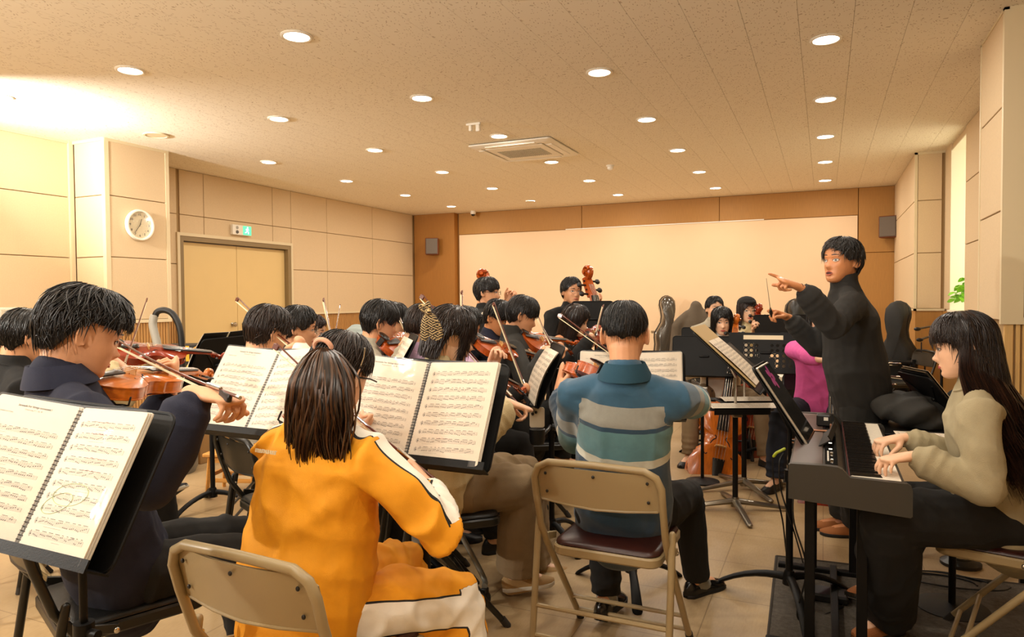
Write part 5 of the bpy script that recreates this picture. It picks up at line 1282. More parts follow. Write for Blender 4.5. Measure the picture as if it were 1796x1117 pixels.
def yellow_extras(p):
    H, Hm, root = p['H'], p['Hm'], p['root']; hf, hr, hu = p['hf'], p['hr'], p['hu']
    cl = MB(); nb, sp, fw, Rt = p['nb'], p['sp'], p['fw'], p['Rt']; rings = []
    for h_, r_ in ((-.02, .092), (.015, .078), (.045, .072), (.052, .069), (.045, .064), (.0, .066)):
        th = np.linspace(0, 2*PI, 30, endpoint=False); rings.append(nb+sp*h_+np.outer(np.cos(th)*r_*.95, fw)+np.outer(np.sin(th)*r_, Rt)+np.outer(-np.cos(th)*.014, sp))
    obj('stand_collar', cl.loft(rings), mat('mustard_plain', '#e99b0c', 0.8, bump=.15, bscale=500), root, world=True)
    t0 = Hm(V(0.0, -.098, .055)[None])[0]
    g = np.random.default_rng(5); N = 2600; S = 16; t = np.linspace(0, 1, S)
    back = nrm(-hf*V(1,1,0)); side = nrm(np.cross(back, U_)); Lp = .43
    K = 26; cid = g.integers(0, K, N); ca = g.uniform(0, 2*PI, K); cr = np.sqrt(g.uniform(.05, 1, K)); cph = g.uniform(0, 6, K); cl_ = g.uniform(.62, 1.1, K)
    wdt = np.interp(t, [0, .08, .25, .5, .8, 1], [.017, .036, .070, .092, .076, .034])
    cen = t0+back*(.012+.055*np.sin(np.minimum(t*2.6, 1.57)))[:, None]+(-U_)*(Lp*(t**1.12)-.02*np.sin(t*PI))[:, None]+side*(.034*t-.030*np.sin(t*2.2))[:, None]
    L_ = cl_[cid]*g.uniform(.93, 1.05, N); tt = t[None]*L_[:, None]
    cx = np.stack([np.interp(tt, t, cen[:, i]) for i in range(3)], -1); W_ = np.interp(tt, t, wdt)
    lx, ly = g.normal(0, .30, N), g.normal(0, .30, N); tight = 1-.72*tt**1.3
    wv = .028*np.sin(tt*7+cph[cid][:, None])*tt; wv2 = .020*np.cos(tt*9+cph[cid][:, None]*1.7)*tt
    off = (np.cos(ca)*cr)[cid][:, None]*W_*.9+lx[:, None]*W_*tight+wv; off2 = ((np.sin(ca)*cr)[cid][:, None]*W_*.9+ly[:, None]*W_*tight)*.55+wv2
    P = cx+off[..., None]*side+off2[..., None]*back
    P = np.where((t[None, :, None] < .06), cx+(P-cx)*.6, P)
    R = .0028*g.uniform(.6, 1.3, N)[:, None]*np.interp(t, [0, .1, .7, 1], [.7, 1, .9, .15])[None]
    m = MB(); m.tube(cen[1:-3], wdt[1:-3]*.22, 16, True, ry=wdt[1:-3]*.5, up=side)
    po = obj('ponytail', m, M_HAIRW, root, world=True)
    so = obj('hair_strands', strands(P, R), M_HAIRW, po); set_hv(so.data, N, S*3, 2); set_attr(po.data, 'hv', np.zeros(len(po.data.vertices))); so.data.transform(Matrix.Translation(-Vector(root['_base']))); so['kind'] = 'stuff'
    a = [t0+back*.010+side*.026*math.cos(q)+nrm(U_*.8+back*.6)*.0+np.cross(side, nrm(back-U_*.4))*.024*math.sin(q) for q in np.linspace(0, 2*PI, 20)]
    obj('hair_tie', MB().tube(a, .0065, 8), mat('peach_hair_tie', '#d9a183', 0.8), root, world=True)
    c = Hm(V(.074, -.03, .055)[None])[0]; obj('hair_clip', MB().tube([c+hr*.006+hu*.025, c+hr*.010, c+hr*.008-hu*.025], .0028, 6, True), M_SILVER, root, world=True)
    obj('glasses', MB().tube([Hm(V(.079, -.02, -.002)[None])[0], Hm(V(.080, .04, .006)[None])[0], Hm(V(.072, .088, .006)[None])[0]], .0024, 6, True), M_BLACKP, root, world=True)
    tm = MB(); gg = random.Random(3)
    for k in range(10): x_ = -.068+k*.0075; tm.obox(nb-sp*.085-fw*.158+Rt*x_, Rt, sp, -fw, .0024, .0045, .0008); tm.obox(nb-sp*(.085+gg.choice((-.004, 0, .004)))-fw*.158+Rt*(x_+.002), Rt, sp, -fw, .0036, .0009, .0008)
    obj('back_print', tm, mat('pale_print', '#f3e2bd', 0.6), root, world=True, smooth=False)
yellow_extras(p2)

# man in navy, front left
P0 = atd(152, 672, 1.95); Sc = atd(352, 652, 2.46); X = nrm(Sc-P0); Y = nrm(np.cross(U_, X)); Z = np.cross(X, Y); Y = rotv(Y, X, 12); Z = rotv(Z, X, 12)
nfrog = atd(402, 704, 1.70)
p3 = violinist('young man in a navy collared sweatshirt playing violin at the front left', atd(148, 585, 1.93), vy(150, 78), vframe=(P0, X, Y, Z), frog=nfrog, tip=far_depth((402, 704), 1.70, (197, 604)),
    wrov=atd(350, 690, 1.76), fr=RW@V(.85, -.12, .2), nr=RW@V(.1, -1, 0), hint_r=RW@V(.15, -1, .35), wlov=atd(300, 690, 2.27), fl=RW@V(.1, 1, -.1), nl=RW@V(-.8, .1, .5), head_yaw=vy(150, 76), head_pitch=-20, head_roll=4,
    hsty='messy', hopt=dict(nstr=1500, lock=.0022, lift=.014, rough=.004, wave=1.2, edge_jit=.012), hseed=3, topm=NAVY, collar='polo', collarm=mat('navy_collar', '#1f2338', 0.85, bump=.2, bscale=500), vox=.0072, loose=1.5, shs=1.0,
    knee=(10, 2), foot=(-.05, .02), hip=atz(205, 985, .54), vlabel='orange-brown violin with black chin rest held by the man in navy', blabel='bow crossing in front of the violin of the man in navy', varn='g', legloose=1.2, **TR)
chair('black folding chair under the man in navy at the front left', (p3['hip'][0], p3['hip'][1]), vy(150, 78), 'black')

# far left: man in black, and the player hidden behind the man in navy
p4 = violinist('man in a black t-shirt at the far left edge, hair over his ears', atd(46, 590, 3.15), vy(45, 80), s=.35, bt=35, hsty='bowl', hseed=8, topm=BLK, sleeve=.25, collar='crew', head_pitch=-12,
    shoem=mat('black_canvas_sneaker', '#15131a', 0.8), kneepos=(None, None), vlabel='violin of the man in black at the far left, hidden behind the man in navy', blabel='bow of the man in black at the far left', place=False, **TR)
chair('beige folding chair at the far left under the man in the black t-shirt', p4['hip'][:2], vy(45, 80), 'beige')
p5H = atd(172, 588, 3.55)
P0 = atd(196, 612, 3.5); X = nrm(atd(330, 618, 3.75)-P0); Y = nrm(np.cross(U_, X)); Z = np.cross(X, Y); Y = rotv(Y, X, 25); Z = rotv(Z, X, 25)
p5 = violinist('player in a cream top mostly hidden behind the man in navy', p5H, vy(170, 84), vframe=(P0, X, Y, Z), frog=atd(214, 652, 3.3), tip=far_depth((214, 652), 3.3, (259, 522), lo=3.0), wlov=atd(268, 640, 3.7), fl=RW@V(.2, 1, 0), nl=RW@V(-.5, .3, .6),
    hsty='bowl', hseed=9, topm=CREAM, varn='r', vlabel='reddish violin behind the violin of the man in navy', blabel='upright bow standing out above the reddish violin', fem=True,
    kneepos=(atz(285, 800, .47), None), ankpos=(atz(290, 850, .10), None), toe=(RW@V(.8, .45, .3), None), shoem=mat('black_canvas_sneaker', '#15131a', 0.8), face=False, **TR)
seat_chair(p5, vy(170, 84), 'black folding chair under the hidden player in cream')

# centre left group
p6 = violinist('young man in a white top with straight dark hair, back half turned', atd(470, 583, 3.15), vy(470, 68), s=.12, frog=atd(530, 628, 2.95), tip=far_depth((530, 628), 2.95, (408, 523)), hsty='bowl', hcol=M_HAIRB, hseed=11, topm=WHITE, hopt=dict(nstr=700), head_pitch=-14, wlov=None, hip=atd(515, 760, 3.1)*V(1,1,0)+V(0,0,.535), loose=.8,
    vlabel='violin of the young man in white, behind the score', blabel='bow rising to the left behind the young man in white', **TR)
seat_chair(p6, vy(470, 68), 'black folding chair under the young man in white')
p7 = violinist('man with short black hair and glasses in a dark top, beside the man in white', atd(524, 575, 4.0), vy(524, 100), hsty='part', hseed=12, topm=GREYD, glasses=M_SILVER, frog=atd(592, 640, 3.75), tip=far_depth((592, 640), 3.75, (565, 522), lo=3.4), head_pitch=-8,
    vlabel='violin of the man with glasses beside the man in white', blabel='nearer of two upright bows above the ponytail', **TR)
seat_chair(p7, vy(524, 100), 'black folding chair under the man with glasses')
p8 = violinist('player with round glasses and brown hair farthest back in the left group', atd(549, 580, 5.2), vy(549, 120), hsty='part', hcol=M_HAIRP, hseed=13, topm=BLK, glasses=M_SILVER, frog=atd(580, 630, 4.9), tip=far_depth((580, 630), 4.9, (597, 533), lo=4.6), fem=True, head_pitch=-12,
    vlabel='violin of the player with round glasses', blabel='farther, thinner of two upright bows above the ponytail', **TR)
seat_chair(p8, vy(549, 120), 'black folding chair under the player with round glasses')
P0 = atd(676, 606, 3.75); X = nrm(atd(742, 596, 4.2)-P0); Y = nrm(np.cross(U_, X)); Z = np.cross(X, Y); Y = rotv(Y, X, 42); Z = rotv(Z, X, 42)
p9 = violinist('young man in a light grey sweatshirt with a bowl haircut, in profile', atd(667, 565, 3.85), vy(668, 88), vframe=(P0, X, Y, Z), hsty='bowl', hseed=14, topm=GREY, frog=atd(719, 597, 3.55), tip=far_depth((719, 597), 3.55, (692, 546), lo=3.6), wrov=atd(714, 602, 3.5),
    fr=RW@V(.8, .3, -.3), hint_r=RW@V(-.1, -1, .4), head_pitch=-12, hopt=dict(nstr=700), vlabel='glossy orange violin held by the young man in grey', blabel='bow slanting in front of the nose of the young man in grey', varn='o', **TR)
seat_chair(p9, vy(668, 88), 'black folding chair under the young man in grey')
p10 = violinist('player with glasses hidden behind the young man in grey', atd(690, 563, 4.6), vy(690, 100), hsty='bowl', hseed=15, topm=BLK, glasses=M_SILVER, s=.5, bt=30, place=False, **TR)
seat_chair(p10, vy(690, 100), 'black folding chair under the hidden player with glasses')
p11 = violinist('player in a lavender top with short dark hair behind the bow scrunchie', atd(742, 573, 3.55), vy(737, 62), s=.4, bt=40, hsty='short', hcol=M_HAIRB, hseed=16, topm=LAV, frog=atd(812, 640, 3.5), tip=far_depth((812, 640), 3.5, (808, 508), lo=3.3), hopt=dict(nstr=800, lift=.008, edge_jit=.012), fem=True,
    vlabel='violin of the player in lavender', blabel='thin upright bow above the woman with the scrunchie', **TR)
seat_chair(p11, vy(737, 62), 'black folding chair under the player in lavender')
# woman with the bob
P0 = atd(806, 640, 2.85); X = nrm(atd(893, 672, 3.2)-P0); Y = nrm(np.cross(U_, X)); Z = np.cross(X, Y); Y = rotv(Y, X, 25); Z = rotv(Z, X, 25)
p12 = violinist('woman with a dark bob and a patterned bow scrunchie, cream top and beige trousers', atd(792, 588, 2.82), vy(790, 76), vframe=(P0, X, Y, Z), frog=atd(905, 716, 2.70), tip=far_depth((905, 716), 2.70, (728, 513)), wrov=atd(888, 705, 2.68), fr=RW@V(.85, -.3, -.2), hint_r=RW@V(.3, -1, .5),
    wlov=atd(862, 650, 3.1), hsty='bob', hcol=M_HAIRB, hseed=17, topm=CREAM, trm=BEIGEP, legloose=3.0, shoem=SNEAK, head_yaw=vy(790, 84), head_pitch=-16, fem=True, vox=.0075, fold=1.4, hopt=dict(nstr=1000, lock=.002, lift=.006, edge_jit=.008), loose=1.8,
    kneepos=(atd(922, 850, 3.05), atd(915, 830, 3.3)), ankpos=(atd(905, 1000, 3.12), atd(935, 985, 3.4)), toe=(RW@V(.95, .1, -.1), RW@V(.95, .1, -.2)), hip=atd(775, 800, 2.95)*V(1,1,0)+V(0,0,.535),
    vlabel='violin of the woman with the bob, scroll past the music sheet', blabel='bow held low by the woman with the bob')
seat_chair(p12, vy(790, 76), 'black folding chair under the woman with the bob')
def scrunchie(p):
    root = p['root']; c = p['Hm'](V(.03, -.118, .035)[None])[0]; bk = nrm(-p['hf']*V(1,1,0)); sd = RW@V(1, 0, 0); m = mat('patterned_cloth', '#3a2a1a', 0.8)
    nt = m.node_tree; N = nt.nodes; L = nt.links; b = N['Principled BSDF']; tc = N.new('ShaderNodeTexCoord'); mp = N.new('ShaderNodeMapping'); mp.inputs['Rotation'].default_value = (.5, .6, .78); L.new(tc.outputs['Object'], mp.inputs['Vector'])
    ck_ = N.new('ShaderNodeTexChecker'); ck_.inputs['Scale'].default_value = 46; L.new(mp.outputs[0], ck_.inputs['Vector']); ws = []
    for dr in ('X', 'Z'):
        w1 = N.new('ShaderNodeTexWave'); w1.bands_direction = dr; w1.inputs['Scale'].default_value = 46; L.new(mp.outputs[0], w1.inputs['Vector']); ws.append(w1)
    mx = N.new('ShaderNodeMix'); L.new(ck_.outputs['Fac'], mx.inputs[0]); L.new(ws[0].outputs['Fac'], mx.inputs[2]); L.new(ws[1].outputs['Fac'], mx.inputs[3])
    rr = N.new('ShaderNodeValToRGB'); rr.color_ramp.interpolation = 'CONSTANT'; rr.color_ramp.elements[0].color = lin('#2a1c10')+(1,); rr.color_ramp.elements[1].position = .62; rr.color_ramp.elements[1].color = lin('#c3a672')+(1,)
    L.new(mx.outputs[0], rr.inputs[0]); L.new(rr.outputs[0], b.inputs['Base Color'])
    c = atd(751, 548, 2.62); 
    mb = MB(); R_ = lambda x, y, z=0: c+RW@V(x, y, z)
    mb.tube([R_(-.0, .0), R_(.010, -.02), R_(.022, -.05), R_(.030, -.078)], [.010, .020, .025, .028], 16, True, ry=[.010, .010, .009, .004], up=RW@V(0, 0, 1))
    mb.tube([R_(.0, .0), R_(-.008, -.03), R_(-.010, -.06), R_(-.014, -.092)], [.009, .017, .020, .016], 14, True, ry=[.008, .008, .007, .003], up=RW@V(0, 0, 1))
    mb.tube(crom([R_(0, .0), R_(-.022, .010), R_(-.030, .026), R_(-.012, .022), R_(0, .0)], 4), .0065, 8, True); mb.tube(crom([R_(0, .0), R_(.004, .022), R_(.0, .040), R_(-.008, .022), R_(0, .0)], 4), .0065, 8, True)
    mb.ell(R_(0, 0, .006), (.013, .012, .013)); obj('bow_scrunchie', mb, m, root, world=True)
scrunchie(p12)

# basses, dark tops in the middle
def bassist(label, blab, H, yaw, scroll, base, wl, wr, **k):
    p = person(label, H, yaw, seat=.66, wl=wl, wr=wr, pose_l='neck', pose_r='pinch', fl=U_*.5+nrm(scroll-base)*.2+dirv(yaw)*.6, nl=nrm(np.cross(U_, dirv(yaw)))*-1.0, **k)
    X = nrm(scroll-base); face = dirv(yaw); Z = nrm(face-np.dot(face, X)*X); Y = np.cross(Z, X)
    o = string_body('bass', M_VARN, blab, 2.95, .05); o.matrix_world = frame_matrix(scroll-X*.70*2.95, X, Y, Z); o['group'] = 'double basses'
    c = p['hip']; st = empty('bar_stool', 'black stool under the '+label.split(',')[0], 'stool', (c[0], c[1], 0)); obj('seat', MB().lathe([(.002, .60), (.16, .60), (.17, .62), (.17, .645), (.15, .66), (.002, .66)], 20), M_VINYLK, st)
    for q in range(4):
        a = q*PI/2+.6; obj('leg', MB().tube([(.12*math.cos(a), .12*math.sin(a), .60), (.2*math.cos(a), .2*math.sin(a), 0)], .013, 8), M_STAND, st)
    obj('foot_ring', MB().tube([(.17*math.cos(a), .17*math.sin(a), .2) for a in np.linspace(0, 2*PI, 20)], .008, 6), M_STAND, st)
    return p
pb1 = bassist('young man in a black t-shirt with a printed sleeve, playing the left double bass', 'double bass at the left, scroll behind a young man\'s head', atd(855, 513, 5.6), vy(855, 100), atd(852, 480, 6.1), atd(915, 690, 5.6), atd(888, 530, 5.85), atd(905, 600, 5.5), hsty='bowl', hseed=21, topm=BLK, sleeve=.6, glasses=M_BLACKP, **TR)
tm = MB().tube([(0, 0, 0), (.02, 0, .012), (.012, 0, .03), (-.012, 0, .032), (-.02, 0, .01), (-.005, 0, -.02), (.012, 0, -.03)], .0075, 6, True); tm.xf(atd(849, 556, 5.42), RW@V(1,0,0), RW@V(0,0,1), RW@V(0,1,0)); obj('sleeve_print', tm, WHITE, pb1['root'], world=True)
pb2 = bassist('young man with glasses in black, playing the right double bass', 'double bass at the right, dark carved scroll against the cream wall', atd(1002, 511, 6.2), vy(1007, 150), atd(1034, 473, 6.1), atd(1064, 690, 5.8), atd(1046, 535, 6.15), atd(1010, 610, 5.9), hsty='part', hseed=22, topm=BLK, glasses=M_SILVER, **TR)
p13 = violinist('man in a dark navy top looking down, in front of the left double bass', atd(874, 557, 4.8), vy(875, 128), s=.35, bt=50, hsty='bowl', hseed=23, topm=NAVY, frog=atd(836, 606, 4.5), tip=far_depth((836, 606), 4.5, (834, 546), lo=4.7), head_pitch=-22, skin=SKT,
    vlabel='violin of the man in dark navy below the left bass', blabel='short upright bow left of the man in dark navy', **TR)
seat_chair(p13, vy(875, 128), 'black folding chair under the man in dark navy')
P0 = atd(918, 590, 4.35); X = nrm(atd(1008, 618, 4.75)-P0); Y = nrm(np.cross(U_, X)); Z = np.cross(X, Y); Y = rotv(Y, X, 40); Z = rotv(Z, X, 40)
p14 = violinist('young man in a black high-necked jacket with a long fringe, bowing', atd(916, 553, 4.42), vy(917, 92), vframe=(P0, X, Y, Z), frog=atd(968, 610, 4.15), tip=far_depth((968, 610), 4.15, (938, 550), lo=4.2), wrov=atd(962, 612, 4.1), fr=RW@V(.8, 0, -.3), hint_r=RW@V(-.2, -1, .4),
    hsty='bowl', hseed=24, topm=GREYD, collar='turtle', head_pitch=-20, kneepos=(atd(1000, 705, 4.3), atd(1010, 700, 4.6)), ankpos=(atd(985, 800, 4.35), atd(1015, 800, 4.7)), hip=atd(925, 720, 4.4)*V(1,1,0)+V(0,0,.535), hopt=dict(nstr=700), vlabel='orange violin under the chin of the young man in the black jacket', blabel='bow touching the fringe of the young man in the black jacket', **TR)
chair('black folding chair under the young man in the black jacket', p14['hip'][:2], vy(917, 80), 'black')
# the hand-held violins left of him
P0 = atd(838, 600, 4.0); X = nrm(atd(922, 620, 4.25)-P0); Y = nrm(np.cross(U_, X)); Z = np.cross(X, Y); Y = rotv(Y, X, 30); Z = rotv(Z, X, 30)
p16 = violinist('player hidden behind the woman with the bob, only hands showing', atd(815, 575, 4.1), vy(812, 85), vframe=(P0, X, Y, Z), hsty='part', hseed=25, topm=BLK, s=.4, bt=20, varn='o', face=False, vlabel='orange violin with a long dark neck beside the woman with the bob', blabel='bow of the hidden player behind the woman with the bob', **TR)
seat_chair(p16, vy(812, 85), 'black folding chair under the player hidden behind the bob')
P0 = atd(1012, 590, 5.1); X = nrm(atd(1068, 583, 5.35)-P0); Y = nrm(np.cross(U_, X)); Z = np.cross(X, Y); Y = rotv(Y, X, 50); Z = rotv(Z, X, 50)
p15 = violinist('woman with long dark hair in black, below the right bass player', atd(1010, 562, 5.1), vy(1007, 118), vframe=(P0, X, Y, Z), frog=atd(1044, 588, 4.8), tip=far_depth((1044, 588), 4.8, (1057, 535), lo=4.4), hsty='long', hcol=M_HAIRB, hseed=26, topm=BLK, trm=BEIGEP, head_pitch=-16, fem=True, varn='r', vlabel='bright red violin held by the woman with long hair', blabel='bow tilted up to the right by the red violin', wrov=atd(1038, 590, 4.8))
seat_chair(p15, vy(1007, 118), 'black folding chair under the woman with the red violin')

# cello side
def cellist(label, clab, H, yaw, scroll, base, varn, **k):
    X = nrm(scroll-base); face = dirv(yaw); Z = nrm(face-np.dot(face, X)*X); Y = np.cross(Z, X); s = 2.08
    nk = scroll-X*.30; p = person(label, H, yaw, wl=nk-Z*.05-Y*.03 if 'wl' not in k else k.pop('wl'), wr=k.pop('wr', base+X*.40+Z*.25-Y*.30), pose_l='neck', pose_r='bow', fl=Z*.5+U_*.6-Y*-.2, nl=-Y*.3+Z*.8, knee=(28, 28), **k)
    o = string_body('cello', varn, clab, s, .052); o.matrix_world = frame_matrix(scroll-X*.70*s, X, Y, Z); o['group'] = 'cellos'
    seat_chair(p, yaw, 'black folding chair under the '+label.split(',')[0]); return p, (X, Y, Z)
c1, fr1 = cellist('young woman with long black hair and a pale top, with a cello', 'orange cello of the young woman with long black hair', atd(1266, 563, 5.75), vy(1266, 172), atd(1293, 556, 5.72), atd(1268, 735, 5.40), M_VARNG, hsty='long', hseed=31, topm=WHITE, fem=True, head_pitch=-10, trm=BEIGEP, wr=atd(1248, 648, 5.72))
c2, fr2 = cellist('player in a cream knit with glasses and a black cap, with a cello', 'dark brown cello of the player in the cream knit', atd(1310, 545, 6.4), vy(1312, 160), atd(1333, 538, 6.2), atd(1318, 715, 5.9), M_VARNR, hsty='long', hcol=M_HAIRP, hseed=32, topm=CREAM, fem=True, glasses=M_SILVER, wl=atd(1322, 580, 6.1), wr=atd(1340, 640, 6.0), **TR)
obj('cap', MB().ell(c2['Hm'](V(0, -.01, .075)[None])[0], (.085, .10, .065), c2['hr'], c2['hf'], c2['hu']).tube([c2['Hm'](V(-.05, .07, .085)[None])[0], c2['Hm'](V(0, .13, .085)[None])[0], c2['Hm'](V(.05, .07, .085)[None])[0]], .012, 8, True), BLK, c2['root'], world=True)
p20 = person('player with short dark hair in grey, half hidden behind the young woman', atd(1253, 541, 7.2), vy(1254, 160), hsty='part', hseed=33, topm=GREY, skin=M_SKIN_PALE, **TR)
seat_chair(p20, vy(1254, 160), 'black folding chair under the half hidden player in grey')
c3, fr3 = cellist('player in a pink sweater and dark jeans, head behind the conductor\'s arm', 'red-brown cello between the knees of the player in pink', atd(1437, 560, 4.95), vy(1437, 176), atd(1462, 560, 4.9), atd(1462, 760, 4.6), M_VARNR, hsty='long', hseed=34, topm=PINK, fem=True, sleeve=.62, trm=DEN, wr=atd(1450, 632, 4.55), hint_r=RW@V(-1, -.5, .0), wl=atd(1475, 600, 4.7))

# the conductor
cH = atd(1476, 459, 3.66); chip = atd(1506, 676, 3.76)
cond = person('conductor standing in a charcoal high-necked sweatshirt, pointing with his left hand', cH, vy(1470, -98), standing=True, hip=chip, head_yaw=vy(1470, -138), head_pitch=4, skin=SKT, hsty='part', hcol=hair_mat('greying_hair', '#120e0a', '#4a4038', 0.42), hseed=40,
    hopt=dict(nstr=1400, lock=.0022, lift=.012, wave=1.5, rough=.005), topm=COND, trm=cloth('dark_slacks', '#1d1b17'), collar='turtle', mouth='open', openness=1.35, brow='high', vox=.0072, loose=2.6, shs=1.0, legloose=1.9,
    wl=atd(1404, 505, 3.30), pose_l='point', fl=RW@V(-.80, .32, .1), nl=RW@V(-.35, -.75, -.25), hint_l=RW@V(.35, -1, .3), wr=atd(1381, 556, 3.95), pose_r='pinch', fr=RW@V(-.85, .30, .1), nr=RW@V(-.5, -.8, .2), hint_r=RW@V(.25, -1, -.3),
    shoem=TAN, ankpos=(atz(1478, 905, .085), atz(1500, 915, .085)))
w_ = cond['wl']; f_ = cond['fl']; obj('bracelet', MB().tube([w_+f_*.002+.031*(math.cos(t)*cond['nl']*.72+math.sin(t)*np.cross(f_, cond['nl'])) for t in np.linspace(0, 2*PI, 20)], .0025, 6), mat('cord', '#3a2212', 0.7), cond['root'], world=True)
bt = empty('baton', 'thin white conducting baton held upright in the far hand', 'baton', atd(1352, 549, 3.90))
obj('shaft', MB().tube([atd(1352, 549, 3.90), atd(1344, 488, 3.72)], [.0022, .0011], 8), mat('baton_white', '#8d877a', 0.4), bt, world=True)
obj('handle', MB().tube([atd(1354, 556, 3.92), atd(1352, 548, 3.90), atd(1351, 540, 3.88)], [.007, .010, .004], 10, True), M_BLACKP, bt, world=True)

# the pianist
pH = atd(1689, 607, 2.45)
pia = person('pianist with very long dark brown hair in a beige fleece jacket and black trousers', pH, vy(1690, -84), head_yaw=vy(1690, -88), head_pitch=-10, fem=True, hsty='longp', hcol=M_HAIRP, hseed=50, hopt=dict(nstr=1600, lock=.0020, lift=.006, edge_jit=.02), skin=M_SKIN_PALE,
    topm=HOOD, trm=BLKT, legloose=3.2, loose=2.1, fold=1.5, vox=.0072, wr=atd(1583, 768, 2.70), wl=atd(1600, 800, 2.40), pose_r='keys', pose_l='keys', fr=RW@V(-.95, -.12, .08), fl=RW@V(-.95, -.10, .08), nr=-U_, nl=-U_, hint_r=-U_*1.0+RW@V(.4, 0, -.3), hint_l=-U_+RW@V(.4, 0, .5),
    hip=atd(1768, 900, 2.52)*V(1,1,0)+V(0,0,.545), kneepos=(atd(1555, 890, 2.75), atd(1560, 905, 2.45)), ankpos=(atz(1545, 1010, .09), atz(1560, 1075, .09)), toe=(RW@V(-.95, 0, .2), RW@V(-.95, 0, .25)), shoem=TAN, hem=.02)
chair('beige folding chair at the right under the pianist', (pia['hip'][0]+.0, pia['hip'][1]), vy(1690, -84), 'beige')
def long_hair(p, N=1500):
    root = p['root']; Hm = p['Hm']; g = np.random.default_rng(9); S = 16; t = np.linspace(0, 1, S)
    F, Rt = p['F'], p['Rt']; hy = nrm(p['hf']*V(1,1,0)); hr = nrm(p['hr'])
    az = g.uniform(math.radians(86), math.radians(274), N); rx, ry = .088*.95, .104*.95
    start = p['H']+np.outer(np.sin(az)*rx, hr)+np.outer(np.cos(az)*ry, hy)+U_*(.03+.0*az)[:, None]
    L_ = g.uniform(.40, .54, N)*np.where(np.cos(az) > .1, .86, 1.0)
    out = np.outer(np.sin(az), hr)+np.outer(np.cos(az), hy)
    sp = np.interp(t, [0, .25, .5, 1], [0, .008, .028, .05]); drop = t**1.05
    P = start[:, None, :]+out[:, None, :]*sp[None, :, None]-U_*(drop[None]*L_[:, None])[..., None]
    back = -hy; P = P+back*(np.where(np.cos(az) < .2, .16, .03)[:, None]*np.clip(t-.25, 0, 1)[None]**1.1)[..., None]
    kk = (az*14/6.283).astype(int)*3+g.integers(0, 3, N); ph = np.sin(kk*12.9898)*6; ce = (kk//3+.5)*6.283/14
    dz = (ce-az)*.5; tg = np.clip(t*1.5-.45, 0, 1)[None]*dz[:, None]*.09; P = P+tg[..., None]*np.stack([np.cos(az)[:, None]*hr[i]-np.sin(az)[:, None]*hy[i] for i in range(3)], -1)
    wv = .014*np.sin(t[None]*10+ph[:, None])*np.clip(t*1.8-.6, 0, 1)[None]; P = P+wv[..., None]*hy+(.6*wv)[..., None]*hr
    R = .0023*g.uniform(.6, 1.3, N)[:, None]*np.interp(t, [0, .1, .75, 1], [.6, 1, .9, .12])[None]
    o = obj('long_hair', strands(P, R), M_HAIRP, root, world=True); set_hv(o.data, N, S*3, 5); o['kind'] = 'stuff'
long_hair(pia)
w_ = atd(1668, 862, 2.42); obj('drawstring', MB().tube(crom([w_, w_+RW@V(.012, -.03, .02), w_+RW@V(-.01, -.05, .03), w_+RW@V(-.035, -.055, .03)], 5), .0035, 6, True), mat('cord_beige', '#b0a284', 0.8), pia['root'], world=True)
# ------------------------------------------------------------------ music stands and scores
def stand_binder(lab, blab, c, face, tilt, foot=None, w=.225, h=.30, roll=0, seed=1, base='arc', byaw=0, green=False, dw=None, dh=None, dshift=0.0, parts=True, lip=.055, bs=1.0):
    n = rotv(dirv(face), np.cross(dirv(face), U_), tilt); ax = np.cross(U_, dirv(face)); up = np.cross(n, ax)
    if roll: ax = rotv(ax, n, roll); up = rotv(up, n, roll)
    dh = dh or h*1.06; dw = dw or w*2.12; dc = np.asarray(c)+up*(dh/2-.004)-n*.006+ax*dshift
    if foot is None: foot = dc-n*.05
    r, *_ = stand(lab, foot, dc, face, tilt, w=dw, h=dh, base=base, byaw=byaw, roll=roll, lip=lip, bs=bs)
    b = binder(blab, c, ax, up, n, w, h, seed, green=green, parts=parts); return r, b, (dc, ax, up, n)
s1 = stand_binder('black music stand at the front left, beside the man in navy', 'ring-bound score with green pencil circles on the front left stand', atd(37, 968, 1.38), 274.0, 28.9, roll=-2.7, seed=11, green=True, byaw=40)
s2 = stand_binder('black music stand in front of the woman in yellow', 'ring-bound score with red pencil marks in the centre, before the woman in yellow', atd(712, 813, 2.13), 277.5, 30.7, w=.2525, h=.337, roll=-2.4, seed=21, foot=atd(748, 1040, 2.30), byaw=20)
s3 = stand_binder('black music stand behind the woman in yellow, to her left', 'ring-bound score left of the ponytail, before the man in white', atd(432, 765, 2.46), 264.6, 32.3, w=.252, h=.336, roll=1.0, seed=31, byaw=10)
c4 = atd(1106, 735, 3.08)
s4 = stand_binder('black music stand in front of the man in the striped polo', 'ring-bound score half hidden behind the striped polo man', c4, 284, 20, seed=41, byaw=50)
# small things on the ledges
def pencil(lab, a, b, r, m, cat='pencil', name='pencil'):
    e = empty(name, lab, cat, a); obj('barrel', MB().tube([a, a*.05+b*.95], r, 6 if r < .006 else 12), m, e, world=True, smooth=r > .006); obj('tip', MB().cyl(a*.05+b*.95, b, r*.9, 8, r*.3), M_BLACKP, e, world=True); return e
dc, ax, up, n = s1[2]; q = dc-up*(.165-.01)+n*.035
pencil('red pen lying on the ledge of the front left stand', q-ax*.20, q-ax*.085, .0065, mat('red_plastic', '#c22a14', 0.3), 'pen', 'pen')
dc, ax, up, n = s3[2]; q = dc-up*.17+n*.035
ge = empty('eraser', 'mint green eraser on the ledge left of the woman in yellow', 'eraser', q-ax*.06); obj('block', MB().obox(q-ax*.06, ax, up, n, .028, .008, .012, .003), mat('mint', '#8fd0a0', 0.6), ge, world=True)
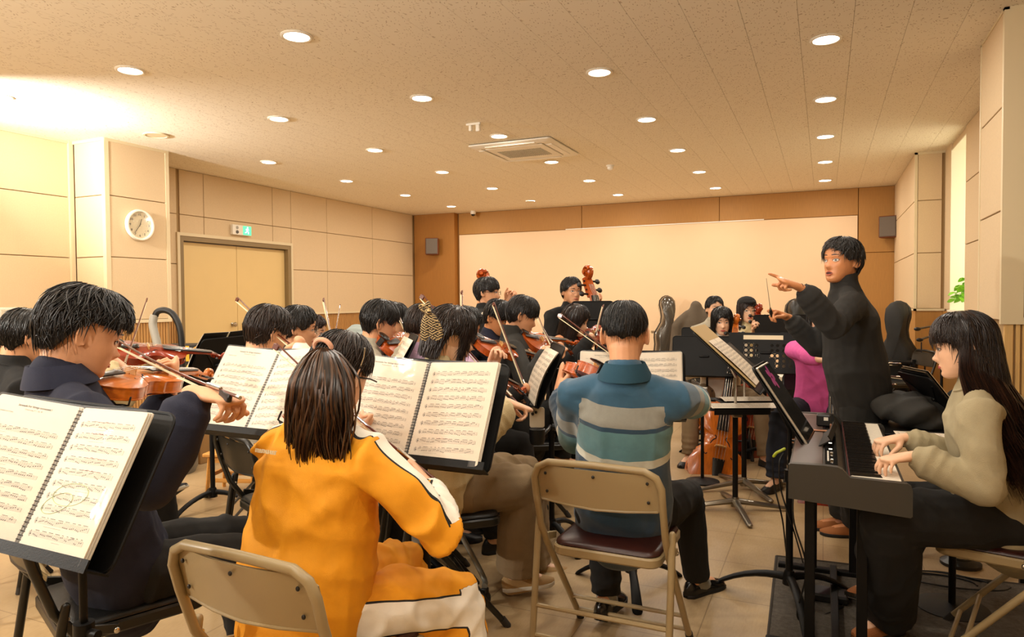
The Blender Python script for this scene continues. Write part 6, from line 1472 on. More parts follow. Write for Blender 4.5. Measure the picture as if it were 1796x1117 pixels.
# stand by the left door, seen from behind, with an open folder
def simple_stand(lab, px, d, foot, face, tilt, **k):
    c = atd(*px, d); n = rotv(dirv(face), np.cross(dirv(face), U_), tilt); return stand(lab, foot, c, face, tilt, **k)
r, dc, ax, up, n = simple_stand('black music stand seen from behind in front of the double door', (382, 640), 4.15, atz(374, 890, 0), vy(380, -58), 24, w=.52, h=.36, byaw=25)
def folder(lab, c, ax, up, n, w=.30, h=.36, m=None):
    e = empty('score_folder', lab, 'folder', c); p = MB(); rings = []
    for t in np.linspace(0, 1, 9): rings.append([up*(h*t)+ax*x+n*(.02*math.sin(t*PI)+z+.03*abs(x/w)**2) for x, z in ((-w/2, .0), (-.004, .0), (.004, .0), (w/2, .0))])
    a = np.array(rings); obj('cover', MB().loft(np.concatenate([a, (a+n*.003)[:, ::-1]], 1)), m or mat('black_folder', '#191714', 0.45), e)
    obj('pages', MB().loft(np.concatenate([a*.97+n*.005, (a*.97+n*.012)[:, ::-1]], 1)), M_PAGE, e); obj('spine_strip', MB().tube([a[0][1]-n*.003, a[4][1]-n*.003, a[8][1]-n*.003], .004, 6), M_TRIM, e); return e
folder('black folder with white pages standing on the stand by the double door', dc-up*.16+n*.012, ax, up, n, .46, .37)
# edge-on stands in the middle
F_ = vy(968, -82)
r, dc, ax, up, n = simple_stand('music stand seen edge on, right of the young man in the black jacket', (958, 655), 3.75, atd(968, 900, 3.80), vy(965, 262), 24, w=.44, h=.34, byaw=80)
for k in range(2): sheet('wavy sheet of music on the edge-on stand, %s' % ('upper of two' if k else 'lower of two'), dc-up*.165+n*(.012+.014*k)+ax*(-.03+.05*k), ax, up, n, two=True, curve=.02, seed=50+k, group='sheets on the edge-on stand')
pc = atd(942, 742, 3.6)
ph = empty('smartphone', 'white smartphone with three lenses clamped to the edge-on stand', 'phone', pc, math.radians(24))
obj('body', MB().prism(rrect(.078, .105, .012, 4), -.004, .004, (0,0,.03), (1,0,0), (0,0,1), (0,-1,0), .001), mat('phone_gold', '#d8ccb4', 0.25, metal=.3), ph)
obj('camera_plate', MB().prism(rrect(.038, .038, .009, 4, -.014, .058), .004, .006, (0,0,0), (1,0,0), (0,0,1), (0,-1,0)), mat('phone_plate', '#c5b89c', 0.2), ph)
for q in ((-.023, .067), (-.023, .049), (-.006, .058)): obj('lens', MB().lathe([(.0078, 0), (.0078, .003), (.005, .0034), (.001, .002)], 14).xf((q[0], -.006, q[1]), (1,0,0), (0,0,1), (0,-1,0)), mat('lens_black', '#0b0b0c', 0.08), ph)
cl = empty('phone_clamp', 'black phone clamp and cup on the pole of the edge-on stand', 'clamp', pc, math.radians(24))
obj('cup', MB().lathe([(.002, -.11), (.034, -.108), (.040, -.09), (.042, -.03), (.036, -.026), (.002, -.03)], 20), M_BLACKP, cl); obj('arm', MB().tube([(.03, 0, -.06), (.06, .06, -.045), (.075, .16, -.045)], .010, 8, True), M_BLACKP, cl); obj('knob', MB().cyl((.085, .13, -.045), (.12, .13, -.045), .018, 12), M_BLACKP, cl)
# stand with a folder just right of the young man in grey
r, dc, ax, up, n = simple_stand('music stand edge on beside the young man in grey', (699, 640), 3.35, atd(700, 900, 3.45), vy(700, 265), 26, w=.42, h=.33)
sheet('sheets of music on the edge-on stand beside the young man in grey', dc-up*.16+n*.012, ax, up, n, two=True, curve=.008, seed=61)
# behind: desks seen from the back
DS = {}
for i, (lab, px, d, foot, face, tl, kw) in enumerate([
  ('black music stand with its back to us, left of the perforated one', (1235, 625), 5.62, atz(1240, 803, 0), vy(1240, 2), -20, dict(w=.50, h=.34, byaw=30)),
  ('perforated black music stand with rows of round holes', (1343, 619), 5.35, atz(1341, 808, 0), vy(1341, 2), -16, dict(w=.545, h=.32, desk='holes', byaw=80)),
  ('black music stand top showing above the stand left of the perforated one', (1240, 600), 6.5, atz(1245, 770, 0), vy(1240, 0), -15, dict(w=.46, h=.28)),
  ('black music stand behind the conductor\'s far arm', (1376, 585), 6.0, atz(1392, 780, 0), vy(1380, -20), -20, dict(w=.50, h=.34)),
  ('black music stand behind the woman with the red violin', (1040, 560), 5.65, atz(1045, 800, 0), vy(1040, -5), -12, dict(w=.34, h=.30)),
  ]):
    c = atd(*px, d); stand(lab, foot, c, face+180 if kw.get('desk') != 'holes' else face+180, -tl, **kw)
# conductor's stands (star bases, chrome inner poles)
dcA = atd(1284, 630, 4.20); rA, dc, ax, up, n = stand('tall conductor stand with a star base, its desk tilted toward the conductor', (-.502, 4.50), dcA, 0, 47, w=.58, h=.50, base='star', byaw=20, chrome=True, bs=1.25)
e = empty('score_folder', 'open tan folder at the top of the conductor\'s tilted desk', 'folder', dc-up*.2+n*.006); obj('cover', MB().obox(dc+up*.04+n*.008, ax, up, n, .26, .245, .003, .002), mat('tan_card', '#b79a66', 0.7), e, world=True, smooth=False)
for k in range(2): sheet('white score lying on the tan folder, %s page' % ('nearer' if k == 0 else 'farther'), dc-up*.20+n*(.014)+ax*(.11-.22*k), ax, up, n, .21, .36, seed=70+k, curve=.006, group='pages on the conductor desk', staves=12)
stand('second star-based stand just behind the conductor\'s tall stand', (-.502, 5.02), atd(1312, 640, 4.75), 0, 47, w=.50, h=.40, base='star', byaw=35, chrome=True, bs=1.25)
for i, (px, d, lab) in enumerate((((1292, 714), 4.30, 'nearer'), ((1310, 702), 4.7, 'farther'))):
    c = atd(*px, d); t = empty('stand_tray', 'black flat tray clamped to the %s star-based stand' % lab, 'tray', c, math.radians(24.2)); obj('plate', MB().prism(rrect(.40, .22, .03, 4), -.006, .0, bev=.001), M_STAND, t, smooth=False); obj('lip', MB().box((-.17, -.112, -.03), (.17, -.106, .012), .002), M_STAND, t, smooth=False); obj('clamp', MB().obox((-.0, .0, -.03), (1,0,0), (0,1,0), (0,0,1), .028, .028, .03, .004), M_CASTAL, t)
    sheet('score pages lying on the %s tray' % lab, c-RW@V(0,0,-.10)+U_*.006+RW@V(.04, 0, 0), RW@V(1,0,0)*V(1,1,0), nrm(RW@V(0,0,-1)*V(1,1,0)), U_, .22, .20, seed=80+i, two=True, curve=.01, staves=6)
# stand with a tablet beside the keyboard
dcB = atd(1376, 708, 2.93); rB, dc, ax, up, n = stand('black music stand with a tablet, just left of the keyboard', atz(1384, 1062, 0), dcB, -4, 33, w=.34, h=.385, base='arc', byaw=-75, lip=.10, bs=1.25)
tb = empty('tablet', 'tablet with a pink flower picture on the stand beside the keyboard', 'tablet', dc)
obj('case', MB().obox(dc+up*.0+n*.010, ax, up, n, .15, .185, .005, .004), mat('tablet_silver', '#c9c2b2', 0.3, metal=.6), tb, world=True, smooth=False)
obj('screen', MB().obox(dc+up*.0+n*.0158, ax, up, n, .142, .177, .0008), mat('tablet_screen', '#15130f', 0.08), tb, world=True, smooth=False)
fl = MB()
for k in range(5):
    a = k*2*PI/5; o_ = dc+up*.12+n*.0172+ax*.0; fl.ell(o_+(ax*math.cos(a)+up*math.sin(a))*.032, (.026, .018, .0006), ax*math.cos(a)+up*math.sin(a), -ax*math.sin(a)+up*math.cos(a), n, 12, 5)
obj('flower_picture', fl, mat('magenta', '#b0468a', 0.3), tb, world=True)
obj('home_button', MB().cyl(dc-up*.182+n*.0165, dc-up*.182+n*.017, .004, 10), M_SILVER, tb, world=True)
# ------------------------------------------------------------------ stage piano
PY0, PY1 = 2.60, 3.80
pn = empty('stage_piano', 'dark grey digital stage piano on a black frame, played at the right', 'keyboard', (.08, 3.2, 0))
M_PNO = mat('piano_dark', '#34312b', 0.45, bump=.1, bscale=600); M_PTOP = mat('piano_brown_top', '#4a3a33', 0.35, bump=.06, bscale=400)
prof = [(-.112, .625), (-.112, .742), (-.105, .748), (.0, .750), (.045, .748), (.060, .741), (.082, .716), (.252, .712), (.264, .704), (.268, .69), (.268, .605), (.262, .60)]
for y0, y1 in ((PY0, PY0+.028), (PY1-.028, PY1)):
    p = MB().prism(prof, y0, y1, (0,0,0), (1,0,0), (0,0,1), (0,1,0)) ; p.f = [q[::-1] for q in p.f]; obj('end_cheek', p, M_PNO, pn, world=True, smooth=False)
low = [(-.110, .63), (-.110, .738), (.045, .743), (.070, .705), (.078, .690), (.255, .690), (.255, .61)]
p = MB().prism(low, PY0+.028, PY1-.028, (0,0,0), (1,0,0), (0,0,1), (0,1,0)); p.f = [q[::-1] for q in p.f]; obj('case', p, M_PNO, pn, world=True, smooth=False)
obj('top_panel', MB().box((-.104, PY0+.03, .741), (-.002, PY1-.03, .7465), .002), M_PTOP, pn, world=True, smooth=False)
obj('control_strip', MB().box((.004, PY0+.03, .741), (.046, PY1-.03, .747), .002), mat('piano_black', '#0d0c0b', 0.12), pn, world=True, smooth=False)
for y, w_ in ((2.90, .02), (3.02, .02), (3.55, .02)): obj('lit_display', MB().box((.018, y, .747), (.030, y+w_, .7475)), mat('display_white', '#f5efe0', 0.3, emit=1.5), pn, world=True, smooth=False)
for k in range(7): obj('button', MB().box((.012, PY0+.10+.025*k, .747), (.018, PY0+.112+.025*k, .749)), M_WHITE, pn, world=True, smooth=False)
for y in (2.70, 2.82): obj('slider', MB().box((.022, y, .747), (.032, y+.012, .754), .001), M_SILVER, pn, world=True, smooth=False)
obj('red_felt', MB().box((.080, PY0+.03, .70), (.084, PY1-.03, .7135)), mat('felt', '#4a120c', 0.9), pn, world=True, smooth=False)
NW = 52; kw_ = (PY1-PY0-.062)/NW
wk = newmesh('white_key', MB().box((0, 0, 0), (.150, kw_-.0009, .018), .0012), mat('ivory_key', '#efe5d2', 0.25), False)
bk_ = newmesh('black_key', MB().add([(0,0,0),(.098,0,0),(.098,.0105,0),(0,.0105,0),(0,.001,.011),(.090,.001,.011),(.090,.0095,.011),(0,.0095,.011)], [(0,3,2,1),(4,5,6,7),(0,1,5,4),(1,2,6,5),(2,3,7,6),(3,0,4,7)]), mat('ebony_key', '#14110f', 0.22), False)
for i in range(NW):
    y = PY0+.031+kw_*i
    for me, nm, loc in ((wk, 'white_key', (.088-.08, y-3.2, .696)),)+(((bk_, 'black_key', (.086-.08, y+kw_-.0055-3.2, .7135)),) if (i % 7) not in (1, 4) and i < NW-1 else ()):
        o = bpy.data.objects.new(nm, me); COL.objects.link(o); o.parent = pn; o.location = loc
ks = empty('keyboard_stand', 'black square-tube stand carrying the stage piano', 'keyboard stand', (.08, 3.2, 0))
for y in (2.80, 3.62):
    for x in (-.045, .13): obj('leg', MB().box((x-.018, y-.014, .02), (x+.018, y+.014, .61), .003), M_STAND, ks, world=True, smooth=False)
    obj('foot_bar', MB().box((-.20, y-.018, .0), (.26, y+.018, .03), .004), M_STAND, ks, world=True, smooth=False); obj('top_bar', MB().box((-.10, y-.016, .585), (.25, y+.016, .61), .003), M_STAND, ks, world=True, smooth=False)
obj('rail', MB().box((.03, 2.80, .03), (.06, 3.62, .05), .003), M_STAND, ks, world=True, smooth=False)
obj('knob', MB().cyl((.15, 2.79, .42), (.19, 2.79, .42), .022, 12), M_BLACKP, ks, world=True)
bt_ = empty('phone_holder', 'copper-coloured bracket with a small black device on the piano top', 'holder', (-.02, 3.28, .75)); obj('bracket', MB().box((-.085, 3.27, .7475), (.03, 3.295, .753), .002).box((.024, 3.265, .7475), (.032, 3.30, .78), .002), mat('copper', '#b07a5a', 0.3, metal=.7), bt_, world=True, smooth=False)
dv = empty('small_speaker', 'small black device with a white label at the far end of the piano top', 'device', (.0, 3.42, .75)); obj('body', MB().box((-.03, 3.40, .7475), (.03, 3.46, .80), .006), M_BLACKP, dv, world=True, smooth=False); obj('label', MB().box((.0, 3.399, .775), (.018, 3.3995, .79)), M_WHITE, dv, world=True, smooth=False)
# carpet, pedal, cables
cp = empty('carpet', 'grey rug under the keyboard and the pianist', 'rug', (1.2, 3.0, 0)); cm_ = mat('grey_carpet', '#5c544a', 0.98, var=.25, vscale=60, bump=.8, bscale=260)
a0, a1 = atz(1362, 978, 0), atz(1347, 1117, 0); R0 = a0+nrm(V(.97, .06, 0))*3.2; R1 = a1+(a1-a0)*1.0; R1b = R1+nrm(V(.97, .06, 0))*3.2
R0[2] = R1[2] = R1b[2] = 0
pts = [a0*V(1,1,0), R1*V(1,1,0), R1b*V(1,1,0), R0*V(1,1,0)]; obj('pile', MB().prism([(p[0], p[1]) for p in pts], .0, .009), cm_, cp, world=True, smooth=False)
eg = MB().tube([p+U_*.006 for p in pts]+[pts[0]+U_*.006], .008, 6); obj('bound_edge', eg, mat('carpet_edge', '#3d362e', 0.95), cp, world=True)
pd_ = empty('sustain_pedal', 'black sustain pedal with a silver plate on the rug', 'pedal', (.08, 3.30, .01)); obj('housing', MB().box((-.06, 3.25, .009), (.10, 3.36, .045), .008), M_BLACKP, pd_, world=True, smooth=False); obj('plate', MB().obox((.155, 3.30, .035), (1,0,-.12), (0,1,0), (.12,0,1), .07, .025, .005, .003), M_CHROME, pd_, world=True, smooth=False)
def cable(lab, pts, r=.0035, m=None, n=8):
    c = empty('cable', lab, 'cable', pts[0], 0, 'cables by the keyboard'); obj('cord', MB().tube(crom(pts, n), r, 6), m or M_BLACKP, c, world=True); return c
cable('black cable hanging from a yellow tie left of the keyboard', [atd(1372, 790, 2.95), atd(1356, 800, 2.96), atd(1358, 850, 2.96), atd(1372, 910, 2.98), atz(1390, 1010, .015), V(.02, 3.35, .014)])
cable('second black cable hanging beside the tablet stand', [atd(1374, 795, 2.93), atd(1367, 812, 2.92), atd(1370, 860, 2.93), atd(1392, 930, 2.98), atz(1408, 985, .015), atz(1412, 1000, .014)])
cable('thin black cable running down behind the keyboard stand', [V(-.10, 3.0, .66), V(-.11, 2.98, .45), V(-.06, 2.98, .25), V(-.09, 3.02, .02), V(.06, 3.2, .014), V(.08, 3.26, .014)])
yt = empty('cable_tie', 'yellow-green tie round the cables left of the keyboard', 'tie', atd(1370, 790, 2.93)); obj('strap', MB().tube([atd(1376, 787, 2.93), atd(1362, 794, 2.94), atd(1357, 800, 2.95)], .006, 8, True), mat('lime', '#b9c22a', 0.5), yt, world=True)
th = np.linspace(0, 4*PI, 26); cable('coil of black cable on the floor under the pianist\'s chair', [atz(1660, 1020, .012)+V((.12+.01*q)*math.cos(q), .07*math.sin(q)*(1+.03*q), .001*q) for q in th], n=3)
cable('loose black cable curving behind the pianist\'s chair', [atz(1600, 1000, .012), atz(1660, 1004, .012), atz(1730, 1020, .012), atz(1775, 1005, .012), atz(1740, 985, .012)])
kd = empty('kick_pedal', 'chromed round foot device under the pianist\'s chair', 'pedal', atz(1685, 990, .0)); obj('dome', MB().ell((0, 0, .05), (.05, .05, .05)), M_CHROME, kd); obj('base', MB().lathe([(.002, 0), (.09, 0), (.09, .015), (.05, .03), (.002, .03)], 20), M_BLACKP, kd)
# second keyboard desk to the right, with sheets, coats and a tilted case
tbl = empty('side_table', 'low black table behind the keyboard, covered with dark coats', 'table', (.55, 4.15, 0)); obj('top', MB().box((.20, 3.80, .64), (.88, 4.45, .665), .004), M_STAND, tbl, world=True, smooth=False)
for x, y in ((.24, 3.84), (.84, 3.84), (.24, 4.40), (.84, 4.40)): obj('leg', MB().box((x-.015, y-.015, 0), (x+.015, y+.015, .64)), M_STAND, tbl, world=True, smooth=False)
def heap(lab, c, rx, ry, rz, m, seed, cat='coat', name='coat', loc_lab=None):
    g = np.random.default_rng(seed); mb = MB()
    for k in range(7): mb.ell(V(*c)+V(g.uniform(-.55, .55)*rx, g.uniform(-.55, .55)*ry, g.uniform(-.2, .3)*rz+rz*.45), (rx*g.uniform(.35, .6), ry*g.uniform(.35, .6), rz*g.uniform(.4, .6)))
    me = remesh(mb, .012, 4, 'fabric'); co = get_co(me); no = get_no(me); co = co+no*(.012*snoise(co, 14, seed)+.006*(1-2*np.abs(np.sin(co@nrm(g.normal(size=3))*38+2*snoise(co, 9, 3)))))[:, None]; co[:, 2] = np.maximum(co[:, 2], c[2]+.002); set_co(me, co); me.materials.append(m)
    e = empty(name, lab, cat, (c[0], c[1], c[2])); link('fabric', me, e, True); return e
heap('dark grey coat heaped on the table behind the keyboard', (.42, 4.1, .667), .22, .26, .15, GREYD, 3)
heap('second dark coat on the table, nearer the right wall', (.72, 4.2, .667), .16, .22, .18, BLK, 4)
ms = empty('music_shelf', 'black slanted holder just right of the keyboard keys', 'holder', (.42, 3.3, .70)); obj('panel', MB().obox((.46, 3.42, .715), (1,0,0), (0,1,0), (0,0,1), .17, .17, .006, .002), M_STAND, ms, world=True, smooth=False); obj('post', MB().cyl((.50, 3.42, 0), (.50, 3.42, .71), .014), M_STAND, ms, world=True); obj('foot', MB().lathe([(.002, 0), (.14, 0), (.14, .012), (.02, .03), (.002, .03)], 24, (.50, 3.42, 0)), M_STAND, ms, world=True)
sheet('white score lying flat right of the keyboard', V(.46, 3.27, .722), V(1, .05, 0), V(-.05, 1, 0), U_, .16, .28, seed=90, two=True)
r, dc, ax, up, n = simple_stand('black music stand edge on behind the pianist, tilted to the right', (1634, 698), 3.55, atd(1650, 900, 3.7), 20, 38, w=.34, h=.30)
hb = empty('black_tablet', 'black tablet leaning on the tilted stand before the pianist', 'tablet', dc); obj('slab', MB().obox(dc+n*.016, ax, up, n, .13, .17, .010, .006), mat('gloss_black', '#0c0b0a', 0.12), hb, world=True, smooth=False); obj('edge_trim', MB().obox(dc+n*.028, ax, up, n, .131, .171, .0012), M_SILVER, hb, world=True, smooth=False)
for k in range(4): obj('edge_button', MB().ell(dc+n*.016+ax*.131+up*(.14-.025*k), (.003, .003, .003)), M_SILVER, hb, world=True)
# ------------------------------------------------------------------ things behind the orchestra
def instrument_case(lab, base, yaw, h, m, tilt=0, window=None, kind='cello'):
    e = empty('cello_case' if kind == 'cello' else 'gig_bag', lab, 'instrument case', base, math.radians(yaw-90)); k = h/1.32
    pr = [(0, .16), (.02, .21), (.10, .245), (.22, .255), (.34, .235), (.46, .195), (.56, .185), (.66, .195), (.74, .19), (.82, .14), (.90, .095), (1.0, .082), (1.10, .095), (1.18, .115), (1.25, .105), (1.30, .065), (1.32, .02)]
    poly = [(w*k, z*k) for z, w in pr]+[(-w*k, z*k) for z, w in pr[::-1]]; T = math.sin(math.radians(tilt)); cst = math.cos(math.radians(tilt))
    P = np.array(poly); c0 = np.array([0, .6*k]); rings = []
    for d_, s_ in ((0, .90), (.02, .98), (.05, 1.0), (.20, 1.0), (.25, .98), (.30, .88), (.325, .70)):
        q = c0+(P-c0)*s_; rings.append(np.stack([q[:, 0], d_*k-q[:, 1]*T*-1*0+q[:, 1]*T, q[:, 1]*cst], -1))
    mb = MB().loft(rings[::-1]); o = obj('shell', mb, m, e, angle=50)
    seam = [V(x, .125*k+z*T, z*cst) for x, z in poly]; sc_ = MB().tube([c*V(1.01,1,1) for c in seam]+[seam[0]*V(1.01,1,1)], .008, 6); obj('seam', sc_, M_BLACKP if m is not BLK else GREYD, e)
    for z in (.30, .75): obj('latch', MB().box((.19*k+.0, .10*k+z*T, z*k-.02), (.25*k, .15*k+z*T, z*k+.02), .004), M_SILVER if kind == 'cello' else BLK, e, smooth=False)
    obj('handle', MB().tube([(-.24*k, .12*k+.45*T, .48*k), (-.275*k, .12*k+.5*T, .52*k), (-.275*k, .12*k+.6*T, .60*k), (-.21*k, .12*k+.6*T, .64*k)], .010, 8, True), M_BLACKP, e)
    if window: obj('silver_patch', MB().ell((0, -.0, 1.14*k), (.075*k, .02, .10*k)), window, e)
    return e
gc = mat('carbon_grey', '#4c473f', 0.22, metal=.4, var=.15, vscale=60, coat=.6)
instrument_case('glossy grey cello case standing against the cream wall', (-2.40, 11.50, 0), -90+24, 1.36, gc)
instrument_case('black cello case with a silver oval patch behind the conductor\'s hand', aty(1390, 600, 9.6)*V(1,1,0), -70, 1.30, mat('black_case', '#16140f', 0.4), window=mat('silver_patch', '#d6d2c8', 0.15, metal=.9))
p_ = aty(1385, 650, 8.4); lc = empty('cream_case', 'cream rounded instrument case standing low behind the perforated stand', 'instrument case', (p_[0], 8.4, 0), math.radians(20)); obj('shell', MB().box((-.22, -.12, .0), (.22, .12, .50), .06), M_WHITE, lc, angle=20); obj('seam', MB().box((-.222, -.01, .02), (.222, .005, .502), .004), M_BLACKP, lc, smooth=False)
instrument_case('tall black soft case standing by the far right pillar', (.80, 9.0, 0), -110, 1.27, mat('nylon_black', '#13120f', 0.7, bump=.3, bscale=200), kind='gig')
def coat_on_chair(lab, base, yaw, m):
    chair('black folding chair under the hanging coat at the far wall', base[:2], yaw, 'black'); f = dirv(yaw); r_ = np.cross(f, U_); mb = MB(); b = V(base[0], base[1], 0)-f*.27
    mb.tube([b+U_*.40, b+U_*.75, b+U_*1.05, b+U_*1.22], [.26, .25, .19, .07], 20, True, ry=[.09, .10, .10, .07], up=f); 
    for s in (-1, 1): mb.tube([b+U_*1.12+r_*s*.10, b+U_*.98+r_*s*.22, b+U_*.60+r_*s*.27], [.07, .075, .065], 12, True)
    me = remesh(mb, .012, 4, 'fabric'); co = get_co(me); no = get_no(me); set_co(me, co+no*(.008*np.sin((co@r_)*30+1.5*snoise(co, 5, 2)))[:, None]); me.materials.append(m); e = empty('coat', lab, 'coat', b); e['_base'] = [float(x) for x in b]; link('fabric', me, e, True)
c = atd(1222, 640, 8.0); coat_on_chair('brown-grey coat hanging on a chair back in front of the cream wall', (c[0], c[1]), vy(1222, 180), cloth('taupe_wool', '#5b4f40'))
# microphone stand with two booms by the far pillar
b = atz(1650, 800, 0); mc = empty('microphone_stand', 'black microphone stand with two boom arms beside the far right pillar', 'microphone stand', b)
obj('pole', MB().cyl(b+U_*.02, b+U_*1.14, .011), M_STAND, mc, world=True)
for px, z_ in (((1609, 577), 0), ((1613, 596), 0)):
    t = atd(*px, 4.3); h_ = V(b[0], b[1], t[2]-.03); obj('boom', MB().cyl(t, h_, .007), M_STAND, mc, world=True); obj('microphone', MB().ell(t, (.022, .012, .012), RW@V(1,0,0), RW@V(0,0,1), U_), M_BLACKP, mc, world=True)
obj('cable_drop', MB().tube([atd(1616, 600, 4.3), atd(1616, 618, 4.3)], .004, 6), M_BLACKP, mc, world=True)
for k in range(3): a = k*2.09; obj('leg', MB().cyl(b+U_*.2, b+V(.28*math.cos(a), .28*math.sin(a), .01), .009), M_STAND, mc, world=True)
# chair and spare bows at the right, behind the conductor
c = atz(1575, 745, 0); chair('black folding chair with spare bows on it behind the conductor', (c[0], c[1]), 200, 'black')
for i, (a, b_, lab) in enumerate((((1512, 655), (1600, 667), 'topmost'), ((1530, 637), (1573, 641), 'second'), ((1520, 677), (1565, 678), 'third'), )):
    o = place_bow(atd(*b_, 5.6), atd(*a, 5.9), U_, 'spare bow lying behind the conductor, %s' % lab); o['group'] = 'spare bows'
st_ = empty('storage_rack', 'dark low rack behind the conductor holding spare bows', 'rack', atz(1560, 735, 0)); 
for z in (.28, .45, .62): obj('shelf', MB().box((-.25, -.12, z), (.22, .14, z+.015)), M_STAND, st_, smooth=False)
for x in (-.24, .21):
    for y in (-.11, .13): obj('post', MB().box((x-.012, y-.012, 0), (x+.012, y+.012, .66)), M_STAND, st_, smooth=False)
# plant on the window sill
pp = V(1.42, 8.62, 1.176); pl = empty('potted_plant', 'bright green leafy plant in a dark pot on the window sill', 'plant', pp)
obj('pot', MB().lathe([(.002, 0), (.055, 0), (.075, .10), (.08, .105), (.072, .11), (.068, .10), (.002, .095)], 20), mat('dark_pot', '#2c2420', 0.5), pl)
LF = mat('leaf_green', '#7fc62a', 0.45, var=.25, vscale=30); g = np.random.default_rng(4); stm = MB()
lm = MB(); pr = [(0, .004), (.2, .020), (.5, .026), (.8, .016), (1, .001)]; rings = [[V(-w, t*.075, .010*math.sin(t*3)), V(0, t*.075, .010*math.sin(t*3)-.004), V(w, t*.075, .010*math.sin(t*3))] for t, w in pr]
a = np.array(rings); lm.loft(np.concatenate([a, (a-V(0,0,.0012))[:, ::-1]], 1)); lme = newmesh('leaf', lm, LF)
for k in range(110):
    th, ph, rr = g.uniform(0, 6.28), g.uniform(-.5, 1.5), g.uniform(.05, .17); d = V(math.cos(th)*math.cos(ph), math.sin(th)*math.cos(ph), math.sin(ph)); q = V(0, 0, .15)+d*rr*V(1.1, 1.1, 1.15)+V(-.02, 0, .0)
    o = bpy.data.objects.new('leaf', lme); COL.objects.link(o); o.parent = pl; o.location = q; o.rotation_euler = (g.uniform(-1, 1), g.uniform(-1, 1), g.uniform(0, 6.28)); s_ = g.uniform(.7, 1.3); o.scale = (s_, s_, s_)
    if k % 6 == 0: stm.tube([V(0, 0, .09), q*.5+V(0,0,.05), q], .002, 5)
obj('stems', stm, mat('stem_green', '#5c8a2a', 0.6), pl)
# vacuum hose, cleaning boxes, bags at the left
d = 5.4; vc = empty('vacuum_cleaner', 'vacuum cleaner hose and handle arching beside the double door', 'vacuum cleaner', atd(300, 700, d)*V(1,1,0))
obj('hose', MB().tube(crom([atd(283, 640, d), atd(275, 600, d), atd(268, 570, d), atd(271, 552, d)], 6), .030, 14), mat('grey_hose', '#aaa79c', 0.4), vc, world=True)
obj('handle', MB().tube(crom([atd(271, 556, d), atd(277, 546, d), atd(290, 544, d), atd(304, 552, d), atd(315, 575, d), atd(319, 610, d), atd(320, 660, d), atd(318, 780, d)], 5), .024, 12, True), M_BLACKP, vc, world=True)
bp_ = atd(300, 780, d); obj('canister', MB().lathe([(.002, 0), (.17, 0), (.19, .05), (.19, .30), (.15, .36), (.002, .38)], 24, (bp_[0], bp_[1], 0)), mat('grey_body', '#6f6a5f', 0.4), vc, world=True)
c = atd(317, 650, 6.0); bx = empty('black_box', 'black cardboard box with yellow and green writing by the door', 'box', (c[0], c[1], 0), math.radians(30)); obj('carton', MB().box((-.17, 0, .0), (.17, .3, c[2]+.22), .004), mat('black_card', '#17140f', 0.6), bx, smooth=False)
for s_, dx, cc, z0 in (('2', -.11, '#8fd028', .14), ('8', -.01, '#e8b81c', .12), ('10', .10, '#f2b01c', .14)):
    t = text_mesh(s_, .17, .001, bold=.008); t.xf((dx, -.004, c[2]+z0), (1,0,0), (0,0,1), (0,-1,0)); obj('printed_sign', t, mat('sign'+cc, cc, 0.5), bx, smooth=False)
heap('yellow plastic bag on the floor before the double door', (atd(352, 650, 5.9)[0], atd(352, 650, 5.9)[1], 0.55), .13, .13, .24, mat('yellow_plastic', '#f0c818', 0.35), 8, 'bag', 'plastic_bag')
bb = atd(352, 650, 5.9); bs_ = empty('storage_box', 'brown storage box under the yellow plastic bag', 'box', (bb[0], bb[1], 0)); obj('carton', MB().box((-.2, -.2, 0), (.2, .2, .55), .004), mat('cardboard', '#a07a48', 0.8), bs_, smooth=False)
c = atd(645, 620, 7.5); heap('pale blue-grey cushion heap on a box behind the ponytail', (c[0], c[1], .78), .34, .25, .22, mat('pale_blue_cloth', '#8f9894', 0.9), 9, 'cushion', 'cushion'); bs2 = empty('storage_box', 'cream storage box under the pale cushion heap', 'box', (c[0], c[1], 0)); obj('carton', MB().box((-.4, -.3, 0), (.4, .3, .78), .006), M_TRIM, bs2, smooth=False)
c = atd(722, 620, 8.2); bs3 = empty('storage_box', 'tall cream box behind the player in lavender', 'box', (c[0], c[1], 0)); obj('carton', MB().box((-.25, -.2, 0), (.25, .2, 1.06), .006), M_TRIM, bs3, smooth=False)
# wooden stool with small things
so = atz(395, 868, 0); wl_ = empty('step_stool', 'small light wooden stool behind the score of the woman in yellow', 'stool', (so[0]+.02, so[1]+.10, 0), math.radians(18)); PINE = mat('pine', '#cf9040', 0.5, var=.1, vscale=10, stretch=(1, 8, 8))
obj('seat', MB().box((-.19, -.13, .265), (.19, .13, .29), .006), PINE, wl_, smooth=False)
for x in (-.15, .15):
    for y in (-.10, .10): obj('leg', MB().tube([(x, y, .265), (x*1.12, y*1.12, 0)], [.016, .014], 4), PINE, wl_, smooth=False)
for y in (-.10, .10): obj('rung', MB().box((-.155, y-.008, .09), (.155, y+.008, .115)), PINE, wl_, smooth=False); obj('apron', MB().box((-.15, y-.008, .225), (.15, y+.008, .265)), PINE, wl_, smooth=False)
for x in (-.155, .155): obj('rung', MB().box((x-.008, -.105, .12), (x+.008, .105, .145)), PINE, wl_, smooth=False)
q = V(so[0]+.02, so[1]+.10, .291); cb = empty('rosin_box', 'small brown rosin box on the wooden stool', 'box', q+V(-.05, 0, 0), .4); obj('box', MB().box((-.05, -.03, 0), (.04, .03, .025), .003), mat('brown_card', '#7d5a30', 0.6), cb, smooth=False)
heap('crumpled pink and white wrapper on the wooden stool', (q[0]+.07, q[1]+.01, q[2]), .06, .05, .04, mat('pink_wrap', '#e28a86', 0.4), 12, 'wrapper', 'wrapper')
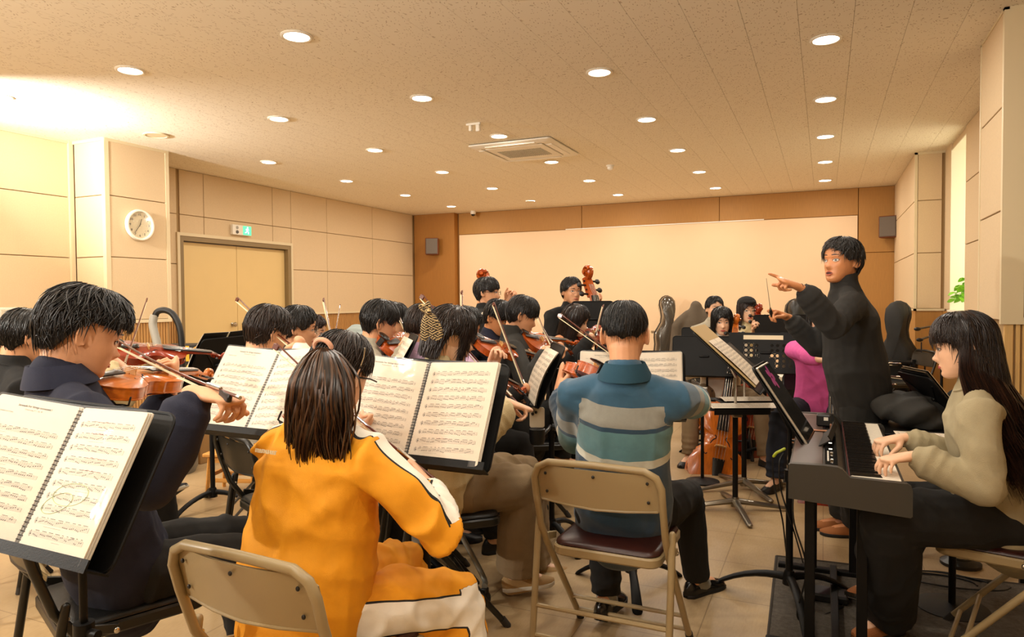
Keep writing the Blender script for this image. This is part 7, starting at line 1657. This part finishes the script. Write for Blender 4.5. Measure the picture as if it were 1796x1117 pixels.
# grey wheeled legs under the bob woman's neighbour, shoes behind
gw = empty('wheeled_frame', 'grey tubular frame on casters between the yellow sleeve and beige trousers', 'frame', (-1.55, 2.95, 0)); GM = mat('grey_tube', '#8b887c', 0.35, metal=.5)
for t, bnd, f_ in ((atd(772, 930, 3.5), atd(786, 965, 3.45), atz(790, 996, .05)), (atd(795, 912, 3.2), atd(846, 1008, 3.12), atz(850, 1040, .05))):
    obj('leg', MB().tube(crom([t+nrm(t-bnd)*.35, t, bnd, f_+U_*.03], 5), .0125, 12), GM, gw, world=True)
    obj('caster', MB().cyl(f_-RW@V(0,0,.013)-U_*.022, f_+RW@V(0,0,.013)-U_*.022, .027, 18), M_BLACKP, gw, world=True); obj('caster_fork', MB().obox(f_+U_*.005, V(1,0,0), V(0,1,0), U_, .014, .016, .018, .003), M_BLACKP, gw, world=True)
obj('crossbar', MB().cyl(atd(772, 930, 3.5)+U_*.22, atd(795, 912, 3.2)+U_*.22, .0125), GM, gw, world=True)
# endpin blocks on the floor, small cup on the tray
for i, (px, lab) in enumerate((((1255, 803), 'under the orange cello'), ((1360, 833), 'on the floor left of the keyboard'))):
    q = atz(*px, 0); e = empty('endpin_block', 'small orange wooden endpin block '+lab, 'endpin block', q, .3, 'endpin blocks'); obj('block', MB().box((-.05, -.03, 0), (.05, .03, .022), .003), PINE, e, smooth=False)
q = atd(1232, 698, 5.0); e = empty('paper_cup', 'small white cup on a stand behind the striped sleeve', 'cup', q); obj('cup', MB().lathe([(.002, 0), (.026, 0), (.034, .075), (.031, .075), (.024, .004), (.002, .004)], 18), M_WHITE, e)
q2 = empty('low_shelf', 'small black shelf carrying the white cup', 'shelf', (q[0], q[1], 0)); obj('top', MB().box((-.10, -.06, q[2]-.014), (.10, .06, q[2]), .002), M_STAND, q2, smooth=False); obj('post', MB().cyl((0, 0, .02), (0, 0, q[2]-.01), .012), M_STAND, q2); obj('foot', MB().lathe([(.002, 0), (.12, 0), (.12, .01), (.02, .03), (.002, .03)], 20), M_STAND, q2)
